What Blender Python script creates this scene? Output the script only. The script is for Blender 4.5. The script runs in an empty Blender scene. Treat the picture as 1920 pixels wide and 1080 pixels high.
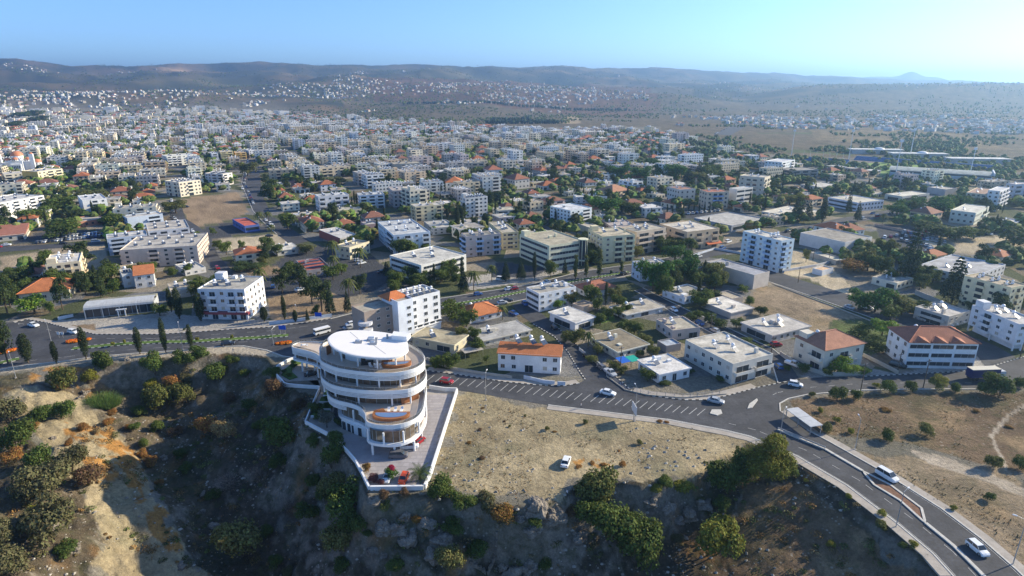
import bpy, math, random
import numpy as np
from mathutils import Vector, Matrix, geometry
R=math.radians; PI=math.pi
scene=bpy.context.scene; COL=scene.collection
random.seed(7); rs=np.random.RandomState(5)
# ---------------------------------------------------------------- camera
CH=85.0; PITCH=18.107
cam=bpy.data.objects.new('camera',bpy.data.cameras.new('camera')); COL.objects.link(cam)
cam.location=(0,0,CH); cam.rotation_euler=(R(90-PITCH),0,0)
cam.data.sensor_width=36; cam.data.lens=36*1150/1920; cam.data.clip_start=1; cam.data.clip_end=60000
scene.camera=cam
# ---------------------------------------------------------------- sky, sun, exposure
SUN_EL=R(24.5); SUN_AZ=R(21)            # azimuth measured from +X towards +Y
w=bpy.data.worlds.new('World'); scene.world=w; w.use_nodes=True
nt=w.node_tree; nt.nodes.clear()
sky=nt.nodes.new('ShaderNodeTexSky'); sky.sky_type='NISHITA'; sky.sun_disc=False
sky.sun_elevation=SUN_EL; sky.sun_rotation=PI/2-SUN_AZ; sky.altitude=3000; sky.air_density=1.0; sky.dust_density=4.5; sky.ozone_density=6.0
bg=nt.nodes.new('ShaderNodeBackground'); bg.inputs['Strength'].default_value=0.14
wo=nt.nodes.new('ShaderNodeOutputWorld'); nt.links.new(sky.outputs[0],bg.inputs[0]); nt.links.new(bg.outputs[0],wo.inputs[0])
sl=bpy.data.lights.new('sun','SUN'); sl.energy=5.0; sl.angle=R(0.5); sl.color=(1.0,0.87,0.64)
so=bpy.data.objects.new('sun',sl); COL.objects.link(so)
SV=Vector((math.cos(SUN_AZ)*math.cos(SUN_EL),math.sin(SUN_AZ)*math.cos(SUN_EL),math.sin(SUN_EL)))
so.rotation_euler=SV.to_track_quat('Z','Y').to_euler(); so.location=SV*400
scene.view_settings.view_transform='Standard'; scene.view_settings.look='None'
scene.view_settings.exposure=0.87; scene.view_settings.gamma=1; scene.view_settings.use_curve_mapping=False
scene.cycles.max_bounces=5; scene.cycles.diffuse_bounces=2; scene.cycles.glossy_bounces=2; scene.cycles.transmission_bounces=4
scene.cycles.transparent_max_bounces=12; scene.cycles.volume_bounces=0
D={}
D['HERO']=[(-25.0,196.3,1.132,8.9,16.6,3.6,'house','sand roofed bungalow with yellow trim beside the hero terrace',1,'wb','w',(0.55,0.5,0.36),(0.4,0.35,0.24),{'heat': 1,'pos': (0.2,0.2),'ov': 0.5}),(-4.1,203.9,0.545,19.1,9.9,2.0,'house','grey flat roofed bungalow with dark vents',1,'w','w',(0.5,0.47,0.4),(0.42,0.41,0.38),{'heat': 1,'ov': 0.5}),(-12.8,224.6,0.564,14.4,11.0,2.6,'house','orange hip roofed bungalow among dark trees',1,'w','w',(0.6,0.6,0.6),(0.5,0.18,0.07),{'roof': 'hip','heat': 1}),(5.7,177.6,-0.147,19.6,5.7,6.2,'house','two storey white terrace with long orange roof',2,'w','wdw',(0.76,0.76,0.75),(0.5,0.18,0.07),{'roof': 'shed','heat': 3}),(36.5,193.9,0.515,12.7,14.9,3.1,'house','brown roofed bungalow with one rooftop tank',1,'w','w',(0.62,0.6,0.5),(0.27,0.23,0.16),{'heat': 1,'ov': 0.6}),(47.3,174.1,0.41,11.3,10.8,3.4,'house','white roofed bungalow on the street corner',1,'w','wdw',(0.76,0.76,0.75),(0.68,0.66,0.62),{'heat': 1,'ov': 0.4}),(68.7,179.4,0.462,16.7,20.6,6.8,'apartment_block','long two storey cream block with three white tanks',2,'w','bb',(0.6,0.57,0.5),(0.52,0.49,0.42),{'heat': 3}),(60.2,207.3,0.282,11.1,11.5,3.9,'house','pinkish two storey house with sandy flat roof',2,'w','wb',(0.58,0.48,0.42),(0.46,0.42,0.33),{'heat': 1}),(53.6,193.0,0.392,6.0,5.1,1.8,'shed','small shed with blue grey metal roof',1,'x','x',(0.4,0.36,0.33),(0.42,0.47,0.52),{'heat': 0}),(49.5,228.7,0.517,18.5,9.6,1.8,'house','long low house with half white half sandy roof',1,'w','wbw',(0.6,0.58,0.54),(0.45,0.41,0.33),{'heat': 2,'ov': 0.6}),(86.1,231.5,0.497,12.3,15.7,1.6,'house','low house with bright cream concrete roof',1,'x','x',(0.5,0.45,0.4),(0.72,0.68,0.6),{'heat': 1,'ov': 0.3}),(96.0,208.1,0.473,19.4,13.6,3.3,'house','pale two level flat roofed house by the dry field',1,'b','w',(0.55,0.52,0.48),(0.5,0.47,0.42),{'heat': 3,'ov': 0.4}),(22.6,217.2,0.673,9.8,13.8,3.7,'house','white roofed house with stepped balconies',1,'b','b',(0.76,0.76,0.75),(0.6,0.58,0.53),{'heat': 1,'ov': 0.5}),(16.0,237.7,0.528,17.9,9.6,7.8,'apartment_block','white three storey corner block with curved end',3,'s','w',(0.76,0.76,0.75),(0.4,0.38,0.33),{'heat': 2}),(36.4,254.1,0.542,14.7,10.1,2.8,'house','dark red hip roofed cottage',1,'w','w',(0.62,0.6,0.56),(0.38,0.15,0.09),{'roof': 'hip','heat': 1}),(73.9,247.3,0.579,15.0,12.3,3.1,'house','white bungalow with square tank on its roof',1,'w','w',(0.76,0.76,0.75),(0.4,0.38,0.33),{'heat': 1}),(28.8,232.3,0.75,6.8,6.0,1.7,'shed','small brown roofed outbuilding',1,'x','x',(0.5,0.42,0.36),(0.34,0.27,0.2),{'heat': 0}),(91.2,243.4,0.47,6.5,8.8,1.6,'house','tan roofed outbuilding by the dry field',1,'x','x',(0.45,0.4,0.35),(0.5,0.43,0.32),{'heat': 0}),(-40.4,285.2,0.796,27.1,24.6,8.6,'office_building','white three storey office with ribbon windows',4,'s','s',(0.72,0.71,0.66),(0.55,0.53,0.47),{'heat': 3}),(-61.2,338.3,0.425,20.2,37.5,10.8,'apartment_block','white and blue stepped apartment block',4,'wb','wbwb',(0.66,0.71,0.78),(0.5,0.52,0.52),{'heat': 6}),(-16.6,319.8,0.369,18.9,9.4,11.2,'apartment_block','pink brown block with blue balconies',4,'b','wbwb',(0.5,0.43,0.4),(0.46,0.42,0.33),{'heat': 6,'bal': (0.35,0.5,0.72)}),(-5.1,343.1,0.284,9.5,29.7,9.7,'apartment_block','yellow block with arched top windows',4,'w','wsw',(0.68,0.58,0.34),(0.46,0.42,0.33),{'heat': 4}),(20.2,306.1,0.525,21.3,28.0,12.2,'office_building','pale yellow office with glass stair drum',4,'s','s',(0.66,0.64,0.46),(0.42,0.38,0.28),{'heat': 0,'drum': 1,'tower': 1}),(51.5,311.2,0.294,18.0,18.0,14.0,'apartment_block','yellow five storey block with stair tower',5,'w','wbb',(0.68,0.6,0.38),(0.5,0.44,0.32),{'heat': 2,'tower': 1}),(71.5,328.4,0.566,21.6,13.3,12.5,'apartment_block','brown balconied block with dish cluster',4,'b','bb',(0.55,0.46,0.36),(0.46,0.42,0.33),{'heat': 4}),(100.3,341.0,0.443,22.9,23.7,10.6,'apartment_block','orange beige block above a shop awning',3,'wb','wbwb',(0.62,0.47,0.3),(0.58,0.53,0.44),{'heat': 4,'awn': 1}),(126.5,296.0,0.47,9.0,23.6,15.9,'apartment_block','tall pale blue white block with blue balconies',6,'wbwbw','bw',(0.62,0.72,0.84),(0.56,0.54,0.48),{'heat': 5,'bal': (0.4,0.55,0.75)}),(38.2,394.1,0.628,18.2,19.9,11.6,'apartment_block','white six storey block with small square windows',5,'w','wb',(0.68,0.74,0.82),(0.62,0.63,0.63),{'heat': 1}),(103.9,271.8,0.578,10.9,26.2,6.7,'warehouse','long sandy walled warehouse with stained flat roof',1,'x','x',(0.55,0.5,0.44),(0.36,0.37,0.4),{'heat': 0}),(180.9,334.8,0.537,24.8,26.6,6.9,'warehouse','white warehouse with long raised skylight',2,'x','d',(0.66,0.64,0.62),(0.34,0.31,0.26),{'heat': 0,'sky': 1}),(136.0,183.6,-0.05,21.1,12,8.9,'apartment_block','white three storey building with red hipped roof and gables',3,'w','sss',(0.72,0.75,0.8),(0.38,0.15,0.09),{'roof': 'hip','heat': 1,'gab': 3}),(102.6,183.0,0.359,16.4,12.0,7.7,'house','cream villa with orange brown hipped roofs',2,'wb','wbw',(0.62,0.57,0.47),(0.4,0.19,0.12),{'roof': 'hip','heat': 1,'tower': 1}),(173.2,201.0,0.098,9.6,19.3,9.9,'apartment_block','white four storey block with open ground floor',4,'wbww','w',(0.72,0.72,0.73),(0.5,0.48,0.45),{'heat': 3,'pil': 1,'tower': 1}),(164.5,220.2,0.476,13.9,12.4,4.8,'house','grey villa with curved rooftop wall',2,'b','w',(0.5,0.47,0.42),(0.5,0.48,0.45),{'heat': 2}),(-110.2,229.4,-0.033,18.1,17,12.4,'office_building','four storey white office with red shop band',4,'wbwb','wbwbb',(0.62,0.63,0.66),(0.4,0.38,0.33),{'heat': 4,'tower': 1,'redband': 1}),(-143.1,252.5,0.575,9.5,13.0,3.5,'office_building','low sandy roofed wing of the red band office',2,'x','w',(0.45,0.42,0.38),(0.5,0.44,0.34),{'heat': 2}),(-197.9,249.0,0.404,17.5,14.4,4.3,'house','orange hip roofed house behind tall pines',1,'w','w',(0.55,0.52,0.42),(0.5,0.18,0.07),{'roof': 'hip','heat': 0}),(-179.0,309.2,0.278,34.5,30.1,9.6,'apartment_block','beige four storey block crowded with roof tanks',4,'b','wxbwbw',(0.56,0.47,0.4),(0.45,0.42,0.37),{'heat': 10}),(-197.8,345.6,0.553,20.5,25.8,10.0,'apartment_block','grey block with long glazed balconies',4,'w','bbwb',(0.52,0.53,0.56),(0.5,0.46,0.4),{'heat': 6}),(-208.9,325.0,0.586,18.6,12.7,9.4,'apartment_block','blue grey block with white terraces',4,'w','bb',(0.45,0.52,0.62),(0.56,0.54,0.5),{'heat': 5}),(-234.6,384.5,0.775,20.1,11.6,8.4,'apartment_block','pale blue windowless block with orange awning',3,'w','xb',(0.5,0.57,0.66),(0.55,0.53,0.48),{'heat': 2,'awn': 1}),(-268.8,429.2,0.624,20.3,26,4.1,'apartment_block','white flat roofed terraces with parapets',2,'w','w',(0.62,0.6,0.54),(0.62,0.58,0.48),{'heat': 3}),(-349.9,420.7,1.37,36,26,12.2,'apartment_block','white five storey block with glazed balconies at the left edge',5,'w','bwbwbb',(0.74,0.73,0.7),(0.6,0.58,0.54),{'heat': 8}),(-299.5,435.7,0.699,14.4,26,10.9,'apartment_block','bright white block with dark recessed balconies',4,'x','xbw',(0.8,0.8,0.78),(0.6,0.6,0.6),{'heat': 3}),(-355.7,490.9,1.016,22.4,16.5,3.5,'apartment_block','low white block beside the pines',2,'w','wwww',(0.7,0.68,0.62),(0.62,0.6,0.55),{'heat': 5}),(-443.0,584.3,1.273,23.9,20,11.4,'apartment_block','cream building with yellow gable end',4,'w','wbb',(0.7,0.62,0.44),(0.66,0.62,0.54),{'heat': 4,'side': (0.8,0.55,0.16)}),(-472.1,590.0,0.73,21.0,20,8.2,'apartment_block','cream three storey block before the church',3,'w','bwb',(0.66,0.62,0.5),(0.6,0.56,0.5),{'heat': 2}),(-418.8,676.3,0.569,21.5,20,11.7,'apartment_block','brown beige block with ribbon balconies',3,'w','bbb',(0.52,0.43,0.34),(0.42,0.38,0.31),{'heat': 5}),(-273.2,511.1,1.024,18.6,20,12.0,'apartment_block','white and cream block by the ploughed lot',4,'wbxbw','wbw',(0.7,0.63,0.5),(0.7,0.67,0.6),{'heat': 9}),(-386.3,723.9,0.755,31.5,20,11.0,'apartment_block','bright white row with curved balconies',4,'w','bbbwbb',(0.8,0.76,0.68),(0.7,0.68,0.62),{'heat': 6}),(-269.1,567.3,1.274,12.1,20,10.7,'apartment_block','grey white terraced block at the top of the ploughed lot',4,'wbb','bw',(0.62,0.58,0.54),(0.62,0.6,0.56),{'heat': 9}),(-356.0,777.9,0.523,14.5,20,10.1,'apartment_block','yellow cream block with arched balconies',4,'w','bb',(0.76,0.6,0.32),(0.6,0.56,0.48),{'heat': 3}),(-343.1,788.4,0.488,12.8,20,7.9,'apartment_block','orange block beside the yellow one',3,'w','bb',(0.8,0.48,0.16),(0.6,0.5,0.4),{'heat': 2}),(-332.9,798.5,0.633,10.0,19.3,9.5,'apartment_block','white block at the head of the avenue',4,'w','w',(0.78,0.78,0.78),(0.7,0.7,0.68),{'heat': 2}),(-367.7,770.8,0.527,7.3,20,8.6,'apartment_block','narrow white balconied block',4,'w','b',(0.72,0.74,0.78),(0.7,0.7,0.68),{'heat': 2}),(-225.0,610.9,0.414,28.2,17.0,9.0,'apartment_block','long beige barracks block with boilers',3,'w','wbwbw',(0.5,0.43,0.32),(0.45,0.4,0.3),{'heat': 8}),(-184.2,628.7,0.595,35.7,18.1,9.2,'apartment_block','longer beige barracks block with boilers',3,'w','wbbwbw',(0.52,0.45,0.34),(0.45,0.4,0.3),{'heat': 8}),(-110.3,647.2,0.362,29.1,19.7,10.8,'apartment_block','flat fronted beige block in the middle distance',3,'w','xbxw',(0.46,0.4,0.32),(0.4,0.36,0.28),{'heat': 4}),(-41.3,658.1,0.354,20.5,13.7,10.2,'apartment_block','tan block next to the flat fronted beige block',3,'w','wbb',(0.48,0.42,0.34),(0.4,0.36,0.28),{'heat': 4}),(-82.9,465.9,0.376,18.9,19.5,12.5,'apartment_block','rosy five storey block with paired balconies',4,'w','wbwbw',(0.54,0.46,0.42),(0.5,0.45,0.4),{'heat': 6}),(-105.0,454.6,0.366,18.3,12.4,10.2,'apartment_block','white block with blue grey balconies',4,'w','bbb',(0.62,0.66,0.72),(0.55,0.56,0.54),{'heat': 5}),(-132.0,448.3,0.508,22.0,11.4,10.7,'apartment_block','white block with rounded balconies',3,'w','bwbb',(0.66,0.66,0.66),(0.58,0.58,0.56),{'heat': 5}),(-115.2,421.4,0.492,18.9,11.9,5.4,'house','cream house between two white blocks',2,'w','wwbw',(0.62,0.57,0.42),(0.5,0.47,0.38),{'heat': 2}),(-101.5,350.8,0.708,11.4,28.2,4.6,'house','flat roofed house with red side wall',2,'w','ww',(0.7,0.68,0.64),(0.56,0.54,0.5),{'heat': 2,'side': (0.34,0.11,0.08)}),(-84.6,316.4,1.084,15.7,9.9,6.6,'house','cream house with corner balcony over a brown carport',2,'w','bw',(0.62,0.56,0.4),(0.45,0.41,0.32),{'heat': 2}),(-123.2,322.6,0.605,11.1,13.3,3.2,'house','low white roofed bungalow below the sandy lot',1,'w','ww',(0.6,0.57,0.5),(0.66,0.63,0.55),{'heat': 2,'ov': 0.4}),(-85.8,363.0,0.554,7.9,9.7,7.8,'house','purple brown house with twin tanks',2,'w','w',(0.33,0.25,0.26),(0.5,0.47,0.42),{'heat': 2}),(-96.8,287.4,0.527,11.6,20.8,3.5,'restaurant','red roofed pavilion covered in solar panels',1,'w','w',(0.35,0.33,0.34),(0.36,0.1,0.07),{'heat': 0,'pv': 1}),(-26.3,422.7,0.494,16.8,8.4,13.6,'apartment_block','grey white five storey block packed with tanks',5,'w','wwbww',(0.6,0.6,0.58),(0.55,0.52,0.48),{'heat': 12,'tower': 1}),(-50.2,535.7,0.114,15.2,17.0,7.8,'house','white house with bright orange roof',2,'w','wbw',(0.74,0.73,0.7),(0.5,0.18,0.07),{'roof': 'hip','heat': 1}),(-19.1,618.2,0.354,15.4,16.8,8.0,'house','white villa with red tiled terrace roof',2,'w','www',(0.72,0.7,0.68),(0.38,0.15,0.09),{'roof': 'hip','heat': 1}),(4.0,548.9,0.609,16.0,17.6,8.6,'house','broad house with brown tiled roof',2,'w','ww',(0.5,0.48,0.44),(0.3,0.13,0.08),{'roof': 'hip','heat': 1}),(-4.8,423.0,0.354,14.4,11.7,5.0,'house','boxy pale modern house with flat roof',2,'w','sw',(0.62,0.6,0.5),(0.5,0.46,0.36),{'heat': 1}),(-45.1,376.0,0.383,14.6,21.7,4.3,'house','sprawling low house left of the tall cypress',2,'w','ww',(0.52,0.5,0.46),(0.5,0.48,0.42),{'heat': 3}),(-26.3,389.5,0.608,18.5,11.5,3.2,'house','low house with curved white parapet',1,'w','bw',(0.55,0.52,0.48),(0.5,0.47,0.42),{'heat': 1}),(60.9,476.9,0.092,24.3,12.1,5.0,'house','long white flat roofed house',2,'w','www',(0.7,0.72,0.72),(0.62,0.6,0.54),{'heat': 3}),(82.8,499.9,0.671,19.9,16.3,5.9,'house','peach house with pyramid red roof',2,'w','wb',(0.6,0.48,0.34),(0.44,0.22,0.13),{'roof': 'hip','heat': 0}),(149.5,453.1,0.183,17.1,12.1,12.7,'apartment_block','beige block with blue trim and red roof top',4,'w','wbbw',(0.64,0.52,0.38),(0.42,0.16,0.1),{'heat': 2,'bal': (0.25,0.35,0.6)}),(172.1,461.0,0.556,17.9,7.0,13.6,'office_building','pale office with green shopfront',4,'x','ss',(0.68,0.66,0.6),(0.5,0.5,0.48),{'heat': 0}),(131.3,475.7,0.344,14.2,16.5,11.3,'apartment_block','cream block with tile capped attic',3,'w','www',(0.6,0.58,0.52),(0.36,0.2,0.14),{'heat': 2}),(141.3,391.6,0.609,36,28.7,4.5,'office_building','grey car showroom with wide pale roof',1,'x','s',(0.34,0.36,0.4),(0.46,0.44,0.4),{'heat': 0}),(276.5,642.1,0.796,33.5,17.5,13.7,'apartment_block','isolated white tower block before the stadium',5,'w','bwb',(0.72,0.76,0.82),(0.6,0.6,0.6),{'heat': 0}),(281.8,610.4,0.329,31.3,20,8.9,'apartment_block','unfinished grey concrete block',3,'b','bbb',(0.3,0.28,0.25),(0.32,0.3,0.26),{'heat': 0}),(200.6,509.6,0.907,15.3,20,16.0,'apartment_block','cream balconied block with red stair roof',4,'wbbw','bb',(0.58,0.53,0.42),(0.5,0.46,0.38),{'heat': 4}),(255.7,454.4,0.405,26.4,26,6.4,'school','long white school with sandy patched roof',2,'s','w',(0.64,0.67,0.72),(0.56,0.52,0.42),{'heat': 1}),(263.9,525.0,0.466,27.2,18.8,6.3,'apartment_block','cream pair of low blocks',2,'w','bw',(0.6,0.56,0.46),(0.56,0.53,0.46),{'heat': 1}),(196.1,426.5,0.67,36,23.4,1.8,'school','sprawling low school with cream roofs',1,'w','x',(0.58,0.55,0.48),(0.66,0.61,0.5),{'heat': 3}),(307.4,407.5,0.734,34.8,13.7,8.2,'apartment_block','pale green cream block above the car park',2,'w','wb',(0.62,0.64,0.54),(0.62,0.6,0.52),{'heat': 1}),(357.1,466.1,0.765,36,12.3,10.5,'hotel','yellow white hotel with brown eaves',4,'wbwb','bb',(0.66,0.58,0.42),(0.36,0.24,0.18),{'heat': 2}),(356.5,449.2,0.724,27.9,7.1,14.7,'apartment_block','white tower with slatted corner frame',5,'w','bbb',(0.74,0.74,0.74),(0.6,0.6,0.6),{'heat': 0}),(395.6,479.7,0.351,20.1,6.6,14.1,'apartment_block','shaded grey block at the right edge',4,'w','bb',(0.45,0.48,0.55),(0.55,0.5,0.45),{'heat': 1}),(318.3,492.7,0.444,34.6,13.9,3.9,'office_building','low cream civic building with curved roof edge',2,'b','bb',(0.62,0.6,0.52),(0.64,0.6,0.5),{'heat': 1}),(361.7,516.2,0.456,16.0,14.7,5.1,'warehouse','blank grey walled hall',2,'x','x',(0.44,0.42,0.4),(0.48,0.44,0.38),{'heat': 2}),(213.1,279.5,0.594,36,22.7,5.2,'apartment_block','long pale office with clustered roof plant',2,'w','wwww',(0.6,0.63,0.66),(0.42,0.42,0.42),{'heat': 3}),(200.7,281.9,0.685,14.8,7.6,3.9,'warehouse','low grey clinic behind the big conifers',2,'x','x',(0.46,0.46,0.46),(0.4,0.4,0.38),{'heat': 0}),(216.3,253.6,0.53,14.7,16.1,3.1,'office_building','cream hall with rows of rooftop panels',1,'w','x',(0.62,0.6,0.46),(0.46,0.44,0.38),{'heat': 0,'pv': 1}),(313.6,382.6,0.709,21.9,9.9,4.5,'apartment_block','pale lavender block at the right margin',2,'w','w',(0.58,0.58,0.62),(0.56,0.54,0.5),{'heat': 2}),(64.4,275.4,0.284,14.2,8.5,7.6,'house','white house squeezed behind the round tree',2,'w','w',(0.64,0.68,0.72),(0.5,0.48,0.44),{'heat': 2}),(49.4,368.7,0.45,7.8,22.3,4.3,'apartment_block','plain cream block behind the yellow tower',3,'x','x',(0.6,0.54,0.42),(0.5,0.45,0.36),{'heat': 0}),(67.3,379.5,0.159,16.0,26.2,3.9,'apartment_block','dusty pink block with rows of tanks',3,'w','w',(0.46,0.36,0.32),(0.44,0.38,0.34),{'heat': 6}),(163.2,306.9,0.336,6.9,18.4,2.4,'warehouse','low beige annex before the white warehouse',1,'x','x',(0.42,0.38,0.33),(0.56,0.52,0.42),{'heat': 0}),(149.3,282.8,0.574,9.1,5,2.7,'shed','small white hut with peach roof',1,'x','x',(0.66,0.68,0.7),(0.6,0.42,0.26),{'heat': 0}),(-165.7,264.6,0.498,7.6,8.9,6.2,'house','narrow white house with orange tiled roof',2,'w','w',(0.66,0.64,0.6),(0.5,0.18,0.07),{'roof': 'shed','heat': 0}),(-173.9,265.0,0.643,4.4,9.3,6.3,'house','white house leaning against the narrow orange roofed one',2,'w','w',(0.6,0.6,0.58),(0.4,0.38,0.33),{'heat': 1}),(-156.5,286.7,0.769,9.3,15.2,2.7,'house','white flat roofed house under the beige block',1,'w','w',(0.62,0.6,0.56),(0.58,0.56,0.5),{'heat': 3}),(-298.5,359.2,0.552,13.5,24.4,3.3,'house','long single storey hall with rust roof',1,'w','wwb',(0.6,0.55,0.45),(0.36,0.15,0.1),{'roof': 'shed','heat': 0}),(-278.7,395.5,0.97,18.1,18.0,3.6,'house','terracotta walled low flat roofed house',1,'w','w',(0.42,0.2,0.13),(0.45,0.4,0.34),{'heat': 0}),(-168.9,382.4,0.673,8.7,26.6,4.3,'restaurant','blue forecourt building with red striped roof',1,'w','s',(0.1,0.16,0.42),(0.5,0.12,0.08),{'heat': 0}),(-191.1,262.0,0.716,4,5,2.9,'shed','tiny blue roofed hut under the pines',1,'x','d',(0.45,0.42,0.38),(0.25,0.32,0.42),{'heat': 0})]
D['ROADS']={'boulevard': [(-70.1,221.5),(-61.2,229.2),(-47.1,237.4),(-29.4,246.1),(-17.8,251.8),(7.0,263.9),(32.8,284.9),(59.8,298.1),(96.3,320.1),(114.4,331.7),(155.5,364.2),(216.4,408.5),(259.9,434.6),(334.3,477.8),(326.3,459.6),(251.9,413.8),(205.6,386.8),(147.0,342.8),(114.7,319.0),(93.6,305.1),(58.8,281.4),(33.8,264.6),(6.8,245.4),(-12.9,232.3),(-27.2,225.0),(-40.8,219.2),(-53.5,212.1),(-58.9,201.9)],'dual': [(-229.7,220.4),(-189.2,217.6),(-187.1,220.9),(-177.0,217.6),(-165.6,212.1),(-150.7,205.9),(-128.1,205.9),(-116.3,207.9),(-104.4,210.5),(-91.0,212.7),(-80.9,216.5),(-70.1,221.5),(-58.9,201.9),(-54.1,186.9),(-56.8,186.9),(-70.4,185.2),(-76.3,186.9),(-83.4,191.7),(-92.7,195.3),(-101.0,194.8),(-109.7,191.7),(-119.5,190.4),(-127.2,189.0),(-138.1,186.5),(-147.8,182.3),(-156.7,179.9),(-162.3,176.7),(-182.8,169.7)],'main': [(-58.9,201.9),(-42.2,185.2),(-27.1,176.0),(-16.3,172.9),(-2.6,168.2),(7.2,166.1),(15.3,165.4),(20.3,167.2),(22.4,169.7),(35.4,161.7),(40.6,159.1),(49.4,156.8),(55.5,156.8),(61.9,159.1),(73.1,164.4),(80.4,167.2),(88.1,169.7),(93.7,171.1),(108.9,171.8),(123.0,173.3),(140.9,175.2),(151.3,177.9),(174.4,188.6),(206.7,199.5),(176.3,166.1),(153.0,165.1),(139.0,163.4),(119.3,163.4),(103.1,162.7),(86.2,160.1),(79.3,157.5),(75.7,154.7),(74.0,150.2),(77.0,140.7),(80.0,135.2),(85.3,124.2),(88.1,117.2),(91.1,109.2),(92.9,100.1),(93.5,91.8),(93.4,80.8),(91.4,69.2),(81.8,68.3),(81.9,77.7),(81.4,85.4),(80.7,90.3),(80.7,95.9),(78.9,104.8),(75.2,117.2),(69.1,128.6),(60.9,137.4),(55.7,140.2),(41.6,145.9),(31.5,148.4),(10.2,153.8),(-12.5,161.7),(-27.2,166.1),(-43.4,174.1),(-54.1,186.9)],'corner': [(22.4,169.7),(21.2,176.0),(18.9,190.4),(15.3,203.4),(8.1,215.9),(3.1,226.2),(0.0,237.4),(6.8,245.4),(8.7,235.5),(14.4,220.4),(19.3,205.4),(23.7,192.6),(30.1,177.9),(35.4,161.7)],'lane': [(80.4,167.2),(83.3,177.9),(82.5,186.9),(78.1,197.2),(72.2,208.5),(64.8,225.0),(59.1,242.0),(54.0,256.2),(58.3,260.0),(64.4,245.4),(70.6,231.1),(78.6,215.9),(84.1,203.4),(89.2,192.6),(90.1,183.9),(88.1,169.7)],'field': [(113.1,294.2),(117.9,269.5),(121.9,261.5),(131.2,241.4),(139.5,222.7),(146.7,212.1),(154.1,199.5),(155.3,188.2),(151.3,177.9),(167.0,186.0),(167.4,194.8),(164.0,208.5),(158.8,225.0),(151.2,237.4),(145.2,251.1),(133.8,271.9),(128.7,286.7),(120.7,304.1)],'avenue': [(-328.1,767.8),(-250.5,570.0),(-188.1,440.6),(-166.7,403.3),(-142.6,364.2),(-124.5,337.7),(-118.0,347.9),(-140.6,382.1),(-167.0,421.2),(-202.3,497.4),(-254.8,624.0),(-317.7,779.7)],'west': [(-271.2,482.6),(-232.7,412.0),(-202.9,375.9),(-187.4,354.5),(-164.7,314.6),(-146.9,289.5),(-129.5,267.8),(-118.5,256.2),(-108.0,256.2),(-123.1,276.1),(-138.2,289.5),(-155.9,314.6),(-178.2,354.5),(-201.5,386.8),(-222.5,412.0),(-262.8,482.6)],'verge': [(-309.8,325.8),(-287.1,334.1),(-261.6,340.2),(-237.5,347.9),(-232.1,340.2),(-254.7,330.5),(-277.8,322.4),(-298.1,312.5)],'upper': [(386.2,1201.7),(575.9,1611.6),(609.7,1611.6),(407.4,1174.4)]}
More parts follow.
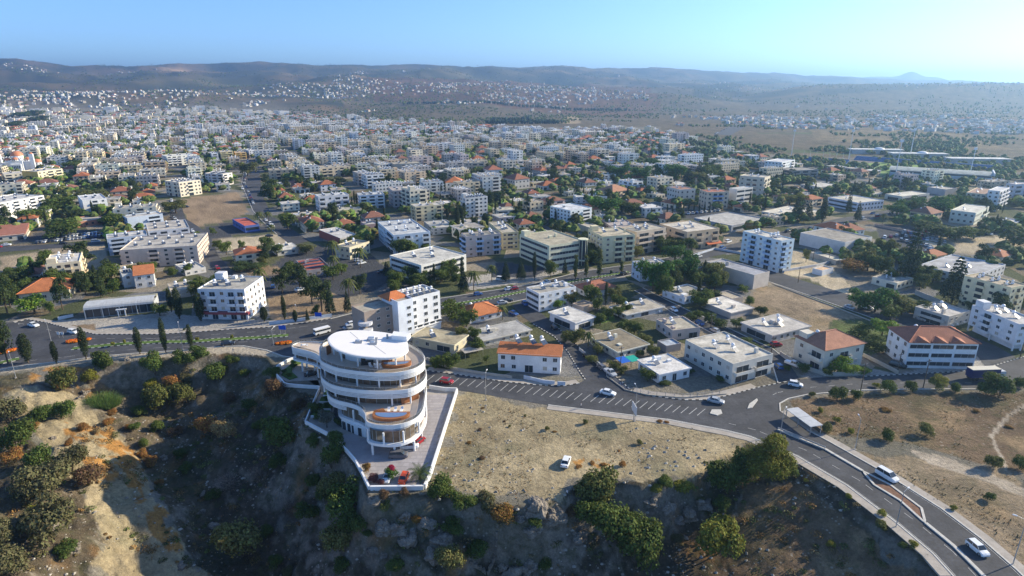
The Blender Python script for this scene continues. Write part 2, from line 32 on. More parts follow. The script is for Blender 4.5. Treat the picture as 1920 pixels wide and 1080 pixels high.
D['ZONES']=[('field',[(695.6,2977.8),(2484.1,2977.8),(580.7,674.8),(447.1,767.8),(325.2,866.4),(310.3,1076.3),(309.1,1308.0)]),('field',[(-894.3,3353.4),(1085.9,3836.5),(422.3,1475.0),(23.5,1395.9),(-210.4,1563.4),(-478.0,1837.7)]),('green',[(457.5,1230.3),(596.2,1260.3),(491.5,947.0),(447.1,817.5),(384.3,866.4),(354.5,947.0)]),('straw',[(165.6,1975.9),(215.3,1975.9),(168.3,1563.4),(126.3,1563.4)]),('field',[(457.5,1230.3),(982.7,1161.2),(538.7,624.0),(526.8,713.3),(416.3,905.0),(325.2,866.4)]),('ochre',[(723.3,1563.4),(873.5,1230.3),(724.7,905.0),(596.2,947.0),(520.1,1076.3)]),('red',[(-862.3,3836.5),(931.5,4480.5),(610.7,2611.2),(370.0,1837.7),(74.5,2226.4),(-581.3,2677.2)]),('asphalt',[(-289.3,370.0),(-255.5,379.0),(-238.6,354.5),(-286.9,341.5),(-299.2,357.3)]),('beige',[(-271.7,314.6),(-232.7,340.2),(-197.2,289.5),(-226.9,299.1),(-231.6,294.2),(-241.2,276.1)]),('earth',[(-266.6,489.9),(-255.1,505.2),(-234.5,524.2),(-188.4,434.6),(-189.3,406.7),(-205.3,382.1)]),('asphalt',[(-198.4,379.0),(-188.8,403.3),(-157.6,386.8),(-151.2,370.0),(-177.0,354.5),(-182.9,350.5)]),('lot',[(-174.7,354.5),(-144.1,368.5),(-122.4,331.7),(-134.4,325.8),(-147.2,314.6),(-163.4,331.7)]),('asphalt',[(-120.6,276.1),(-121.7,340.2),(-102.0,335.3),(-73.1,312.5),(-54.0,276.1),(-60.6,254.0),(-75.8,242.0),(-108.4,245.4),(-118.2,252.5)]),('earth',[(-135.7,294.2),(-118.2,297.1),(-110.5,283.1),(-123.1,276.1)]),('earth',[(-103.9,245.4),(-85.6,260.0),(-70.0,245.4),(-61.9,230.4),(-91.5,218.1)]),('concrete',[(-22.6,276.1),(10.6,294.2),(34.6,294.2),(9.8,269.5),(-18.8,256.2)]),('asphalt',[(-8.2,304.1),(13.3,294.2),(27.4,304.1),(10.0,276.1),(-10.0,276.1)]),('concrete',[(-175.4,220.4),(-161.5,222.7),(-141.3,227.4),(-135.4,232.3),(-122.2,206.9),(-151.0,206.4),(-174.8,218.1)]),('pavement',[(-132.3,226.2),(-94.4,220.4),(-82.0,220.4),(-91.8,213.7),(-121.9,206.4)]),('earth',[(-168.4,214.8),(-157.1,215.9),(-152.0,207.4),(-164.6,212.1)]),('lot',[(122.7,325.8),(147.5,344.0),(157.8,325.8),(164.6,304.1),(143.2,276.1),(122.3,280.5)]),('dry',[(109.0,260.7),(121.4,263.1),(136.3,222.1),(123.1,220.4),(109.0,199.5),(107.5,217.6),(100.3,225.0),(97.5,237.4)]),('lot',[(138.2,276.1),(159.7,294.2),(152.2,260.0),(148.0,235.5),(140.8,256.2)]),('green',[(123.1,220.4),(143.6,220.4),(136.2,194.8),(117.1,186.9),(112.7,199.5)]),('asphalt',[(237.5,394.9),(279.0,379.0),(245.5,325.8),(210.8,316.8),(215.8,350.5)]),('lot',[(241.5,367.1),(299.2,357.3),(280.6,325.8),(251.9,314.6),(233.8,325.8)]),('asphalt',[(104.5,440.6),(145.1,446.8),(162.9,430.7),(147.8,408.5),(102.6,415.6)]),('pavement',[(89.3,172.2),(96.9,177.9),(112.2,177.9),(121.8,174.1),(160.5,190.4),(166.1,186.0),(150.7,177.1),(122.8,172.9),(93.4,170.4)]),('vacant',[(-16.0,161.7),(10.2,153.1),(31.4,147.9),(55.3,139.2),(60.6,136.6),(54.8,129.9),(41.9,121.2),(34.0,119.2),(15.1,118.2),(10.4,111.6),(-7.0,113.5),(-17.9,118.2)]),('drygrass',[(79.1,156.8),(102.8,160.7),(153.5,161.7),(121.5,119.2),(114.9,123.3),(99.4,134.7),(82.4,138.4),(77.9,143.7)]),('dry',[(75.9,142.3),(88.6,129.9),(114.9,123.3),(107.0,101.6),(93.5,85.4),(94.9,94.3),(89.9,119.2),(79.2,134.7)]),('path',[(97.6,131.8),(103.8,129.2),(110.4,122.3),(114.5,115.7),(111.9,112.5),(106.9,119.2),(99.1,125.9)]),('path',[(122.9,138.4),(136.1,149.3),(146.0,155.3),(144.8,153.8),(135.3,147.3),(123.0,137.1),(116.2,123.3),(115.2,122.9)]),('sidewalk',[(-172.8,177.1),(-163.2,177.9),(-157.0,180.3),(-148.3,183.1),(-138.4,186.9),(-127.8,189.9),(-119.5,191.2),(-110.2,192.6),(-101.0,194.8),(-92.7,195.3),(-86.5,192.6),(-79.0,190.4),(-70.4,185.2),(-81.6,186.9),(-95.2,189.5),(-108.2,186.9),(-125.0,185.2),(-140.4,181.9),(-154.1,176.4),(-159.9,173.7),(-167.1,170.4)]),('vacant',[(-150.4,161.7),(-146.1,168.6),(-131.5,168.6),(-104.5,147.9),(-87.3,129.9),(-76.6,118.2),(-63.7,109.9),(-54.6,95.7),(-52.9,86.6),(-77.5,86.6),(-88.8,101.6),(-91.6,113.5),(-106.6,127.7),(-128.0,142.3)]),('orange',[(-127.5,153.8),(-113.7,156.8),(-94.7,134.7),(-104.3,129.9)]),('orange',[(-94.7,134.7),(-87.3,129.9),(-78.4,119.2),(-80.9,118.2),(-88.4,125.5)]),('orange',[(-153.0,177.9),(-138.8,179.5),(-133.5,174.1),(-140.3,169.7),(-149.0,170.4)]),('orange',[(15.3,126.6),(24.1,125.9),(21.2,123.3),(15.6,122.9)]),('drygrass',[(55.0,123.3),(66.5,121.2),(76.4,97.2),(76.4,87.8),(32.5,87.8),(39.6,101.6)]),('lawn',[(33.2,223.3),(39.9,226.2),(39.8,219.2),(33.9,216.5)]),('lawn',[(-120.3,209.0),(-104.5,211.6),(-103.4,210.0),(-118.9,206.9)])]
D['RAV']=[(-220.7,168.6),(-169.7,169.7),(-158.7,172.2),(-152.9,174.8),(-138.2,178.7),(-123.5,182.7),(-116.2,185.2),(-108.2,186.9),(-95.2,189.5),(-81.6,186.9),(-75.3,177.9),(-73.3,173.3),(-69.7,168.2),(-62.9,162.4),(-57.2,159.4),(-55.4,145.1),(-54.1,142.3),(-46.2,136.6),(-38.7,128.1),(-34.8,121.7),(-31.4,113.8),(-18.8,114.2),(-15.5,116.9),(-9.3,112.5),(-2.3,110.2),(4.6,109.9),(10.4,112.5),(15.1,118.2),(20.8,120.2),(29.0,118.2),(34.3,120.2),(42.5,123.3),(50.8,129.9),(59.1,134.7),(62.6,129.9),(68.0,125.9),(73.5,115.7),(77.1,103.2),(79.2,94.3),(79.4,86.6),(79.5,75.6),(69.6,53.2),(-111.1,53.2)]
D['HP']=[(-151.6,167.0,-1),(-144.4,157.4,-2),(-134.4,160.1,-3.5),(-128.2,169.5,-5),(-109.3,144.2,-6),(-120.9,141.0,-4),(-114.0,163.5,-9),(-127.7,176.9,-8),(-113.3,177.0,-9),(-98.5,175.1,-8),(-89.4,182.4,-6),(-103.1,149.4,-11),(-90.1,140.3,-15),(-78.2,129.8,-17),(-69.6,119.5,-18),(-63.3,110.5,-19),(-114.5,124.8,-4),(-106.7,127.6,-6),(-98.4,134.9,-8),(-88.3,128.1,-11),(-90.1,122.1,-11),(-78.5,118.4,-14),(-82.5,108.3,-14),(-94.8,111.2,-8),(-103.1,107.6,-5),(-94.1,96.7,-6),(-83.7,101.2,-13),(-84.0,157.4,-9),(-74.7,142.7,-10),(-84.7,144.7,-13),(-73.1,162.8,-5),(-62.8,142.2,-8),(-66.1,134.3,-14),(-56.1,130.3,-11),(-50.2,134.3,-6),(-42.9,122.1,-8),(-42.8,111.5,-14),(-47.4,110.5,-16),(-36.1,115.8,-6),(-29.7,107.0,-10),(-23.4,112.6,-3.5),(-24.9,106.7,-7),(-18.1,107.6,-5),(-12.1,102.8,-9),(-6.9,110.0,-7),(0.0,110.2,-10),(4.6,106.1,-12),(11.6,110.5,-6),(15.6,103.9,-10),(26.2,114.5,-5),(27.1,105.4,-10),(38.9,117.0,-7),(38.8,107.0,-10),(51.8,116.3,-5),(48.0,101.7,-8),(64.9,116.8,-2.5),(67.2,106.4,-4),(67.6,98.4,-5),(74.8,96.8,-3.5),(-116.2,184.2,-3),(-99.7,186.3,-4),(49.1,123.4,-3),(-82.7,73.8,-8),(-54.5,83.3,-20),(-5.5,78.6,-14),(38.7,75.4,-10),(68.5,69.8,-3),(-145.9,123.4,-3),(-61.6,122.0,-17)]
D['VEG']=[(24,774,55,'grey'),(118,717,48,'olive'),(165,709,28,'lime'),(200,695,38,'dark'),(190,748,30,'reed'),(205,752,26,'reed'),(289,679,36,'green'),(350,677,30,'green'),(380,675,28,'green'),(407,701,38,'green'),(297,750,52,'olive'),(326,721,28,'rust'),(280,722,24,'lime'),(350,742,34,'olive'),(33,828,60,'dark'),(77,779,36,'green'),(118,775,36,'green'),(69,868,48,'green'),(25,860,34,'rust'),(134,868,56,'grey'),(171,893,46,'rustbrown'),(94,905,70,'grey'),(60,930,50,'grey'),(98,995,80,'grey'),(80,975,45,'lime'),(126,1031,36,'green'),(8,1000,55,'grey'),(30,1060,60,'grey'),(395,802,38,'rust'),(380,795,24,'lime'),(425,812,36,'straw'),(489,880,42,'dead'),(428,897,38,'dead'),(456,1019,72,'yolive'),(528,818,58,'dark'),(520,865,30,'dark'),(546,943,34,'dead'),(622,862,44,'dark'),(628,820,30,'dark'),(624,917,42,'yolive'),(651,955,64,'dark'),(615,925,34,'dark'),(639,1013,56,'yolive'),(665,985,40,'dark'),(820,923,44,'dark'),(872,943,36,'dark'),(936,955,40,'rust2'),(915,975,40,'grey'),(952,985,34,'grey'),(852,990,32,'green'),(846,1051,48,'yolive'),(890,1034,38,'green'),(724,955,22,'olive'),(1117,921,70,'olive'),(1150,987,76,'dark'),(1206,1032,76,'dark'),(1110,965,50,'dark'),(1280,917,32,'lime'),(1250,906,26,'dark'),(1228,917,20,'lime'),(1343,1017,72,'ygreen'),(973,998,32,'dark'),(1354,947,28,'green'),(1358,902,60,'dark'),(1390,880,50,'dark'),(1430,880,78,'big'),(240,800,14,'rust'),(205,790,20,'rust'),(285,868,24,'rust'),(270,852,18,'rust'),(300,905,16,'rust'),(160,800,20,'rust'),(130,830,16,'rust'),(60,800,20,'rust'),(210,775,16,'rust'),(180,810,16,'straw'),(350,880,20,'dark'),(255,800,18,'green'),(270,830,22,'dark'),(265,770,24,'dark'),(520,735,36,'rustbrown'),(510,700,24,'dark'),(560,760,24,'rustbrown'),(590,765,20,'dark'),(640,790,20,'dark'),(1165,870,12,'rust'),(300,700,20,'dark'),(440,680,20,'dark'),(460,700,18,'dark'),(350,710,20,'grey'),(780,975,18,'rust2'),(760,925,16,'rustbrown'),(720,930,18,'rustbrown'),(700,960,16,'rust2'),(690,1000,16,'dark'),(1020,1060,22,'dark'),(1270,1010,20,'grey'),(1560,1020,15,'lime'),(1510,900,8,'lime'),(1590,930,12,'lime'),(1655,963,14,'lime'),(1653,985,18,'olive'),(1712,1020,16,'lime'),(1690,1022,14,'green'),(1480,880,30,'dark'),(640,1065,30,'dark'),(740,1060,30,'dark'),(1000,970,24,'dark'),(1070,960,24,'rustbrown'),(540,1075,18,'grey'),(340,850,22,'dark'),(330,810,20,'rustbrown'),(300,800,22,'dark'),(470,760,26,'dark'),(430,750,22,'rustbrown'),(480,800,20,'dark'),(590,900,30,'dark'),(580,960,34,'dark'),(500,1000,24,'dark'),(520,1050,26,'dark'),(400,930,22,'dark'),(590,830,24,'dark')]
D['VEGF']=[(110.6,162.0,30,'dark'),(117.5,162.7,24,'dark'),(126.2,164.1,32,'lime'),(130.2,162.7,24,'green'),(141.7,161.7,50,'dark'),(137.9,160.7,30,'dark'),(92.8,157.8,32,'dark'),(98.8,158.4,24,'dark'),(106.7,138.9,28,'olive'),(95.1,136.4,30,'dark'),(113.4,125.0,28,'olive'),(119.3,124.2,26,'dark'),(81.5,140.2,26,'olive'),(151.1,165.4,26,'green'),(84.9,150.2,14,'lime'),(86.6,145.1,14,'lime'),(87.6,139.2,14,'lime'),(103.2,112.5,18,'green'),(93.3,109.0,12,'lime'),(108.4,165.1,12,'lime'),(86.6,159.4,14,'olive'),(-8.4,141.0,14,'rustbrown'),(-10.7,134.7,12,'rust2'),(-7.1,128.1,16,'rustbrown'),(9.1,141.0,12,'olive'),(11.1,140.0,11,'rust2'),(19.6,144.2,14,'olive'),(32.1,134.2,14,'olive'),(39.3,145.1,14,'rust'),(41.4,144.8,12,'rust'),(19.1,125.9,16,'rust'),(21.5,125.5,14,'rust'),(15.7,124.4,14,'rust'),(-8.2,152.2,8,'rust2'),(-2.1,145.1,8,'rustbrown'),(-0.7,142.3,7,'olive'),(3.6,147.9,6,'olive'),(26.3,131.1,9,'rust'),(128.4,150.8,14,'rust2'),(130.8,142.3,14,'rust2'),(103.3,150.8,16,'rust2'),(103.4,152.2,14,'rust2')]
D['TREES']=[(-157.2,181.9,10.2,4.2,'cypress'),(-147.3,181.1,8.0,2.2,'cypress'),(-140.2,184.8,11.4,3.0,'cypress'),(-124.7,188.6,9.8,2.7,'cypress'),(-116.5,189.5,12.8,2.3,'cypress'),(-109.1,192.1,9.4,2.2,'cypress'),(-128.4,221.5,12.8,3.9,'cypress'),(-119.0,219.2,11.4,4.1,'cypress'),(-94.7,219.2,5.9,3.3,'cypress'),(-86.8,219.2,10.6,2.0,'cypress'),(-78.2,219.2,5.3,1.8,'conifer'),(-82.5,218.1,5.0,2.0,'cypress'),(-180.6,231.7,14.7,6.9,'pine'),(-200.0,228.0,16.2,8.9,'pine'),(-163.1,181.1,15.4,7.6,'pine'),(-188.6,227.4,8.8,11.0,'bright'),(-181.6,226.2,6.5,4.2,'dark'),(-222.6,267.8,9.3,8.3,'round'),(-232.6,294.2,8.5,9.0,'round'),(-226.8,280.5,8.1,7.6,'round'),(-208.7,283.1,15.3,13.9,'pine'),(-184.6,260.0,10.0,9.0,'pine'),(-187.0,271.9,10.5,7.4,'pine'),(-173.9,245.4,8.5,5.4,'pine'),(-227.0,314.6,9.1,6.2,'pine'),(-268.9,357.3,11.0,19.1,'round'),(-250.1,379.0,11.7,14.8,'round'),(-312.6,394.9,12.2,19.6,'round'),(-326.0,440.6,11.0,21.7,'round'),(-323.1,426.8,8.2,15.0,'round'),(-165.2,266.2,7.2,4.9,'palm'),(-159.5,276.1,5.3,4.5,'round'),(-154.9,280.5,5.9,4.6,'round'),(-165.6,314.6,7.3,4.5,'round'),(-180.7,344.0,7.3,4.3,'round'),(-181.4,364.2,4.9,3.9,'round'),(-152.4,316.8,7.9,7.4,'round'),(-161.8,328.1,6.3,5.3,'round'),(-137.9,225.0,5.2,7.1,'dark'),(-135.5,229.2,9.9,2.5,'cypress'),(-120.6,209.5,1.2,1.2,'bush'),(-99.1,251.1,12.6,8.8,'pine'),(-93.2,256.2,12.3,10.3,'pine'),(-75.8,229.8,15.5,9.4,'pine'),(-82.6,238.7,11.5,7.9,'pine'),(-71.4,226.2,13.1,4.6,'conifer'),(-65.4,229.2,8.8,3.8,'conifer'),(-66.0,252.5,9.7,6.5,'pine'),(-76.9,225.0,4.8,3.3,'dark'),(-104.2,276.1,8.0,6.5,'dark'),(-83.0,271.9,7.9,8.9,'round'),(-81.3,280.5,6.5,6.6,'round'),(-110.3,255.5,11.3,3.7,'palm'),(-86.3,284.9,9.3,3.9,'palm'),(-91.9,304.1,12.3,3.8,'palm'),(-68.5,244.1,10.3,3.6,'palm'),(-75.1,292.3,11.3,3.7,'palm'),(-16.9,256.2,9.9,4.2,'palm'),(-9.3,269.5,8.8,3.4,'palm'),(-163.6,391.6,9.8,4.2,'palm'),(-159.3,394.9,9.1,4.2,'palm'),(-145.8,364.2,7.0,3.9,'palm'),(-55.3,269.5,7.3,5.4,'conifer'),(-59.9,280.5,6.5,4.6,'conifer'),(-36.6,263.9,7.6,4.8,'conifer'),(-21.2,254.0,11.2,5.6,'conifer'),(-2.9,269.5,10.4,4.9,'conifer'),(-34.3,379.0,14.6,3.7,'cypress'),(-43.6,408.5,7.9,2.5,'cypress'),(-134.4,325.8,9.4,7.6,'dark'),(-124.5,314.6,7.3,8.5,'dark'),(-110.7,320.1,5.5,9.8,'olive'),(-147.6,325.8,6.3,4.1,'round'),(-141.2,379.0,12.4,11.4,'dark'),(-192.8,485.0,17.8,14.4,'dark'),(-113.7,430.7,7.5,10.6,'dark'),(-95.6,364.2,7.0,9.7,'dark'),(-128.5,289.5,4.5,15.7,'bush'),(-23.2,220.4,8.1,9.0,'dark'),(-17.0,213.7,7.4,8.0,'dark'),(-17.8,199.5,6.5,4.9,'olive'),(-13.2,199.5,5.8,4.5,'dark'),(-3.7,220.4,6.4,4.1,'palm'),(-23.8,177.9,4.5,5.1,'dark'),(-19.6,177.9,5.1,5.8,'dark'),(-21.8,178.7,4.8,5.8,'dark'),(-11.7,190.4,5.1,5.4,'dark'),(-8.3,181.9,2.8,2.4,'dark'),(2.6,177.9,3.1,2.2,'dark'),(-50.0,209.5,4.4,4.7,'dark'),(-46.6,205.4,3.2,4.6,'palm'),(-38.1,208.5,3.2,3.1,'olive'),(10.4,271.9,13.6,2.0,'cypress'),(29.6,272.8,12.1,2.2,'poplar'),(40.8,275.3,13.8,2.8,'poplar'),(34.8,275.3,11.1,2.3,'poplar'),(25.2,280.5,8.6,3.1,'conifer'),(18.3,276.1,9.0,6.5,'dark'),(17.8,280.5,8.1,4.6,'palm'),(4.2,272.8,9.5,5.5,'conifer'),(53.0,284.9,6.0,2.3,'poplar'),(81.3,323.5,3.7,2.3,'poplar'),(47.5,281.4,2.7,1.5,'bush'),(62.0,256.2,15.8,15.0,'broad'),(74.3,271.9,11.5,9.9,'broad'),(79.8,271.9,12.0,12.4,'broad'),(83.7,304.1,10.0,13.2,'broad'),(87.8,294.2,8.5,8.0,'broad'),(91.6,267.8,11.3,11.7,'olive'),(93.2,260.0,9.5,6.2,'olive'),(97.1,236.1,4.5,4.4,'round'),(100.8,254.0,3.4,4.7,'round'),(18.6,233.6,4.5,5.2,'bright'),(130.7,331.7,6.4,7.1,'dark'),(34.0,229.2,6.6,5.1,'dark'),(36.9,220.4,5.5,5.7,'dark'),(41.5,223.3,5.2,5.4,'dark'),(33.1,214.8,5.0,5.2,'dark'),(45.1,226.2,4.8,4.6,'dark'),(21.9,197.2,6.5,7.1,'olive'),(25.9,192.6,7.1,3.6,'palm'),(18.8,199.5,3.8,4.5,'olive'),(28.6,188.2,4.0,4.6,'olive'),(44.6,206.9,4.8,6.6,'dark'),(41.2,209.5,4.4,5.9,'dark'),(46.5,197.2,3.8,5.2,'olive'),(47.0,186.9,4.3,4.6,'olive'),(46.4,192.6,3.7,3.6,'olive'),(32.3,177.9,2.7,4.4,'olive'),(42.6,186.9,2.9,3.2,'bush'),(41.2,168.6,4.2,5.5,'dark'),(34.2,174.1,2.7,3.7,'olive'),(26.0,181.9,3.2,4.2,'olive'),(55.1,174.1,2.4,4.3,'bush'),(51.2,172.2,2.0,4.0,'bush'),(63.3,168.6,2.3,3.2,'bush'),(46.6,166.8,1.3,4.5,'bush'),(69.7,220.4,4.2,7.0,'dark'),(75.0,217.6,4.6,5.3,'dark'),(77.3,212.1,4.1,5.6,'dark'),(83.3,212.1,4.1,5.2,'dark'),(87.2,212.1,3.7,4.8,'olive'),(97.6,226.2,4.4,5.0,'bush'),(97.3,217.6,2.9,4.1,'olive'),(80.0,194.8,3.0,6.3,'dark'),(82.0,190.4,2.9,5.4,'dark'),(83.1,186.0,2.5,4.6,'bush'),(77.8,201.9,2.3,4.2,'bush'),(83.6,245.4,4.3,8.1,'bush'),(74.5,245.4,3.8,4.5,'bush'),(182.3,269.5,27.5,11.3,'conifer'),(182.4,240.0,20.3,12.4,'conifer'),(139.7,232.3,8.9,9.5,'broad'),(144.4,229.2,10.6,12.7,'broad'),(153.2,226.2,8.7,10.5,'olive'),(145.2,220.4,6.4,8.2,'dark'),(159.5,226.2,6.1,8.4,'dark'),(165.4,284.9,7.1,12.9,'rust2'),(132.4,203.4,7.4,7.6,'bright'),(123.3,194.8,4.5,8.1,'dark'),(124.7,204.4,4.7,7.7,'dark'),(138.2,204.4,4.7,6.9,'dark'),(124.4,190.4,3.7,7.2,'bush'),(117.8,194.8,2.6,5.5,'olive'),(101.8,174.1,6.0,6.7,'bright'),(105.6,173.3,3.3,5.7,'bright'),(97.5,172.2,3.0,3.3,'dark'),(91.3,174.8,3.4,4.0,'dark'),(86.7,176.0,2.0,2.4,'dark'),(109.3,174.1,2.4,5.0,'bright'),(191.8,408.5,15.7,8.7,'conifer'),(200.1,408.5,14.2,7.2,'conifer'),(204.6,398.2,16.1,5.3,'cypress'),(230.5,403.3,14.0,5.7,'conifer'),(238.7,430.7,16.6,5.3,'conifer'),(263.9,415.6,11.2,15.4,'broad'),(280.4,430.7,11.6,12.9,'broad'),(298.1,446.8,10.3,11.0,'broad'),(293.1,421.2,14.6,19.3,'broad'),(308.8,430.7,14.1,12.9,'broad'),(321.0,434.6,14.2,14.5,'broad'),(242.8,394.9,7.6,6.3,'palm'),(201.6,304.1,7.6,6.6,'olive'),(150.2,302.1,7.6,3.8,'olive'),(166.3,294.2,9.6,3.7,'palm'),(188.2,314.6,9.1,7.4,'olive'),(195.3,314.6,10.3,6.2,'olive'),(200.9,314.6,10.3,6.8,'olive'),(249.8,357.3,9.6,22.3,'dark'),(259.5,350.5,9.5,18.8,'dark'),(272.4,353.2,7.5,12.6,'dark'),(284.0,337.7,11.1,18.1,'dark'),(204.7,248.9,3.8,4.1,'dark'),(267.4,314.6,4.2,5.7,'olive'),(66.1,421.2,13.8,22.3,'broad'),(76.4,434.6,9.2,11.5,'dark'),(84.5,426.8,9.9,15.0,'dark'),(92.9,440.6,9.3,11.6,'dark'),(151.9,665.8,14.2,22.9,'broad'),(155.0,587.0,19.3,24.4,'broad'),(121.9,587.0,15.9,20.3,'broad'),(146.4,605.0,15.2,20.9,'broad'),(104.6,605.0,14.0,20.9,'broad'),(163.0,570.0,14.3,14.8,'conifer'),(185.5,587.0,15.9,15.2,'round'),(198.7,605.0,15.2,13.6,'round'),(183.0,605.0,17.5,11.5,'conifer'),(170.5,570.0,12.1,19.8,'olive'),(210.4,461.8,8.9,16.2,'lime'),(218.5,461.8,10.7,9.7,'lime'),(188.0,451.0,8.7,8.7,'lime'),(276.7,570.0,7.7,9.9,'olive'),(-1334.1,1746.0,27.1,88.0,'dark'),(-1100.2,1395.9,16.2,47.1,'dark'),(-1170.5,1563.4,21.2,52.6,'dark'),(-322.9,473.1,11.0,29.0,'olive'),(-327.8,461.8,8.9,24.3,'olive'),(-238.7,430.7,10.0,16.7,'olive'),(-341.0,430.7,8.3,18.9,'dark'),(-404.0,624.0,12.1,32.3,'dark'),(-470.1,665.8,11.6,22.9,'dark'),(-266.7,624.0,15.7,21.5,'olive'),(-350.5,703.3,10.9,18.1,'dark'),(-192.3,553.9,9.6,7.7,'dark'),(-168.8,524.2,8.1,6.4,'dark'),(-158.1,570.0,7.7,11.9,'olive'),(-117.8,553.9,11.8,14.4,'dark'),(-111.8,587.0,7.9,15.2,'olive'),(-76.9,553.9,9.6,12.5,'dark'),(-32.3,624.0,8.4,16.2,'dark'),(0.0,624.0,8.4,16.2,'dark')]
D['CYROW']=[(100.2,421.2),(140.2,430.7)]
D['CARS']=[(27.9,160.1,30.4,158.8,'white','sedan','white saloon driving past the diagonal bays'),(57.8,155.3,60.1,154.1,'silver','sedan','silver saloon nearing the small traffic island'),(84.8,165.4,86.2,164.7,'white','hatch','white hatchback entering the junction from the right'),(85.8,120.0,86.7,118.0,'white','van','white people carrier beside the brown traffic island'),(89.7,96.7,90.0,94.6,'white','hatch','white hatchback at the bottom right of the dual road'),(12.8,125.5,13.7,128.6,'white','sedan','white saloon parked alone on the sandy lot'),(-19.7,167.5,-17.7,166.8,'red','hatch','dark red hatchback beside the white boundary wall'),(-178.9,213.7,-175.3,212.1,'white','sedan','white saloon crossing the left junction'),(-159.5,206.9,-156.8,205.9,'white','hatch','white hatchback behind the orange flower bed'),(-98.5,196.2,-95.7,197.2,'black','sedan','black saloon on the lower carriageway'),(-60.2,211.1,-58.0,212.7,'silver','sedan','silver saloon behind the tower block corner'),(-1.2,256.9,2.4,258.5,'white','sedan','white saloon on the boulevard near the grey bungalow'),(143.3,232.9,144.8,231.1,'white','sedan','white saloon on the shaded lane by the bushes'),(-111.4,255.5,-109.4,256.2,'white','hatch','white hatchback under the palm'),(-106.6,260.0,-108.9,266.2,'blue','hatch','small blue hatchback near the palm'),(-93.4,256.2,-91.6,257.7,'white','sedan','white saloon under the pines'),(-76.2,299.1,-73.1,302.1,'white','sedan','white saloon parked by the ribbon window office'),(-79.0,304.1,-76.2,306.2,'silver','hatch','silver car touching the white saloon by the office'),(-62.7,283.1,-60.5,284.9,'black','sedan','dark saloon behind the office car park kerb'),(-4.9,271.1,-2.5,270.3,'white','van','white van below the conifer'),(-4.0,238.7,-2.2,239.4,'silver','sedan','silver saloon parked under the palm by the orange roof'),(-1.8,241.4,0.0,242.0,'black','sedan','black saloon parked under the palm by the orange roof'),(5.3,237.4,6.5,233.6,'blue','hatch','blue hatchback in the side street mouth'),(0.6,226.2,2.5,223.8,'blue','sedan','blue saloon parked beside the grey bungalow'),(123.4,178.7,124.7,177.5,'black','van','black people carrier by the red roofed white building'),(91.3,195.3,93.5,195.8,'red','hatch','red car outside the pale flat roofed house'),(90.3,179.5,91.5,177.9,'white','pickup','white pickup parked on the narrow lane'),(30.6,173.3,31.6,171.1,'silver','pickup','silver pickup on the corner street'),(157.3,220.4,158.2,217.6,'silver','sedan','silver car behind the grey villa'),(189.2,300.1,194.8,304.1,'white','hatch','white hatchback near the tall conifer'),(194.7,303.1,199.8,306.2,'silver','hatch','silver hatchback near the tall conifer'),(175.8,308.2,174.2,300.1,'black','van','dark van by the low beige annex'),(171.8,299.1,170.4,291.4,'red','hatch','red hatchback by the low beige annex'),(231.7,329.3,236.0,330.5,'white','hatch','white hatchback at the car park entrance'),(241.6,327.0,246.4,330.5,'white','pickup','white pickup on the sandy lot'),(-237.4,547.7,-241.1,560.2,'silver','hatch','silver car at the top of the avenue'),(-236.4,538.7,-226.7,518.7,'white','van','white van at the top of the avenue'),(-242.8,453.1,-239.3,453.1,'black','sedan','dark car at the edge of the ploughed lot'),(-145.3,358.6,-142.6,360.0,'black','sedan','dark car on the sandy lot'),(188.3,379.0,193.1,382.1,'black','sedan','black car on the boulevard by the conifers'),(124.5,344.0,129.2,347.9,'white','van','white van by the shop awning'),(53.5,280.5,57.0,283.1,'black','hatch','dark car on the boulevard by the poplar'),(-60.2,214.8,-58.8,215.9,'white','sedan','white saloon by the junction lawn'),(-285.4,336.5,-282.8,337.7,'white','sedan','white saloon at the far left car park'),(290.0,364.2,289.8,360.0,'white','hatch','white car on the far sandy yard'),(289.2,368.5,289.7,365.7,'black','hatch','black car on the far sandy yard')]
D['PARKL']=[(-272.0,342.8),(-244.9,360.0)]
D['PARK']=[(221.2,354.5),(226.0,357.3),(230.8,360.0),(235.7,362.8),(241.7,370.0),(242.7,368.1),(243.6,366.1),(244.6,364.2),(245.6,362.4),(246.6,360.5),(247.5,358.6),(248.5,356.8),(249.4,355.0),(250.3,353.2),(252.9,377.5),(254.0,375.2),(255.0,372.9),(256.1,370.7),(257.1,368.5),(258.2,366.4),(259.2,364.2),(260.2,362.1),(261.2,360.0),(262.2,357.9),(263.2,355.9),(236.3,358.6),(237.7,356.8),(239.0,355.0),(240.4,353.2),(241.7,351.4),(243.0,349.6),(244.3,347.9),(245.5,346.2),(246.8,344.5),(248.1,342.8),(226.7,347.9),(228.1,345.5),(229.4,343.2),(230.8,340.9),(232.1,338.6),(233.5,336.3),(234.8,334.1),(110.6,421.2),(114.0,422.7),(117.4,424.2),(120.9,425.8),(124.4,427.4),(127.9,428.9),(131.5,430.5),(135.0,432.1),(138.6,433.7),(142.2,435.3),(145.9,436.9),(149.6,438.6)]
D['LAMPS']=[(-7.5,156.8,8.5,-7.0,159.4),(32.9,145.1,10,32.7,146.7),(84.7,131.6,8.5,84.9,132.7),(78.1,103.5,8.5,80.0,104.8),(93.9,93.2,10,92.7,94.1),(-111.9,191.7,9.5,-116.5,199.5),(-159.3,195.8,9,-163.5,199.5),(-82.6,195.8,6,-82.3,198.6),(69.1,138.4,7,71.0,140.7),(-153.9,172.2,8,-159.1,177.9),(-60.2,86.8,9,-63.1,87.8),(-81.9,218.7,6,-83.2,221.5),(-53.7,222.1,7,-55.0,226.2)]
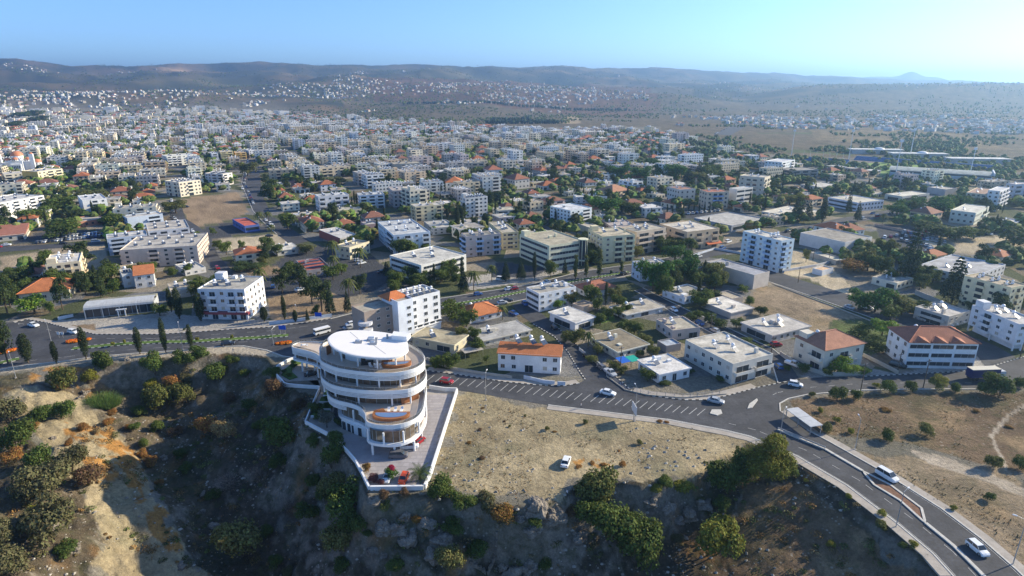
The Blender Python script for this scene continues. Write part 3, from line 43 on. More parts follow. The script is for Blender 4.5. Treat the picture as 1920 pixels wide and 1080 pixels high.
D['POLES']=[(102.1,161.4,9.5),(122.2,164.1,9.5),(34.1,175.6,8.5),(120.5,174.1,7),(167.6,185.2,9.5),(131.0,267.8,7.5),(73.3,210.5,6),(87.3,189.5,6),(162.9,304.1,6),(155.7,306.2,6)]
D['MED']=[(-150.4,193.0),(-143.5,194.8),(-135.0,197.2),(-123.6,198.8),(-113.4,199.0),(-103.7,200.7),(-90.4,202.6),(-80.6,204.9)]
D['MED2']=[(-28.8,236.1),(-19.9,240.0),(-10.6,244.8),(6.3,255.5),(27.8,269.5),(56.6,284.9)]
D['MED3']=[(-173.7,178.3),(-166.1,181.5),(-162.3,184.8)]
D['FLOW']=[(-154.9,198.6,2.2),(-153.4,199.0,2.2),(-152.1,200.0,1.8),(-149.8,200.5,1.4),(-172.0,189.0,2.0),(-170.6,189.9,2.0),(-169.4,191.2,2.0),(-81.6,196.7,1.2),(-79.9,197.2,1.8),(-78.2,197.6,1.8)]
D['ISL']=[(81.6,122.5),(81.4,117.2),(83.9,111.8),(84.7,104.5),(86.9,109.2),(85.0,117.2),(83.1,120.2)]
D['MEDK']=[[(69.4,140.7),(73.2,136.1),(77.3,131.6),(81.6,122.5)],[(84.8,104.5),(86.0,98.0),(86.2,91.2),(86.1,85.4),(84.5,77.7)]]
D['TI1']=[(54.2,149.0),(55.4,151.1),(57.9,151.1),(57.6,149.0),(55.9,147.9)]
D['TI2']=[(65.4,151.6),(67.0,154.4),(70.3,157.5),(70.2,156.5),(67.0,152.2)]
D['SHEL']=[(73.8,147.0),(77.1,148.8),(79.5,139.6),(76.2,137.7)]
D['TICK']=[(-24.1,172.9,-26.0,168.6),(-21.4,172.2,-23.4,167.9),(-18.8,171.5,-20.8,167.2),(-16.2,170.8,-18.3,166.5),(-13.7,170.1,-15.8,165.9),(-11.1,169.4,-13.3,165.2),(-8.6,168.7,-10.8,164.5),(-6.1,168.0,-8.3,163.9),(-3.6,167.3,-5.9,163.2),(-1.1,166.7,-3.4,162.5),(1.4,166.0,-1.0,161.9),(3.8,165.3,1.4,161.3),(6.3,164.6,3.8,160.6),(8.7,164.0,6.2,160.0),(11.1,163.3,8.5,159.4),(13.5,162.7,10.9,158.7),(15.8,162.0,13.2,158.1),(18.2,161.4,15.5,157.5),(20.5,160.7,17.8,156.9),(22.8,160.1,20.1,156.3),(25.1,159.5,22.3,155.7),(27.4,158.8,24.6,155.1),(29.7,158.2,26.8,154.5),(31.9,157.6,29.0,153.9),(34.2,157.0,31.2,153.3),(36.4,156.4,33.4,152.7),(38.6,155.8,35.6,152.1),(40.8,155.2,37.8,151.5),(43.0,154.6,39.9,151.0),(45.2,154.0,42.1,150.4),(47.3,153.4,44.2,149.8),(49.4,152.8,46.3,149.3),(51.6,152.2,48.4,148.7),(53.7,151.6,50.5,148.1)]
D['BB']=(32.6,145.3)
D['PER']=[(19.2,151.9),(12.1,112.7)]
D['TRUCK']=[(139.5,169.7),(150.4,170.4)]
D['BUS']=[(-70.0,205.4),(-67.7,207.4)]
D['MODERN']={}
D['LAWNPOOL']=[(-139.0,302.1),(-133.9,306.2),(-130.1,300.1),(-135.2,296.2)]
D['SIGNS']=[(-82.7,205.4),(-73.7,218.7)]
D['CHURCH']=(-535.4,674.8)
D['STAD']={'field': [(388.5,718.4),(463.2,750.6),(473.8,688.8),(364.1,620.1)],'ll': [(355.1,767.8),(396.8,734.2)],'far': [(420.8,767.8),(529.2,657.0)],'hall': [(391.9,640.1),(460.0,594.0)]}
D['FARROOF']=[(490.4,844.8),(514.9,791.9),(547.9,734.2)]
D['SHOW']=[(-164.6,221.6),(-142.2,229.6)]
D['TOWER']=[(-52.1,210.0),(-30.0,206.4),(1.0,208.5),(42.7,220.4)]
D['TOW']={'beige': [(-54.0,206.6),(-50.5,201.1),(-45.6,204.0)],'slab': [(-46.9,209.2),(-46.5,208.7),(-41.4,209.8),(-37.7,211.9)],'right': [(-36.1,203.1),(-26.3,211.9),(-32.0,221.0)]}
D['HILL']=[(-45.2,118),(-39.9,115),(-38.7,113),(-35.8,121),(-31.7,122),(-28.3,117),(-26.0,122),(-22.2,118),(-12.7,121),(-6.4,122),(4.0,126),(9.9,127),(15.5,131),(24.3,141),(32.8,150),(44.7,158)]
# ---------------------------------------------------------------- helpers
class MB:
    """collects faces; build() links them as ONE mesh object"""
    def __init__(s): s.v=[];s.f=[];s.m=[];s.c=[]
    def face(s,pts,mat=0,col=None):
        n=len(s.v); s.v.extend([tuple(p) for p in pts]); s.f.append(tuple(range(n,n+len(pts)))); s.m.append(mat); s.c.append(col)
    def box(s,x0,x1,y0,y1,z0,z1,mat=0,M=None,col=None,bottom=True):
        p=[(x0,y0,z0),(x1,y0,z0),(x1,y1,z0),(x0,y1,z0),(x0,y0,z1),(x1,y0,z1),(x1,y1,z1),(x0,y1,z1)]
        if M is not None: p=[tuple(M@Vector(q)) for q in p]
        n=len(s.v); s.v.extend(p)
        fs=[(4,5,6,7),(0,1,5,4),(1,2,6,5),(2,3,7,6),(3,0,4,7)]+([(3,2,1,0)] if bottom else [])
        for f in fs: s.f.append(tuple(n+i for i in f)); s.m.append(mat); s.c.append(col)
    def add(s,V,F,mat=0,M=None,col=None):
        n=len(s.v)
        s.v.extend([tuple(M@Vector(q)) for q in V] if M is not None else [tuple(q) for q in V])
        for i,f in enumerate(F):
            s.f.append(tuple(n+j for j in f)); s.m.append(mat if not isinstance(mat,list) else mat[i]); s.c.append(col)
    def cyl(s,c,r,z0,z1,n=10,mat=0,r2=None,M=None,cap=True):
        r2=r if r2 is None else r2
        V=[(c[0]+r*math.cos(2*PI*i/n),c[1]+r*math.sin(2*PI*i/n),z0) for i in range(n)]+[(c[0]+r2*math.cos(2*PI*i/n),c[1]+r2*math.sin(2*PI*i/n),z1) for i in range(n)]
        F=[(i,(i+1)%n,n+(i+1)%n,n+i) for i in range(n)]
        if cap: F+=[tuple(range(n,2*n)),tuple(range(n-1,-1,-1))]
        s.add(V,F,mat,M)
    def tube(s,a,b,r,n=6,mat=0,r2=None):
        a=Vector(a);b=Vector(b);q=(b-a).to_track_quat('Z','Y').to_matrix().to_4x4(); M=Matrix.Translation(a)@q
        s.cyl((0,0),r,0,(b-a).length,n,mat,r2,M)
    def prism(s,poly,z0,z1,mat=0,side=None):
        n=len(s.v);k=len(poly)
        s.v.extend([(p[0],p[1],z0) for p in poly]+[(p[0],p[1],z1) for p in poly])
        a=sum(poly[i][0]*poly[(i+1)%k][1]-poly[(i+1)%k][0]*poly[i][1] for i in range(k))
        tr=geometry.tessellate_polygon([[Vector((p[0],p[1],0)) for p in poly]])
        for t in tr:
            t=tuple(t); A=[poly[i] for i in t]
            ar=(A[1][0]-A[0][0])*(A[2][1]-A[0][1])-(A[2][0]-A[0][0])*(A[1][1]-A[0][1])
            if ar<0: t=t[::-1]
            s.f.append(tuple(n+k+i for i in t)); s.m.append(mat); s.c.append(None)
            s.f.append(tuple(n+i for i in t[::-1])); s.m.append(mat); s.c.append(None)
        for i in range(k):
            j=(i+1)%k; q=(n+i,n+j,n+k+j,n+k+i)
            if a<0: q=q[::-1]
            s.f.append(q); s.m.append(mat if side is None else side); s.c.append(None)
    def sphere(s,c,r,nu=10,nv=6,mat=0,zs=1.0,v0=0.0):
        n=len(s.v); rows=nv+1
        for j in range(rows):
            ph=-PI/2+PI*j/nv if v0==0 else PI/2*j/nv
            for i in range(nu):
                s.v.append((c[0]+r*math.cos(ph)*math.cos(2*PI*i/nu),c[1]+r*math.cos(ph)*math.sin(2*PI*i/nu),c[2]+r*zs*math.sin(ph)))
        for j in range(nv):
            for i in range(nu):
                s.f.append((n+j*nu+i,n+j*nu+(i+1)%nu,n+(j+1)*nu+(i+1)%nu,n+(j+1)*nu+i)); s.m.append(mat); s.c.append(None)
    def mesh(s,name,mats,smooth=False):
        me=bpy.data.meshes.new(name); me.from_pydata(s.v,[],s.f)
        for m in mats: me.materials.append(m)
        if len(mats)>1: me.polygons.foreach_set('material_index',s.m)
        if any(c is not None for c in s.c):
            at=me.color_attributes.new('Col','FLOAT_COLOR','CORNER'); buf=[]
            for f,c in zip(s.f,s.c): buf.extend(list((c or (1,1,1))[:3]+(1,))*len(f))
            at.data.foreach_set('color',buf)
        if smooth: me.polygons.foreach_set('use_smooth',[True]*len(s.f))
        me.update(); return me
    def build(s,name,mats,parent=None,kind=None,smooth=False,col=None,loc=None):
        if not isinstance(mats,(list,tuple)): mats=[mats]
        return link(name,s.mesh(name,mats,smooth),parent,kind,col,loc)
def link(name,me,parent=None,kind=None,col=None,loc=None,rotz=None,scale=None):
    o=bpy.data.objects.new(name,me); COL.objects.link(o)
    if parent is not None: o.parent=parent
    if kind: o['kind']=kind
    if col: o.color=(col[0],col[1],col[2],1)
    if loc is not None: o.location=loc
    if rotz is not None: o.rotation_euler=(0,0,rotz)
    if scale is not None: o.scale=scale
    return o
LAB={}
def tag(o,label,cat,group=None):
    o['category']=cat
    if group: o['group']=group
    LAB.setdefault(label,[]).append(o); o['label']=label
    return o
def thing(name,label,cat,loc=(0,0,0),rotz=0,group=None):
    o=link(name,None,loc=loc,rotz=rotz); return tag(o,label,cat,group)
def dup(root,loc,rotz,scale=None,colors=None,sub=None):
    kids=root.children if sub is None else sub
    r=root.copy(); COL.objects.link(r); r.location=loc; r.rotation_euler=(0,0,rotz)
    if scale is not None: r.scale=scale
    if colors and r.type=='MESH': r.color=colors.get('*',r.color)
    for ch in list(root.children):
        c=ch.copy(); COL.objects.link(c); c.parent=r
        if colors and ch.name.split('.')[0] in colors: c.color=colors[ch.name.split('.')[0]]
        for g in ch.children:
            d=g.copy(); COL.objects.link(d); d.parent=c
    return r
def catmull(P,k=4,closed=True):
    n=len(P);out=[]
    for i in range(n if closed else n-1):
        p0=P[(i-1)%n] if closed or i>0 else P[0];p1=P[i];p2=P[(i+1)%n];p3=P[(i+2)%n] if closed or i<n-2 else P[-1]
        for j in range(k):
            t=j/k
            out.append(tuple(.5*((2*p1[a])+(-p0[a]+p2[a])*t+(2*p0[a]-5*p1[a]+4*p2[a]-p3[a])*t*t+(-p0[a]+3*p1[a]-3*p2[a]+p3[a])*t**3) for a in (0,1)))
    if not closed: out.append(tuple(P[-1][:2]))
    return out
def area(P): return sum(P[i][0]*P[(i+1)%len(P)][1]-P[(i+1)%len(P)][0]*P[i][1] for i in range(len(P)))/2
def offset(P,d,closed=True):
    """positive d = to the left of travel"""
    n=len(P);out=[]
    for i in range(n):
        a=P[(i-1)%n] if closed or i>0 else P[i];b=P[(i+1)%n] if closed or i<n-1 else P[i]
        dx=b[0]-a[0];dy=b[1]-a[1];L=math.hypot(dx,dy) or 1
        out.append((P[i][0]-dy/L*d,P[i][1]+dx/L*d))
    return out
def inpoly(px,py,P):
    P=np.asarray(P)[:,:2]; ins=np.zeros(px.shape,bool);n=len(P);j=n-1
    for i in range(n):
        xi,yi=P[i];xj,yj=P[j]
        if yi!=yj:
            c=((yi>py)!=(yj>py))&(px<(xj-xi)*(py-yi)/(yj-yi)+xi); ins^=c
        j=i
    return ins
def in1(x,y,P): return bool(inpoly(np.array([x]),np.array([y]),P)[0])
def pdist(px,py,P,closed=True):
    P=np.asarray(P)[:,:2]; best=np.full(px.shape,1e9);n=len(P)
    for i in range(n if closed else n-1):
        a=P[i];b=P[(i+1)%n];ab=b-a;L=(ab**2).sum() or 1
        t=np.clip(((px-a[0])*ab[0]+(py-a[1])*ab[1])/L,0,1)
        best=np.minimum(best,np.hypot(px-a[0]-t*ab[0],py-a[1]-t*ab[1]))
    return best
def vnoise(x,y,s=1.0,seed=0):
    x=x/s+seed*17.3;y=y/s-seed*9.1;xi=np.floor(x);yi=np.floor(y);fx=x-xi;fy=y-yi
    fx=fx*fx*(3-2*fx);fy=fy*fy*(3-2*fy)
    def h(a,b): v=np.sin(a*127.1+b*311.7+seed*3.7)*43758.5453; return v-np.floor(v)
    return (h(xi,yi)*(1-fx)+h(xi+1,yi)*fx)*(1-fy)+(h(xi,yi+1)*(1-fx)+h(xi+1,yi+1)*fx)*fy
def fbm(x,y,s,o=4,seed=0):
    r=0;a=.5
    for i in range(o): r=r+a*vnoise(x,y,s/2**i,seed+i); a*=.5
    return r/(1-.5**o)-.5
def sstep(a,b,x): t=np.clip((x-a)/(b-a),0,1); return t*t*(3-2*t)
# ---------------------------------------------------------------- materials
def mat(name,rough=.8,col=(.5,.5,.5),objcol=False,noise=None,bump=None,metal=0,spec=.3,attr=None,island=None,transl=0,emit=None):
    m=bpy.data.materials.new(name); m.use_nodes=True; n=m.node_tree.nodes; l=m.node_tree.links
    b=n['Principled BSDF']; b.inputs['Roughness'].default_value=rough; b.inputs['Metallic'].default_value=metal
    b.inputs['Specular IOR Level'].default_value=spec
    if objcol: src=n.new('ShaderNodeObjectInfo').outputs['Color']
    elif attr: a=n.new('ShaderNodeAttribute'); a.attribute_name=attr; src=a.outputs['Color']
    else:
        c=n.new('ShaderNodeRGB'); c.outputs[0].default_value=(*col,1); src=c.outputs[0]
    tc=n.new('ShaderNodeTexCoord')
    if noise:
        for (sc,lo,hi) in noise:
            t=n.new('ShaderNodeTexNoise'); t.inputs['Scale'].default_value=sc; t.inputs['Detail'].default_value=5; t.inputs['Roughness'].default_value=.6
            g=n.new('ShaderNodeNewGeometry'); l.new(g.outputs['Position'],t.inputs['Vector'])
            mr=n.new('ShaderNodeMapRange'); mr.inputs[1].default_value=.3; mr.inputs[2].default_value=.7; mr.inputs[3].default_value=lo; mr.inputs[4].default_value=hi
            l.new(t.outputs['Fac'],mr.inputs[0])
            mx=n.new('ShaderNodeMix'); mx.data_type='RGBA'; mx.blend_type='MULTIPLY'; mx.inputs[0].default_value=1
            l.new(src,mx.inputs[6]); l.new(mr.outputs[0],mx.inputs[7]); src=mx.outputs[2]
    if island:
        g=n.new('ShaderNodeNewGeometry'); h=n.new('ShaderNodeHueSaturation'); l.new(src,h.inputs['Color'])
        mr=n.new('ShaderNodeMapRange'); mr.inputs[3].default_value=island[0]; mr.inputs[4].default_value=island[1]; l.new(g.outputs['Random Per Island'],mr.inputs[0]); l.new(mr.outputs[0],h.inputs['Value'])
        m2=n.new('ShaderNodeMath'); m2.operation='MULTIPLY'; m2.inputs[1].default_value=7.13; l.new(g.outputs['Random Per Island'],m2.inputs[0])
        m3=n.new('ShaderNodeMath'); m3.operation='FRACT'; l.new(m2.outputs[0],m3.inputs[0])
        m4=n.new('ShaderNodeMapRange'); m4.inputs[3].default_value=.47; m4.inputs[4].default_value=.53; l.new(m3.outputs[0],m4.inputs[0]); l.new(m4.outputs[0],h.inputs['Hue']); src=h.outputs[0]
    l.new(src,b.inputs['Base Color'])
    if bump:
        t=n.new('ShaderNodeTexNoise'); t.inputs['Scale'].default_value=bump[0]; t.inputs['Detail'].default_value=6
        g=n.new('ShaderNodeNewGeometry'); l.new(g.outputs['Position'],t.inputs['Vector'])
        bp=n.new('ShaderNodeBump'); bp.inputs['Strength'].default_value=1; bp.inputs['Distance'].default_value=bump[1]; l.new(t.outputs['Fac'],bp.inputs['Height']); l.new(bp.outputs[0],b.inputs['Normal'])
    if transl:
        tr=n.new('ShaderNodeBsdfTranslucent'); l.new(src,tr.inputs['Color']); ms=n.new('ShaderNodeMixShader'); ms.inputs[0].default_value=transl
        l.new(b.outputs[0],ms.inputs[1]); l.new(tr.outputs[0],ms.inputs[2]); l.new(ms.outputs[0],n['Material Output'].inputs['Surface'])
    return m
M={}
M['wall']=mat('wall',.9,objcol=True,noise=[(.35,.86,1.06),(2.2,.93,1.04)])
M['roof']=mat('roof',.95,objcol=True,noise=[(.25,.62,1.25),(1.3,.75,1.15)])
M['tile']=mat('tile',.85,objcol=True,noise=[(.5,.8,1.12),(4,.75,1.15)])
M['farwall']=mat('farwall',.9,attr='Col',noise=[(.1,.85,1.1)])
M['glass']=mat('glass',.12,(.035,.045,.055),spec=.6)
M['frame']=mat('frame',.6,(.62,.62,.60))
M['dark']=mat('dark',.8,(.06,.055,.05))
M['white']=mat('white_paint',.55,(.80,.80,.79),noise=[(.4,.94,1.03)])
M['blind']=mat('blind',.7,(.45,.41,.34)); M['shutter']=mat('shutter',.7,(.16,.10,.06))
M['tank']=mat('tank',.35,(.80,.81,.82))
M['panel']=mat('panel',.22,(.05,.07,.11),spec=.7)
M['steel']=mat('steel',.45,(.45,.46,.47),metal=.6)
M['grey']=mat('grey_metal',.5,(.32,.33,.33))
M['conc']=mat('concrete',.95,(.40,.37,.32),noise=[(.6,.75,1.15),(5,.85,1.1)])
M['kerb']=mat('kerb',.9,(.55,.53,.48),noise=[(2,.8,1.1)])
M['kerbd']=mat('kerb_dark',.9,(.04,.04,.04))
M['asph']=mat('asphalt',.88,(.058,.060,.066),noise=[(.10,.72,1.35),(.45,.82,1.2),(1.6,.85,1.15),(9,.88,1.1)])
M['paint']=mat('road_paint',.8,(.55,.55,.53),noise=[(3,.55,1.1)])
M['pave']=mat('paving',.9,(.40,.36,.31),noise=[(.5,.8,1.12),(6,.85,1.1)])
M['leaf']=mat('leaf',.75,objcol=True,island=(.6,1.45),transl=.3,spec=.15)
M['bark']=mat('bark',.95,(.11,.085,.06),noise=[(3,.6,1.2)])
M['timber']=mat('timber_pole',.9,(.10,.08,.06))
M['obj']=mat('painted',.5,objcol=True)
M['carpaint']=mat('car_paint',.25,objcol=True,spec=.6)
M['rubber']=mat('rubber',.9,(.02,.02,.02))
M['blue']=mat('blue_sign',.5,(.02,.10,.55))
M['water']=mat('pool_water',.08,(.13,.22,.40),spec=.6)
M['wood']=mat('warm_wood',.5,(.30,.125,.05),noise=[(3,.8,1.15)])
M['rock']=mat('rock',.95,(.30,.26,.21),noise=[(.5,.5,1.2),(3,.6,1.15)],bump=(1.6,.6))
M['grass']=mat('turf',.9,(.09,.15,.03),noise=[(.7,.7,1.3),(6,.7,1.3)])
M['flower']=mat('flower',.7,(.80,.22,.015),island=(.6,1.3))
# ---------------------------------------------------------------- terrain
RAV=np.array(D['RAV']);HP=np.array(D['HP'])
def tps_fit(P):
    n=len(P);d=np.hypot(P[:,None,0]-P[None,:,0],P[:,None,1]-P[None,:,1])+1e-9
    K=d*d*np.log(d)+np.eye(n)*20; Q=np.c_[np.ones(n),P[:,:2]]
    A=np.zeros((n+3,n+3));A[:n,:n]=K;A[:n,n:]=Q;A[n:,:n]=Q.T
    return np.linalg.solve(A,np.r_[P[:,2],0,0,0])
# rim points keep the interpolated slope at ground level along the edge
rim=[]
for i in range(len(RAV)-2):
    a=RAV[i];b=RAV[i+1];k=max(1,int(np.hypot(*(b-a))/12))
    for j in range(k): q=a+(b-a)*j/k; rim.append((q[0],q[1],-.6))
HPA=np.vstack([HP,np.array(rim)]); TW=tps_fit(HPA)
def ravine_z(x,y):
    z=np.zeros_like(x); m=inpoly(x,y,RAV)
    if m.any():
        px=x[m];py=y[m];d=np.hypot(px[:,None]-HPA[None,:,0],py[:,None]-HPA[None,:,1])+1e-9
        t=((d*d*np.log(d))@TW[:-3]+TW[-3]+TW[-2]*px+TW[-1]*py)*(1+.35*sstep(-30,-45,-px)*0+.25)
        t=np.minimum(t,-.25)
        e=pdist(px,py,RAV)
        t=t-np.abs(fbm(px+py*.25,py*.35,4.5,3,55))*4.5*sstep(-40,-60,px)*0+(fbm(px,py,11,4,3)*3.8+(1-np.abs(fbm(px,py,7,4,15))*5)*.9+fbm(px,py,2.6,3,8)*1.5)*sstep(0,4,e)*(1-.72*sstep(28,45,px))
        t=np.minimum(t,-.1)
        z[m]=t*sstep(0,3.2,e)
    return z
HA=np.array([-60,-43.8,-38.4,-37.2,-34.4,-30.4,-27.1,-24.8,-21.2,-16.6,-12.1,-6.1,3.8,9.4,14.8,23.3,31.4,43.3,60]); HV=np.array([118,117,115,113,121,122,117,122,118,120.5,121,122,127,128,130.5,140,150,158,160.])
def hills_z(x,y):
    r=np.hypot(x,y);az=np.degrees(np.arctan2(x,np.maximum(y,1)))
    dv=164-np.interp(az,HA,HV)
    Rr=np.interp(az,[-60,-10,5,15,25,60],[5600,5800,6300,7500,9000,9500])
    zr=CH+Rr*dv*.903/1150*np.cos(np.radians(az))
    zr=zr-CH*.0
    r0=np.interp(az,[-60,0,20,60],[2300,1700,1900,2300])
    t=np.clip((r-r0)/(Rr-r0),0,1)
    n1=fbm(x,y,1500,4,11);n2=fbm(x,y,420,4,21)
    ridged=1-np.abs(fbm(x,y,1100,4,31))*4
    z=zr*(t**1.35)+ (n1*150+n2*70+ (ridged-.6)*60)*t*(1-t)*2.6+n2*14*sstep(0,.06,t)
    r2=1-np.abs(fbm(x,y,620,4,37))*4.2
    z=z+(r2-.55)*46*sstep(.25,.6,t)*(1-.6*sstep(.9,1,t))
    z=np.where(r>Rr,z-(r-Rr)*.12,z)
    z=z+n2*46*np.exp(-((r-Rr)/500)**2)
    near=(104+fbm(x,y,900,3,41)*34)*np.exp(-((r-3900)/700)**2)*sstep(14,27,az)
    z=np.maximum(z,near)
    # far blue peaks
    pk=lambda a,w,h: h*np.exp(-((az-a)/w)**2)
    far=(pk(31.6,.7,95)+pk(33.2,.9,55)+pk(29.5,4,180)+pk(35,6,110)+pk(26.0,3,60)+pk(44,5,100))*np.exp(-((r-12000)/900)**2)*(1+fbm(x,y,700,3,51)*.25)
    z=np.maximum(z,far)
    z=z+ (fbm(x,y,60,3,61)*3)*sstep(1300,2200,r)
    return np.maximum(z,0)*sstep(1300,2300,r)
def ground_z(x,y):
    x=np.asarray(x,float);y=np.asarray(y,float)
    return ravine_z(x,y)+hills_z(x,y)
def gz(x,y): return float(ground_z(np.array([x]),np.array([y]))[0])
rows=np.concatenate([np.exp(np.arange(math.log(62),math.log(300),.0058)),np.exp(np.arange(math.log(300),math.log(14000),.0165))])
az=np.linspace(R(-58),R(58),640)
RR,AA=np.meshgrid(rows,az,indexing='ij'); X=RR*np.sin(AA);Y=RR*np.cos(AA)
xf=X.ravel();yf=Y.ravel();Z=ground_z(xf,yf)
rf=np.hypot(xf,yf);azf=np.degrees(np.arctan2(xf,yf))
CC={'city':(.22,.20,.16),'field':(.15,.115,.07),'straw':(.36,.28,.17),'ochre':(.20,.15,.08),'red':(.155,.085,.05),'asphalt':(.075,.078,.085),'beige':(.40,.32,.22),'earth':(.30,.22,.14),'lot':(.50,.42,.29),'concrete':(.42,.39,.34),'pavement':(.36,.34,.31),'dry':(.31,.24,.16),'green':(.10,.13,.045),'vacant':(.385,.315,.195),'drygrass':(.17,.12,.075),'path':(.40,.34,.26),'sidewalk':(.44,.38,.29),'orange':(.42,.22,.07),'lawn':(.13,.22,.05),'hill':(.105,.088,.058)}
cc=np.zeros((len(xf),4)); city=np.zeros(len(xf))
base=np.array(CC['city']); n=fbm(xf,yf,30,3,2)[:,None]; cc[:,:3]=base*(1+n*.5)
cityR=np.interp(azf,[-60,-45,-20,-12,0,6,12,17,20,24,60],[2600,2600,2300,1700,1350,1300,1300,1150,900,760,640])
city[rf<cityR]=1
hc=np.array(CC['hill'])
h1=fbm(xf,yf,700,5,71);h2=fbm(xf,yf,160,4,81)
hcol=hc*(1+h1[:,None]*1.0)+np.array([.15,.085,.04])*np.clip(h2*4,-.3,1)[:,None]
gm=sstep(.0,.25,h1+h2*.7)[:,None]; hcol=hcol*(1-gm*.55)+np.array([.075,.085,.04])*gm*.55
city[(yf<172)]=0; city[pdist(xf,yf,RAV)<12]=0
hb=sstep(0,400,rf-cityR)[:,None]; cc[:,:3]=cc[:,:3]*(1-hb)+np.clip(hcol,.03,1)*hb
cc[:,3]=np.clip(.25+hb[:,0]*.45,0,1)
# ochre quarry scar on the ridge
q=np.exp(-((azf+27)/1.6)**2-((rf-5200)/450)**2)[:,None]; cc[:,:3]=cc[:,:3]*(1-q)+np.array([.50,.33,.18])*q
for k,P in D['ZONES']:
    P2=np.array(P); m=(xf>P2[:,0].min()-1)&(xf<P2[:,0].max()+1)&(yf>P2[:,1].min()-1)&(yf<P2[:,1].max()+1)
    if not m.any(): continue
    ii=np.where(m)[0]; wx=xf[ii]+fbm(xf[ii],yf[ii],6,3,5)*(9 if k in('vacant','drygrass','orange','dry','beige') and yf[ii].min()<140 and xf[ii].max()<140 else .3); wy=yf[ii]+fbm(xf[ii],yf[ii],6,3,6)*(9 if k in('vacant','drygrass','orange','dry','beige') and yf[ii].min()<140 and xf[ii].max()<140 else .3)
    jj=ii[inpoly(wx,wy,P2)]
    if k in('orange',): jj=jj[fbm(xf[jj],yf[jj],3.2,4,77)>-.02]
    nn=(fbm(xf[jj],yf[jj],14,4,9)+fbm(xf[jj],yf[jj],3,3,14)*.7)[:,None]; amp={'asphalt':.3,'concrete':.3,'pavement':.3,'sidewalk':.2}.get(k,.9)
    c0=np.array(CC[k])*(1+nn*amp)
    if k=='vacant':
        g=sstep(.05,.3,fbm(xf[jj],yf[jj],11,4,19))[:,None]; c0=c0*(1-g*.5)+np.array([.22,.21,.13])*g*.5
    if k in('drygrass','dry'):
        g=sstep(0,.3,fbm(xf[jj],yf[jj],9,4,29))[:,None]; c0=c0*(1-g*.6)+np.array([.38,.27,.15])*g*.6
    cc[jj,:3]=np.clip(c0,.02,1); city[jj]=0; cc[jj,3]={'field':.55,'red':.5,'ochre':.45,'green':.9,'drygrass':.5,'dry':.3,'vacant':.12,'orange':.3}.get(k,.0)
# ravine soils: pale rock where steep, brown scrub earth elsewhere, with the right slope's shade painted in
rv=inpoly(xf,yf,RAV); ii=np.where(rv)[0]
Zg=Z.reshape(X.shape); gr=np.gradient(Zg,axis=0)/np.gradient(RR,axis=0); ga=np.gradient(Zg,axis=1)/(RR*np.gradient(AA,axis=1)); slope=np.hypot(gr,ga).ravel()
zv=inpoly(xf,yf,np.array([P for k,P in D['ZONES'] if k=='vacant'][1]))
nn=fbm(xf,yf,8,4,33);n3=fbm(xf,yf,2.2,3,37)
soil=np.where((xf>-78)[:,None],np.array([.085,.07,.05]),np.array([.14,.112,.075]))*(1+nn*.9+n3*.6)[:,None]  # scrub earth on the right slope is coloured darker to deepen its shade
rockm=(sstep(.75,1.3,slope+n3*.6)*.65)[:,None]; soil=soil*(1-rockm)+np.array([.30,.265,.215])*(1+n3*.8)[:,None]*rockm
rust=(sstep(.12,.3,fbm(xf,yf,6,4,43))*.6)[:,None]; soil=soil*(1-rust)+np.array([.32,.17,.06])*rust
mm=ii[~(zv[ii])]; keep=np.zeros(len(xf),bool)
for k,P in D['ZONES']:
    if k in('drygrass','orange','sidewalk','vacant'): keep|=inpoly(xf,yf,np.array(P))
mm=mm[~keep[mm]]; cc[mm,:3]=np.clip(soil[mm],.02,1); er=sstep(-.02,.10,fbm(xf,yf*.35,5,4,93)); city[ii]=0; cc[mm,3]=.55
rk=D['HP']
nr,nc=X.shape; idx=np.arange(nr*nc).reshape(nr,nc)
F=np.stack([idx[:-1,:-1],idx[:-1,1:],idx[1:,1:],idx[1:,:-1]],-1).reshape(-1,4)[:,::-1]
me=bpy.data.meshes.new('ground'); me.vertices.add(len(xf)); me.vertices.foreach_set('co',np.stack([xf,yf,Z],1).ravel())
me.loops.add(F.size); me.loops.foreach_set('vertex_index',F.ravel()); me.polygons.add(len(F)); me.polygons.foreach_set('loop_start',np.arange(0,F.size,4)); me.polygons.foreach_set('loop_total',np.full(len(F),4)); me.polygons.foreach_set('use_smooth',np.ones(len(F),bool))
me.update(calc_edges=True); me.validate()
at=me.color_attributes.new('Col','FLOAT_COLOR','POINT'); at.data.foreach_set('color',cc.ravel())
a2=me.attributes.new('City','FLOAT','POINT'); a2.data.foreach_set('value',city.astype(float))
gm_=bpy.data.materials.new('ground'); gm_.use_nodes=True; n=gm_.node_tree.nodes; l=gm_.node_tree.links; b=n['Principled BSDF']; b.inputs['Roughness'].default_value=.97; b.inputs['Specular IOR Level'].default_value=.1
a=n.new('ShaderNodeAttribute'); a.attribute_name='Col'; c2=n.new('ShaderNodeAttribute'); c2.attribute_name='City'; g=n.new('ShaderNodeNewGeometry')
def nz(sc,det=6,ro=.62):
    t=n.new('ShaderNodeTexNoise'); t.inputs['Scale'].default_value=sc; t.inputs['Detail'].default_value=det; t.inputs['Roughness'].default_value=ro; l.new(g.outputs['Position'],t.inputs['Vector']); return t.outputs['Fac']
def mr(s,a0,a1,b0,b1):
    t=n.new('ShaderNodeMapRange'); t.inputs[1].default_value=a0;t.inputs[2].default_value=a1;t.inputs[3].default_value=b0;t.inputs[4].default_value=b1; l.new(s,t.inputs[0]); return t.outputs[0]
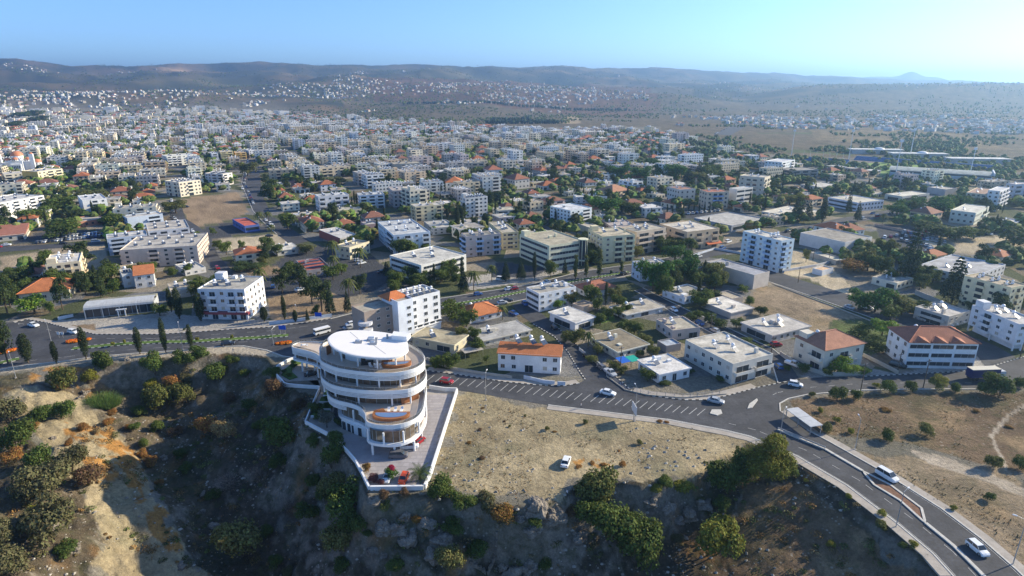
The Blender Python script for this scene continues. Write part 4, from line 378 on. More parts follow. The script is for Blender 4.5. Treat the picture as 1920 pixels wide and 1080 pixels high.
def mixc(f,A,B,bt='MIX'):
    t=n.new('ShaderNodeMix'); t.data_type='RGBA'; t.blend_type=bt
    if isinstance(f,(int,float)): t.inputs[0].default_value=f
    else: l.new(f,t.inputs[0])
    for s,k in((A,6),(B,7)):
        if isinstance(s,tuple): t.inputs[k].default_value=(*s,1)
        else: l.new(s,t.inputs[k])
    return t.outputs[2]
def math_(op,A,B):
    t=n.new('ShaderNodeMath'); t.operation=op
    for i,s in enumerate((A,B)):
        if isinstance(s,(int,float)): t.inputs[i].default_value=s
        else: l.new(s,t.inputs[i])
    return t.outputs[0]
v=n.new('ShaderNodeTexVoronoi'); v.inputs['Scale'].default_value=.055; l.new(g.outputs['Position'],v.inputs['Vector'])
sp=n.new('ShaderNodeSeparateColor'); l.new(v.outputs['Color'],sp.inputs[0])
cr=n.new('ShaderNodeValToRGB'); cr.color_ramp.interpolation='CONSTANT'; e=cr.color_ramp.elements
for i,(p,c) in enumerate([(0,(.30,.26,.20)),(.2,(.19,.19,.19)),(.42,(.065,.085,.03)),(.68,(.20,.155,.10)),(.82,(.09,.10,.04))]):
    el=e[i] if i<2 else e.new(p); el.position=p; el.color=(*c,1)
l.new(sp.outputs[0],cr.inputs[0])
colr=mixc(math_('MULTIPLY',c2.outputs['Fac'],.85),a.outputs['Color'],cr.outputs[0])
colr=mixc(1,colr,mr(nz(.9),.3,.7,.72,1.25),'MULTIPLY'); colr=mixc(1,colr,mr(nz(5,8,.75),.3,.7,.8,1.18),'MULTIPLY')
sh=math_('MULTIPLY',mr(nz(.32,7,.7),.52,.62,0,1),a.outputs['Alpha']); colr=mixc(sh,colr,(.075,.08,.035))
sf=math_('MULTIPLY',mr(nz(.035,7,.72),.50,.60,0,.9),a.outputs['Alpha']); colr=mixc(sf,colr,(.07,.08,.04))
vs=n.new('ShaderNodeTexVoronoi'); vs.inputs['Scale'].default_value=.8; l.new(g.outputs['Position'],vs.inputs['Vector'])
st=math_('MULTIPLY',mr(vs.outputs['Distance'],.14,.24,1,0),mr(nz(.18,4),.46,.58,0,.8)); st=math_('MULTIPLY',st,math_('SUBTRACT',1,c2.outputs['Fac']))
st=math_('MULTIPLY',st,mr(a.outputs['Alpha'],.1,.5,.12,1)); colr=mixc(st,colr,(.36,.32,.26))
colr=mixc(1,colr,mr(nz(2.2,8,.8),.35,.65,.78,1.2),'MULTIPLY')
l.new(colr,b.inputs['Base Color'])
bp=n.new('ShaderNodeBump'); bp.inputs['Distance'].default_value=.8; bp.inputs['Strength'].default_value=1; l.new(nz(.8,9,.74),bp.inputs['Height']); l.new(bp.outputs[0],b.inputs['Normal'])
me.materials.append(gm_); go=link('ground',me,kind='structure')
# haze: the air between the camera and the hills
hz=MB(); hz.box(-16000,16000,-1500,16500,-60,430); ho=hz.build('haze',[],kind='stuff')
hm=bpy.data.materials.new('haze'); hm.use_nodes=True; hn=hm.node_tree.nodes; hn.remove(hn['Principled BSDF'])
pv=hn.new('ShaderNodeVolumePrincipled'); pv.inputs['Color'].default_value=(.37,.64,1.0,1); pv.inputs['Density'].default_value=1.45e-4; pv.inputs['Anisotropy'].default_value=.55
hm.node_tree.links.new(pv.outputs[0],hn['Material Output'].inputs['Volume']); ho.data.materials.append(hm)
# ---------------------------------------------------------------- roads, kerbs, markings, medians
zr=.03
ROADN={'boulevard':'road','dual':'road','main':'road','corner':'side_road','lane':'side_road','field':'side_road','avenue':'road','west':'side_road','verge':'side_road','upper':'side_road'}
ROADP={}
mainroad=None
for i,(k,P) in enumerate(D['ROADS'].items()):
    mb=MB(); z=zr+i*.008
    mb.v=[(p[0],p[1],z) for p in P]
    for t in geometry.tessellate_polygon([[Vector((p[0],p[1],0)) for p in P]]):
        A=[P[j] for j in t]; ar=(A[1][0]-A[0][0])*(A[2][1]-A[0][1])-(A[2][0]-A[0][0])*(A[1][1]-A[0][1])
        mb.f.append(tuple(t) if ar>0 else tuple(t)[::-1]); mb.m.append(0); mb.c.append(None)
    o=mb.build(ROADN[k],M['asph'],kind='structure'); ROADP[k]=P
    if k=='main': mainroad=o
def ribbon(mb,P,wd,z0,z1,mat=0,alt=None,step=1.0,closed=False):
    """raised strip along a polyline; alt alternates a second material (painted kerbs)"""
    Q=[];n=len(P)
    for i in range(n if closed else n-1):
        a=P[i];b=P[(i+1)%n];L=math.hypot(b[0]-a[0],b[1]-a[1]);k=max(1,int(L/step))
        Q+=[(a[0]+(b[0]-a[0])*j/k,a[1]+(b[1]-a[1])*j/k) for j in range(k)]
    if not closed: Q.append(P[-1][:2])
    A=offset(Q,wd/2,closed);B=offset(Q,-wd/2,closed);m=len(Q)
    for i in range(m if closed else m-1):
        j=(i+1)%m; mt=mat if alt is None or i%2==0 else alt
        mb.face([(*B[i],z1),(*B[j],z1),(*A[j],z1),(*A[i],z1)],mt)
        mb.face([(*B[i],z0),(*B[j],z0),(*B[j],z1),(*B[i],z1)],mt); mb.face([(*A[j],z0),(*A[i],z0),(*A[i],z1),(*A[j],z1)],mt)
mn=D['ROADS']['main']
kerbs=[(mn[2:8],True),(mn[9:17],True),(mn[18:24],True),(mn[26:33],False),(mn[33:41],False),(mn[44:55],False),(D['ROADS']['dual'][1:12],True),(D['ROADS']['dual'][14:27],False),(D['ROADS']['boulevard'][0:10],False),(D['ROADS']['boulevard'][20:27],False),(D['ROADS']['corner'][0:5],True),(D['ROADS']['corner'][9:14],True),(D['ROADS']['lane'][0:8],False),(D['ROADS']['lane'][8:15],False),(D['ROADS']['field'][0:8],False),(D['ROADS']['avenue'][0:5],False)]
for P,pt in kerbs:
    mb=MB(); ribbon(mb,P,.35,0,.17,0,1 if pt else None,.9 if pt else 3); mb.build('kerb',[M['kerb'],M['kerbd']],kind='structure')
def pavement(P,wd,side,z=.14,name='pavement'):
    A=P;B=offset(P,wd*side,False);mb=MB();mb.prism([tuple(p[:2]) for p in A]+[tuple(p) for p in B[::-1]],-.3,z); mb.build(name,M['pave'],kind='structure')
# south side path of the main road, north side pavements
pavement(mn[45:55],2.4,1,.10); pavement(mn[32:41],2.2,1,.10)
pavement(mn[2:8],2.6,1,.12); pavement(mn[9:15],2.8,1,.12); pavement(D['ROADS']['dual'][1:12],2.2,1,.12)
mb=MB()
for t in D['TICK']:
    a=Vector((t[0],t[1],0));b=Vector((t[2],t[3],0));d=(b-a).normalized();p=Vector((-d.y,d.x,0))*.09
    mb.face([(a+p)[:2]+(.062,),(a-p)[:2]+(.062,),(b-p)[:2]+(.062,),(b+p)[:2]+(.062,)])
mb.build('parking_line',M['paint'],mainroad,kind='stuff')
def dashes(P,w=.14,ln=2.0,gap=3.0,z=.066,solid=False):
    mb=MB();acc=0
    for i in range(len(P)-1):
        a=Vector((*P[i][:2],0));b=Vector((*P[i+1][:2],0));L=(b-a).length;d=(b-a)/L;p=Vector((-d.y,d.x,0))*w/2;s=0
        while s<L:
            e=min(L,s+(L if solid else ln)); A=a+d*s;B=a+d*e
            mb.face([(A-p)[:2]+(z,),(B-p)[:2]+(z,),(B+p)[:2]+(z,),(A+p)[:2]+(z,)]); s=e+(.01 if solid else gap)
    return mb
def midline(P,Q,t=.5): return [(a[0]*(1-t)+b[0]*t,a[1]*(1-t)+b[1]*t) for a,b in zip(P,Q)]
dashes(offset(mn[36:41],-.5,False),solid=True,w=.12).build('edge_line',M['paint'],mainroad)
dashes(offset(mn[45:53],-.5,False),solid=True,w=.12).build('edge_line',M['paint'],mainroad)
dashes(offset(mn[45:52],-4.2,False),w=.13).build('lane_dash',M['paint'],mainroad,kind='stuff')
dashes(offset(mn[26:32],-4,False),w=.13,ln=2,gap=4).build('lane_dash',M['paint'],mainroad,kind='stuff')
mb=dashes(offset(D['ROADS']['dual'][1:12],-4,False),w=.14,ln=3,gap=4,z=.08); mb.build('lane_dash',M['paint'],kind='stuff')
mb=dashes(offset(D['ROADS']['dual'][18:26],-3.6,False),w=.14,ln=3,gap=4,z=.08); mb.build('lane_dash',M['paint'],kind='stuff')
bl=D['ROADS']['boulevard']; mb=dashes(offset(bl[1:9],-3.6,False),w=.14,ln=3,gap=4,z=.08); mb.build('lane_dash',M['paint'],kind='stuff')
for P,wd in((D['MED'],2.2),(D['MED2'],2.0),(D['MED3'],2.2)):
    mb=MB(); ribbon(mb,P,wd,0,.20); mb.build('median',M['grass'],kind='structure')
    A=offset(P,wd/2+.2,False);B=offset(P,-wd/2-.2,False);mb=MB();ribbon(mb,A,.3,0,.22,0,1,.9);ribbon(mb,B,.3,0,.22,0,1,.9);mb.build('kerb',[M['kerb'],M['kerbd']],kind='structure')
for P in D['MEDK']:
    mb=MB(); ribbon(mb,P,.7,0,.3,0,None,2); mb.build('kerb',[M['kerb'],M['kerbd']],kind='structure')
isl=D['ISL']; mb=MB(); mb.prism([tuple(p[:2]) for p in isl],0,.12,0); mb.build('traffic_island',mat('island_earth',.95,(.20,.11,.07),noise=[(2,.6,1.2)]),kind='structure')
mb=MB(); ribbon(mb,isl,.5,0,.25,closed=True); mb.build('kerb',[M['kerb']],kind='structure')
for P in (D['TI1'],D['TI2']):
    mb=MB(); mb.prism([tuple(p[:2]) for p in P],0,.22,0); mb.build('traffic_island',M['kerb'],kind='structure')
# ---------------------------------------------------------------- building kit
def unit_window(mb,Mx=None,w=1,h=1,gl=1,fr=0,lod=0):
    I=Mx or Matrix()
    if lod: mb.box(-w/2,w/2,-.05,0,0,h,gl,I,bottom=False); return
    mb.box(-w/2-.06,w/2+.06,-.12,0,-.10,0,fr,I)
    mb.box(-w/2,-w/2+.06,-.07,0,0,h,fr,I);mb.box(w/2-.06,w/2,-.07,0,0,h,fr,I);mb.box(-w/2,w/2,-.07,0,h-.06,h,fr,I);mb.box(-.03,.03,-.065,0,0,h-.06,fr,I)
    mb.box(-w/2+.06,-.03,-.045,0,0,h-.06,gl,I);mb.box(.03,w/2-.06,-.045,0,0,h-.06,gl,I)
def unit_balcony(mb,Mx=None,w=3,dp=1.3,m=0,lod=0):
    I=Mx or Matrix()
    mb.box(-w/2,w/2,-dp,-.003,-.16,0,m,I)
    mb.box(-w/2,w/2,-dp,-dp+.1,0,.85,m,I); mb.box(-w/2,-w/2+.1,-dp+.1,-.003,0,.85,m,I); mb.box(w/2-.1,w/2,-dp+.1,-.003,0,.85,m,I)
UM={}
def um(key,fn,mats):
    if key not in UM: mb=MB(); fn(mb); UM[key]=mb.mesh(key[0],mats)
    return UM[key]
def mk_heater(mb,simple=False):
    if simple:
        mb.sphere((0,.35,1.75),.55,6,4,0); mb.add([(-1,-1.2,.25),(1,-1.2,.25),(1,.1,1.25),(-1,.1,1.25)],[(0,1,2,3)],1); mb.box(-.6,.6,0,.5,.2,1.2,0,bottom=False); return
    for x in (-.55,.55):
        for y in (.1,.75): mb.box(x-.03,x+.03,y-.03,y+.03,0,1.3,1,bottom=False)
    mb.box(-.6,.6,.05,.8,1.28,1.34,1); mb.sphere((0,.42,1.95),.62,12,8,0,.95)
    mb.tube((-.75,0,1.15),(.75,0,1.15),.24,10,0)
def mk_panel(mb): 
    mb.add([(-.48,-1.55,.12),(.48,-1.55,.12),(.48,-.2,1.12),(-.48,-.2,1.12),(-.48,-1.5,.04),(.48,-1.5,.04),(.48,-.15,1.04),(-.48,-.15,1.04)],[(0,1,2,3),(7,6,5,4),(0,4,5,1),(1,5,6,2),(2,6,7,3),(3,7,4,0)],[0,1,1,1,1,1])
def side_frames(w,d): return {'front':(w,Matrix.Translation((0,-d/2,0))),'right':(d,Matrix.Translation((w/2,0,0))@Matrix.Rotation(PI/2,4,'Z')),'back':(w,Matrix.Translation((0,d/2,0))@Matrix.Rotation(PI,4,'Z')),'left':(d,Matrix.Translation((-w/2,0,0))@Matrix.Rotation(-PI/2,4,'Z'))}
def building(name,label,cat,cx,cy,rot,w,d,h,floors,sides,wc,rc,ex,lod=0,group=None,z0=0,top=True,root=None,rng=None):
    rng=rng or random
    if root is None: root=thing(name,label,cat,(cx,cy,z0),rot,group)
    flat=ex.get('roof','flat'); ov=ex.get('ov',0); pil=ex.get('pil'); zb=0
    fh=(h-(.5 if flat=='flat' else .2))/floors
    hw=h-.5 if flat=='flat' else h
    mb=MB()
    if pil:
        zb=fh; mb.box(-w/2,w/2,-d/2,d/2,zb,hw); mb.box(-w/2+1.5,w/2*.1,-d/2+2,d/2-1,-.5,zb-.003)
    else: mb.box(-w/2,w/2,-d/2,d/2,-.6,hw,bottom=False)
    t=.18
    if flat=='flat' and not ov:
        mb.box(-w/2,w/2,-d/2,-d/2+t,hw,h);mb.box(-w/2,w/2,d/2-t,d/2,hw,h);mb.box(-w/2,-w/2+t,-d/2+t,d/2-t,hw,h);mb.box(w/2-t,w/2,-d/2+t,d/2-t,hw,h)
    if ex.get('tower'):
        tw=min(3.5,w*.3);ty=d/2-3.5 if not ex.get('tfront') else -d/2
        mb.box(-w/2+.5,-w/2+.5+tw,max(-d/2+.5,ty-.5),d/2-.6,hw+.003,h+2.2)
    for i in range(ex.get('boxes',2 if (flat=='flat' and w>10 and d>8 and not lod) else 0)):
        bx=rng.uniform(-w/2+1,w/2-2.5);by=rng.uniform(-d/2+1,d/2-2.5); mb.box(bx,bx+rng.uniform(.6,2.2),by,by+rng.uniform(.6,2.0),hw+.003,hw+rng.uniform(.6,1.9))
    if ex.get('side'): # coloured side wall
        pass
    mb.build('wall',M['wall'],root,col=wc)
    if ex.get('side'):
        s=MB(); s.box(-w/2-.06,-w/2-.003,-d/2+.02,d/2-.02,-.2,hw+.3); s.build('side_wall',M['wall'],root,col=ex['side'])
    # roof
    mb=MB()
    if flat=='flat':
        if ov: mb.box(-w/2-ov,w/2+ov,-d/2-ov,d/2+ov,hw+.003,hw+.32)
        else: mb.box(-w/2+t+.003,w/2-t-.003,-d/2+t+.003,d/2-t-.003,hw+.003,hw+.07,bottom=False)
        mb.build('roof',M['roof'],root,col=rc)
        if ov:
            m2=MB(); o2=ov+.02
            for a in ((-w/2-o2,w/2+o2,-d/2-o2,-d/2-o2+.16),(-w/2-o2,w/2+o2,d/2+o2-.16,d/2+o2),(-w/2-o2,-w/2-o2+.16,-d/2-o2+.17,d/2+o2-.17),(w/2+o2-.16,w/2+o2,-d/2-o2+.17,d/2+o2-.17)): m2.box(*a,hw+.02,hw+.45)
            m2.build('roof_edge',M['wall'],root,col=tuple(min(.75,c*1.15) for c in wc))
        rz=hw+(.32 if ov else .07)
    elif flat=='hip':
        e=.5;W=w/2+e;D_=d/2+e;rh=min(w,d)*.26
        r=(W-D_) if W>D_ else 0; q=(D_-W) if D_>W else 0
        V=[(-W,-D_,h),(W,-D_,h),(W,D_,h),(-W,D_,h),(-r,-q,h+rh),(r,q,h+rh)]
        F=[(0,1,5,4),(1,2,5),(2,3,4,5),(3,0,4)] if r else [(0,1,4),(1,2,5,4),(2,3,5),(3,0,4,5)]
        mb.add(V,F+[(3,2,1,0)]); mb.box(-W,W,-D_,D_,h-.14,h-.004)
        if ex.get('gab'):
            k=ex['gab']
            for i in range(k):
                gx=-w/2+w*(.16+.26*i); gw=w*.11
                mb.add([(gx-gw,-D_-.5,h+.05),(gx+gw,-D_-.5,h+.05),(gx,-D_-.5,h+1.3),(gx-gw,-D_+2.6,h+.9),(gx+gw,-D_+2.6,h+.9),(gx,-D_+2.6,h+1.4)],[(0,2,5,3),(2,1,4,5),(0,1,2)])
        mb.build('roof',M['tile'],root,col=rc)
        if not lod:
            m2=MB()
            for a,b in ((0,4),(3,4 if r else 5),(1,5 if r else 4),(2,5),(4,5)): m2.tube(Vector(V[a])+Vector((0,0,.05)),Vector(V[b])+Vector((0,0,.05)),.13,5)
            m2.build('ridge_cap',M['tile'],root,col=tuple(min(.8,c*1.35) for c in rc))
        rz=h+rh*.45
    else: # shed: slopes down to the front
        e=.35; rh=min(2.2,d*.25)
        V=[(-w/2-e,-d/2-e,h-.1),(w/2+e,-d/2-e,h-.1),(w/2+e,d/2,h+rh),(-w/2-e,d/2,h+rh),(-w/2-e,-d/2-e,h-.28),(w/2+e,-d/2-e,h-.28),(w/2+e,d/2,h-.0),(-w/2-e,d/2,h-.0)]
        mb.add(V,[(0,1,2,3),(4,5,1,0),(5,6,2,1),(6,7,3,2),(7,4,0,3),(7,6,5,4)]); mb.build('roof',M['tile'],root,col=rc); rz=h+rh*.8
    # openings
    S=MB() if lod else None; SBal=MB() if lod else None
    sf=side_frames(w,d)
    for sd,st in sides.items():
        if not st: continue
        Lw,T=sf[sd]; bw=Lw/len(st)
        for bi,ch in enumerate(st):
            xc=-Lw/2+bw*(bi+.5)
            for fl in range(floors):
                zf=fl*fh
                if pil and fl==0: continue
                items=[]
                if ch=='w':
                    n=max(1,int(bw/3.1))
                    for k in range(n):
                        wx=xc-bw/2+bw*(k+.5)/n+(0 if lod else rng.uniform(-.15,.15)); items.append(('window',wx,zf+fh*.36,min(1.35,bw/n*.5),min(1.25,fh*.42)))
                elif ch=='b':
                    items.append(('balcony_door',xc,zf+.12,bw*.62,min(2.1,fh*.74)))
                    if fl>0: items.append(('balcony',xc,zf,bw*.86,0))
                elif ch=='s':
                    items.append(('ribbon_window',xc,zf+fh*.34,bw*.9,fh*.42))
                elif ch=='d' and fl==0:
                    items.append(('door',xc,.05,min(3,bw*.4),min(2.6,fh*.8)))
                for it,x,z,ww,hh in items:
                    P=T@Matrix.Translation((x,-.003,z))
                    if lod:
                        if it=='balcony': unit_balcony(SBal,P,ww,1.1)
                        else: unit_window(S,P,ww,hh,0,0,1)
                    else:
                        if it=='balcony': me=um(('balcony',round(ww,1)),lambda m:unit_balcony(m,None,ww),[M['wall']]); o=link('balcony',me,root,col=ex.get('bal',tuple(min(.78,c*1.12) for c in wc)))
                        elif it=='ribbon_window':
                            def rb(m,ww=ww,hh=hh):
                                nn=max(2,int(ww/1.6)); m.box(-ww/2-.05,ww/2+.05,-.14,0,-.12,0,0)
                                for q in range(nn): m.box(-ww/2+ww*q/nn+.04,-ww/2+ww*(q+1)/nn-.04,-.05,0,0,hh,1)
                                m.box(-ww/2,ww/2,-.03,0,0,hh,0)
                            me=um(('ribbon_window',round(ww,1),round(hh,1)),rb,[M['frame'],M['glass']]); o=link('ribbon_window',me,root)
                        else:
                            pv0=rng.choice((0,0,0,1,2)) if it=='window' else 0
                            me=um((it,round(ww,1),round(hh,1),pv0),lambda m:unit_window(m,None,ww,hh),[M['frame'],(M['glass'],M['blind'],M['shutter'])[pv0]]); o=link(it,me,root)
                            if it=='window' and rng.random()<.18:
                                ac=link('air_conditioner',um(('air_conditioner',),lambda m:m.box(-.4,.4,-.38,-.003,0,.55),[M['tank']]),root); ac.matrix_local=T@Matrix.Translation((x+ww*.5+.6 if x+ww*.5+1.1<Lw/2 else x-ww*.5-.6,0,z-.35))
                        o.matrix_local=P
    if lod:
        if S.f: S.build('window',M['glass'],root,kind='stuff')
        if SBal.f: SBal.build('balcony',M['wall'],root,kind='stuff',col=ex.get('bal',tuple(min(.78,c*1.12) for c in wc)))
    if pil:
        for x in np.linspace(-w/2+.3,w/2-.3,4):
            for y in (-d/2+.3,0,d/2-.3):
                me=um(('column',round(zb,1)),lambda m:m.box(-.2,.2,-.2,.2,-.3,zb-.003),[M['wall']]); o=link('column',me,root,col=wc,loc=(x,y,0))
    # heaters
    nh=ex.get('heat',0)
    if nh:
        fr=[(.25,.65),(.72,.7),(.5,.35),(.18,.3),(.85,.35),(.5,.8),(.3,.5),(.65,.5),(.1,.6),(.9,.75),(.4,.15),(.75,.15)]
        H2=MB() if lod else None
        for k in range(nh):
            if k<len(fr): fx,fy=fr[k]
            if nh>4: fx=(k%((nh+1)//2)+.5)/((nh+1)//2); fy=.3 if k<(nh+1)//2 else .75
            x=(fx-.5)*(w-2.4)+rng.uniform(-.4,.4);y=(fy-.5)*(d-2.8)+rng.uniform(-.3,.3)
            zz=rz
            if flat!='flat': zz=h+.2; y=d/2-.2 if flat=='shed' else y; zz=h+ (1.6 if flat=='shed' else .6)
            ang=R(38)-rot
            if lod: 
                m=MB(); mk_heater(m,True); H2.add(m.v,m.f,m.m,Matrix.Translation((x,y,zz))@Matrix.Rotation(ang,4,'Z')@Matrix.Scale(.9,4))
            else:
                o=link('water_heater',um(('water_heater',),mk_heater,[M['tank'],M['steel']]),root,loc=(x,y,zz),rotz=ang)
                for s in (-.52,.52): link('collector_panel',um(('collector_panel',),mk_panel,[M['panel'],M['steel']]),o,loc=(s,0,0))
        if lod: H2.build('water_heater',[M['tank'],M['panel']],root,kind='stuff')
    if ex.get('sky') and not lod:
        mb=MB(); mb.box(-w*.1,w*.38,-1,1,hw+.1,hw+1.3,0); mb.build('skylight',M['white'],root)
    if ex.get('pv'):
        rows=3
        for r_ in range(rows):
            for c in range(6):
                o=link('solar_panel',um(('solar_panel',),lambda m:(m.box(-.8,.8,-.5,.5,-.03,.03,0)),[M['panel']]),root,loc=((c-2.5)*(w*.8/6),(r_-1)*d*.27,hw+.45)); o.rotation_euler=(R(14),0,0)
    if ex.get('awn'):
        mb=MB(); mb.add([(w*.1,-d/2-.01,fh*1.0),(w*.55,-d/2-.01,fh),(w*.55,-d/2-2.2,fh*.75),(w*.1,-d/2-2.2,fh*.75),(w*.1,-d/2-.01,fh-.1),(w*.55,-d/2-.01,fh-.1),(w*.55,-d/2-2.2,fh*.75-.3),(w*.1,-d/2-2.2,fh*.75-.3)],[(3,2,1,0),(7,6,2,3),(4,5,6,7),(0,4,7,3),(1,2,6,5)]); mb.build('awning',M['obj'],root,col=(.55,.16,.06))
    if ex.get('redband'):
        mb=MB(); mb.box(-w/2-.5,w/2+1,-d/2-1.6,-d/2-.01,fh*1.0-.4,fh+.5); mb.build('shop_band',M['obj'],root,col=(.22,.05,.06))
    if ex.get('drum'):
        mb=MB(); c=(w/2-1.5,-d/2-.6)
        mb.cyl(c,2.2,0,h+.8,16,0); mb.build('stair_drum',M['glass'],root)
        for q in range(8):
            a=2*PI*q/8; o=link('mullion',um(('mullion',),lambda m:m.box(-.12,.12,-.12,.12,0,h+1.0,0),[M['wall']]),root,col=wc,loc=(c[0]+2.25*math.cos(a),c[1]+2.25*math.sin(a),0))
        mb=MB(); mb.cyl(c,3.3,2.5,3.0,16,0); mb.cyl(c,2.6,h+.803,h+1.2,16,0); mb.build('drum_ring',M['wall'],root,col=wc)
    return root
HEROES=[]
hr=random.Random(3)
for (cx,cy,rot,w_,d_,h_,kind,ph,fl,sl_,sf_,wc,rc,ex) in D['HERO']:
    dist=math.hypot(cx,cy); lod=0 if dist<345 else 1
    cat={'apartment_block':'apartment block','house':'house','office_building':'office building','warehouse':'warehouse','shed':'shed','restaurant':'restaurant','school':'school','hotel':'hotel'}[kind]
    if fl>1 and h_/fl<2.3: fl=max(1,int(round(h_/2.7)))
    sides={'front':sf_,'left':sl_,'right':'w' if sf_!='x' else '', 'back':''}
    if h_<2.4: h_=2.6
    g0=gz(cx,cy)
    wc2=tuple(min(.8,c*1.06) for c in wc)
    building(kind,ph,cat,cx,cy,rot,w_,d_,h_,fl,sides,wc2,rc,ex,lod=lod,z0=g0,rng=hr)
    HEROES.append((cx,cy,rot,w_,d_,h_,ph,kind))
# the near white tower block: three volumes, one thing
T_=D['TOW']; 
def tvol(P,hh):
    l,n_,r_=[Vector(p) for p in P]; ax=r_-n_; ay=l-n_; return n_,ax,ay
n_,ax,ay=tvol(T_['right'],14.5)
P=[Vector(p) for p in T_['right']]           # left front, right front, right back
fx=(P[1]-P[0]); rot=math.atan2(fx.y,fx.x); ux=Vector((math.cos(rot),math.sin(rot)));uy=Vector((-ux.y,ux.x))
tb=thing('apartment_block','white five storey tower block with plain white slab and orange tiled attic','apartment block',(P[0].x,P[0].y,0),rot)
wr=fx.length; H5=14.6
def vol(name,x0,x1,y0,y1,z0,z1,col,roofc=None,par=.6):
    mb=MB(); mb.box(x0,x1,y0,y1,z0,z1-par,bottom=False); t=.18
    for a in ((x0,x1,y0,y0+t),(x0,x1,y1-t,y1),(x0,x0+t,y0+t,y1-t),(x1-t,x1,y0+t,y1-t)): mb.box(*a,z1-par,z1)
    mb.build(name,M['wall'],tb,col=col)
    mb=MB(); mb.box(x0+t+.004,x1-t-.004,y0+t+.004,y1-t-.004,z1-par+.003,z1-par+.07); mb.build('roof',M['roof'],tb,col=roofc or (.45,.40,.33))
WH=(.78,.79,.80)
lb=-(Vector(T_['beige'][0])-P[0]).length
vol('wall',0,wr,0,11,-.4,H5,WH,(.38,.37,.33)); vol('slab_wall',-6.2,-.003,-2.6,8,-.4,H5+1.0,(.76,.80,.86)); vol('brown_wall',-17,-6.203,1.2,10,-.4,H5-1.2,(.34,.28,.24),(.46,.42,.34))
def tw_win(x,z,ww=1.7,hh=1.1,y=0,rotz=0):
    me=um(('window',ww,hh),lambda m:unit_window(m,None,ww,hh),[M['frame'],M['glass']]); o=link('window',me,tb,loc=(x,y-.003,z),rotz=rotz)
for f in range(5):
    z=1.6+f*2.62
    tw_win(-.9-1.0,z,1.5,1.0,-2.6)
    for q,x in enumerate((1.9,6.2,10.2)):
        if f>0: tw_win(x*wr/12.0,z,(1.5,1.5,1.9)[q],1.25)
    for x in (-8,-11.8):  tw_win(x,z,1.3,1.0,1.2)
mb=MB(); 
mb.box(.1,wr+.15,-.35,-.004,2.55,2.8); mb.box(.1,wr+.15,-.35,-.004,3.9,4.1); mb.build('ledge',M['wall'],tb,col=WH)
for q in range(5): 
    o=link('ribbon_window',um(('ribbon_window',1.9),lambda m:m.box(-.95,.95,-.05,0,0,.7),[M['glass']]),tb,loc=(1.4+q*(wr-2.4)/4,-.004,3.0))
mb=MB(); W0,W1=-7.4,-.4; mb.add([(W0,1,H5+.5),(W1+1,1,H5+.5),(W1+1,9,H5+.5),(W0,9,H5+.5),(W0+2.8,4.6,H5+2.6),(W1-1.8,4.6,H5+2.6)],[(0,1,5,4),(1,2,5),(2,3,4,5),(3,0,4),(3,2,1,0)]); mb.build('attic_roof',M['tile'],tb,col=(.52,.17,.06))
for q in range(5):
    mb=None; o=link('balcony',um(('balcony_round',),lambda m:(m.cyl((0,0),2.4,-.15,.85,16,0)),[M['wall']]),tb,col=(.55,.56,.6),loc=(-16.6,1.6,1.9+q*2.4)) if q<4 else None
for q in range(9):
    x=1.5+(q%5)*(wr-3)/4; y=3 if q<5 else 7; o=link('water_heater',um(('water_heater',),mk_heater,[M['tank'],M['steel']]),tb,loc=(x+.3*(q%2),y,H5-.53),rotz=R(38)-rot,scale=(.8,.8,.8))
    for s in (-.52,.52): link('collector_panel',UM.get(('collector_panel',)) or um(('collector_panel',),mk_panel,[M['panel'],M['steel']]),o,loc=(s,0,0))
c_=P[0]+ux*(-1)+uy*5; HEROES.append((c_.x,c_.y,rot,wr+18,13,H5,'tower block with the plain white slab','apartment_block'))
# glass showroom with curved metal roof
a,b=[Vector(p) for p in D['SHOW']]; rot=math.atan2(b.y-a.y,b.x-a.x); L=(b-a).length
sh=thing('showroom','long glass fronted showroom under a curved grey metal roof','showroom',(a.x,a.y,0),rot)
Dp=9; 
mb=MB(); mb.box(0,L,.3,Dp,-.3,4.2); mb.build('wall',M['wall'],sh,col=(.42,.44,.46))
for i in range(20):
    o=link('roof_panel',um(('roof_panel',L),lambda m:m.add([(0,0,0),(L/20-.06,0,0)]+[(x,y,z) for y,z in ((-0.6,-.5),) for x in (0,L/20-.06)],[(0,1,3,2)]),[M['steel']]),None) if False else None
def rp(m):
    pts=[(-.9,3.9),(-.7,4.6),(-.1,5.1),(1.2,5.4),(3.4,5.5),(5.6,5.4)]
    for i in range(5):
        (y0,z0),(y1,z1)=pts[i],pts[i+1]; wq=L/22-.07
        m.add([(0,y0,z0),(wq,y0,z0),(wq,y1,z1),(0,y1,z1),(0,y0,z0-.12),(wq,y0,z0-.12),(wq,y1,z1-.12),(0,y1,z1-.12)],[(0,1,2,3),(7,6,5,4),(0,4,5,1),(1,5,6,2),(2,6,7,3),(3,7,4,0)])
M['roofmetal']=mat('roof_metal',.5,(.50,.51,.51),noise=[(.8,.85,1.05)])
for i in range(22): link('roof_panel',um(('roof_panel',),rp,[M['roofmetal']]),sh,loc=(i*L/22,0,0))
mb=MB(); mb.box(0,L,5.6,Dp,4.203,5.0); mb.build('flat_roof',M['roof'],sh,col=(.28,.27,.20))
for i in range(9): link('shop_window',um(('shop_window',),lambda m:m.box(.1,L/9-.1,.2,.297,.3,3.7),[M['glass']]),sh,loc=(i*L/9,0,0))
for i in range(5): link('column',um(('show_column',),lambda m:m.box(-.12,.12,-.12,.12,0,4.3),[M['frame']]),sh,loc=(.2+i*(L-.4)/4,-.7,0))
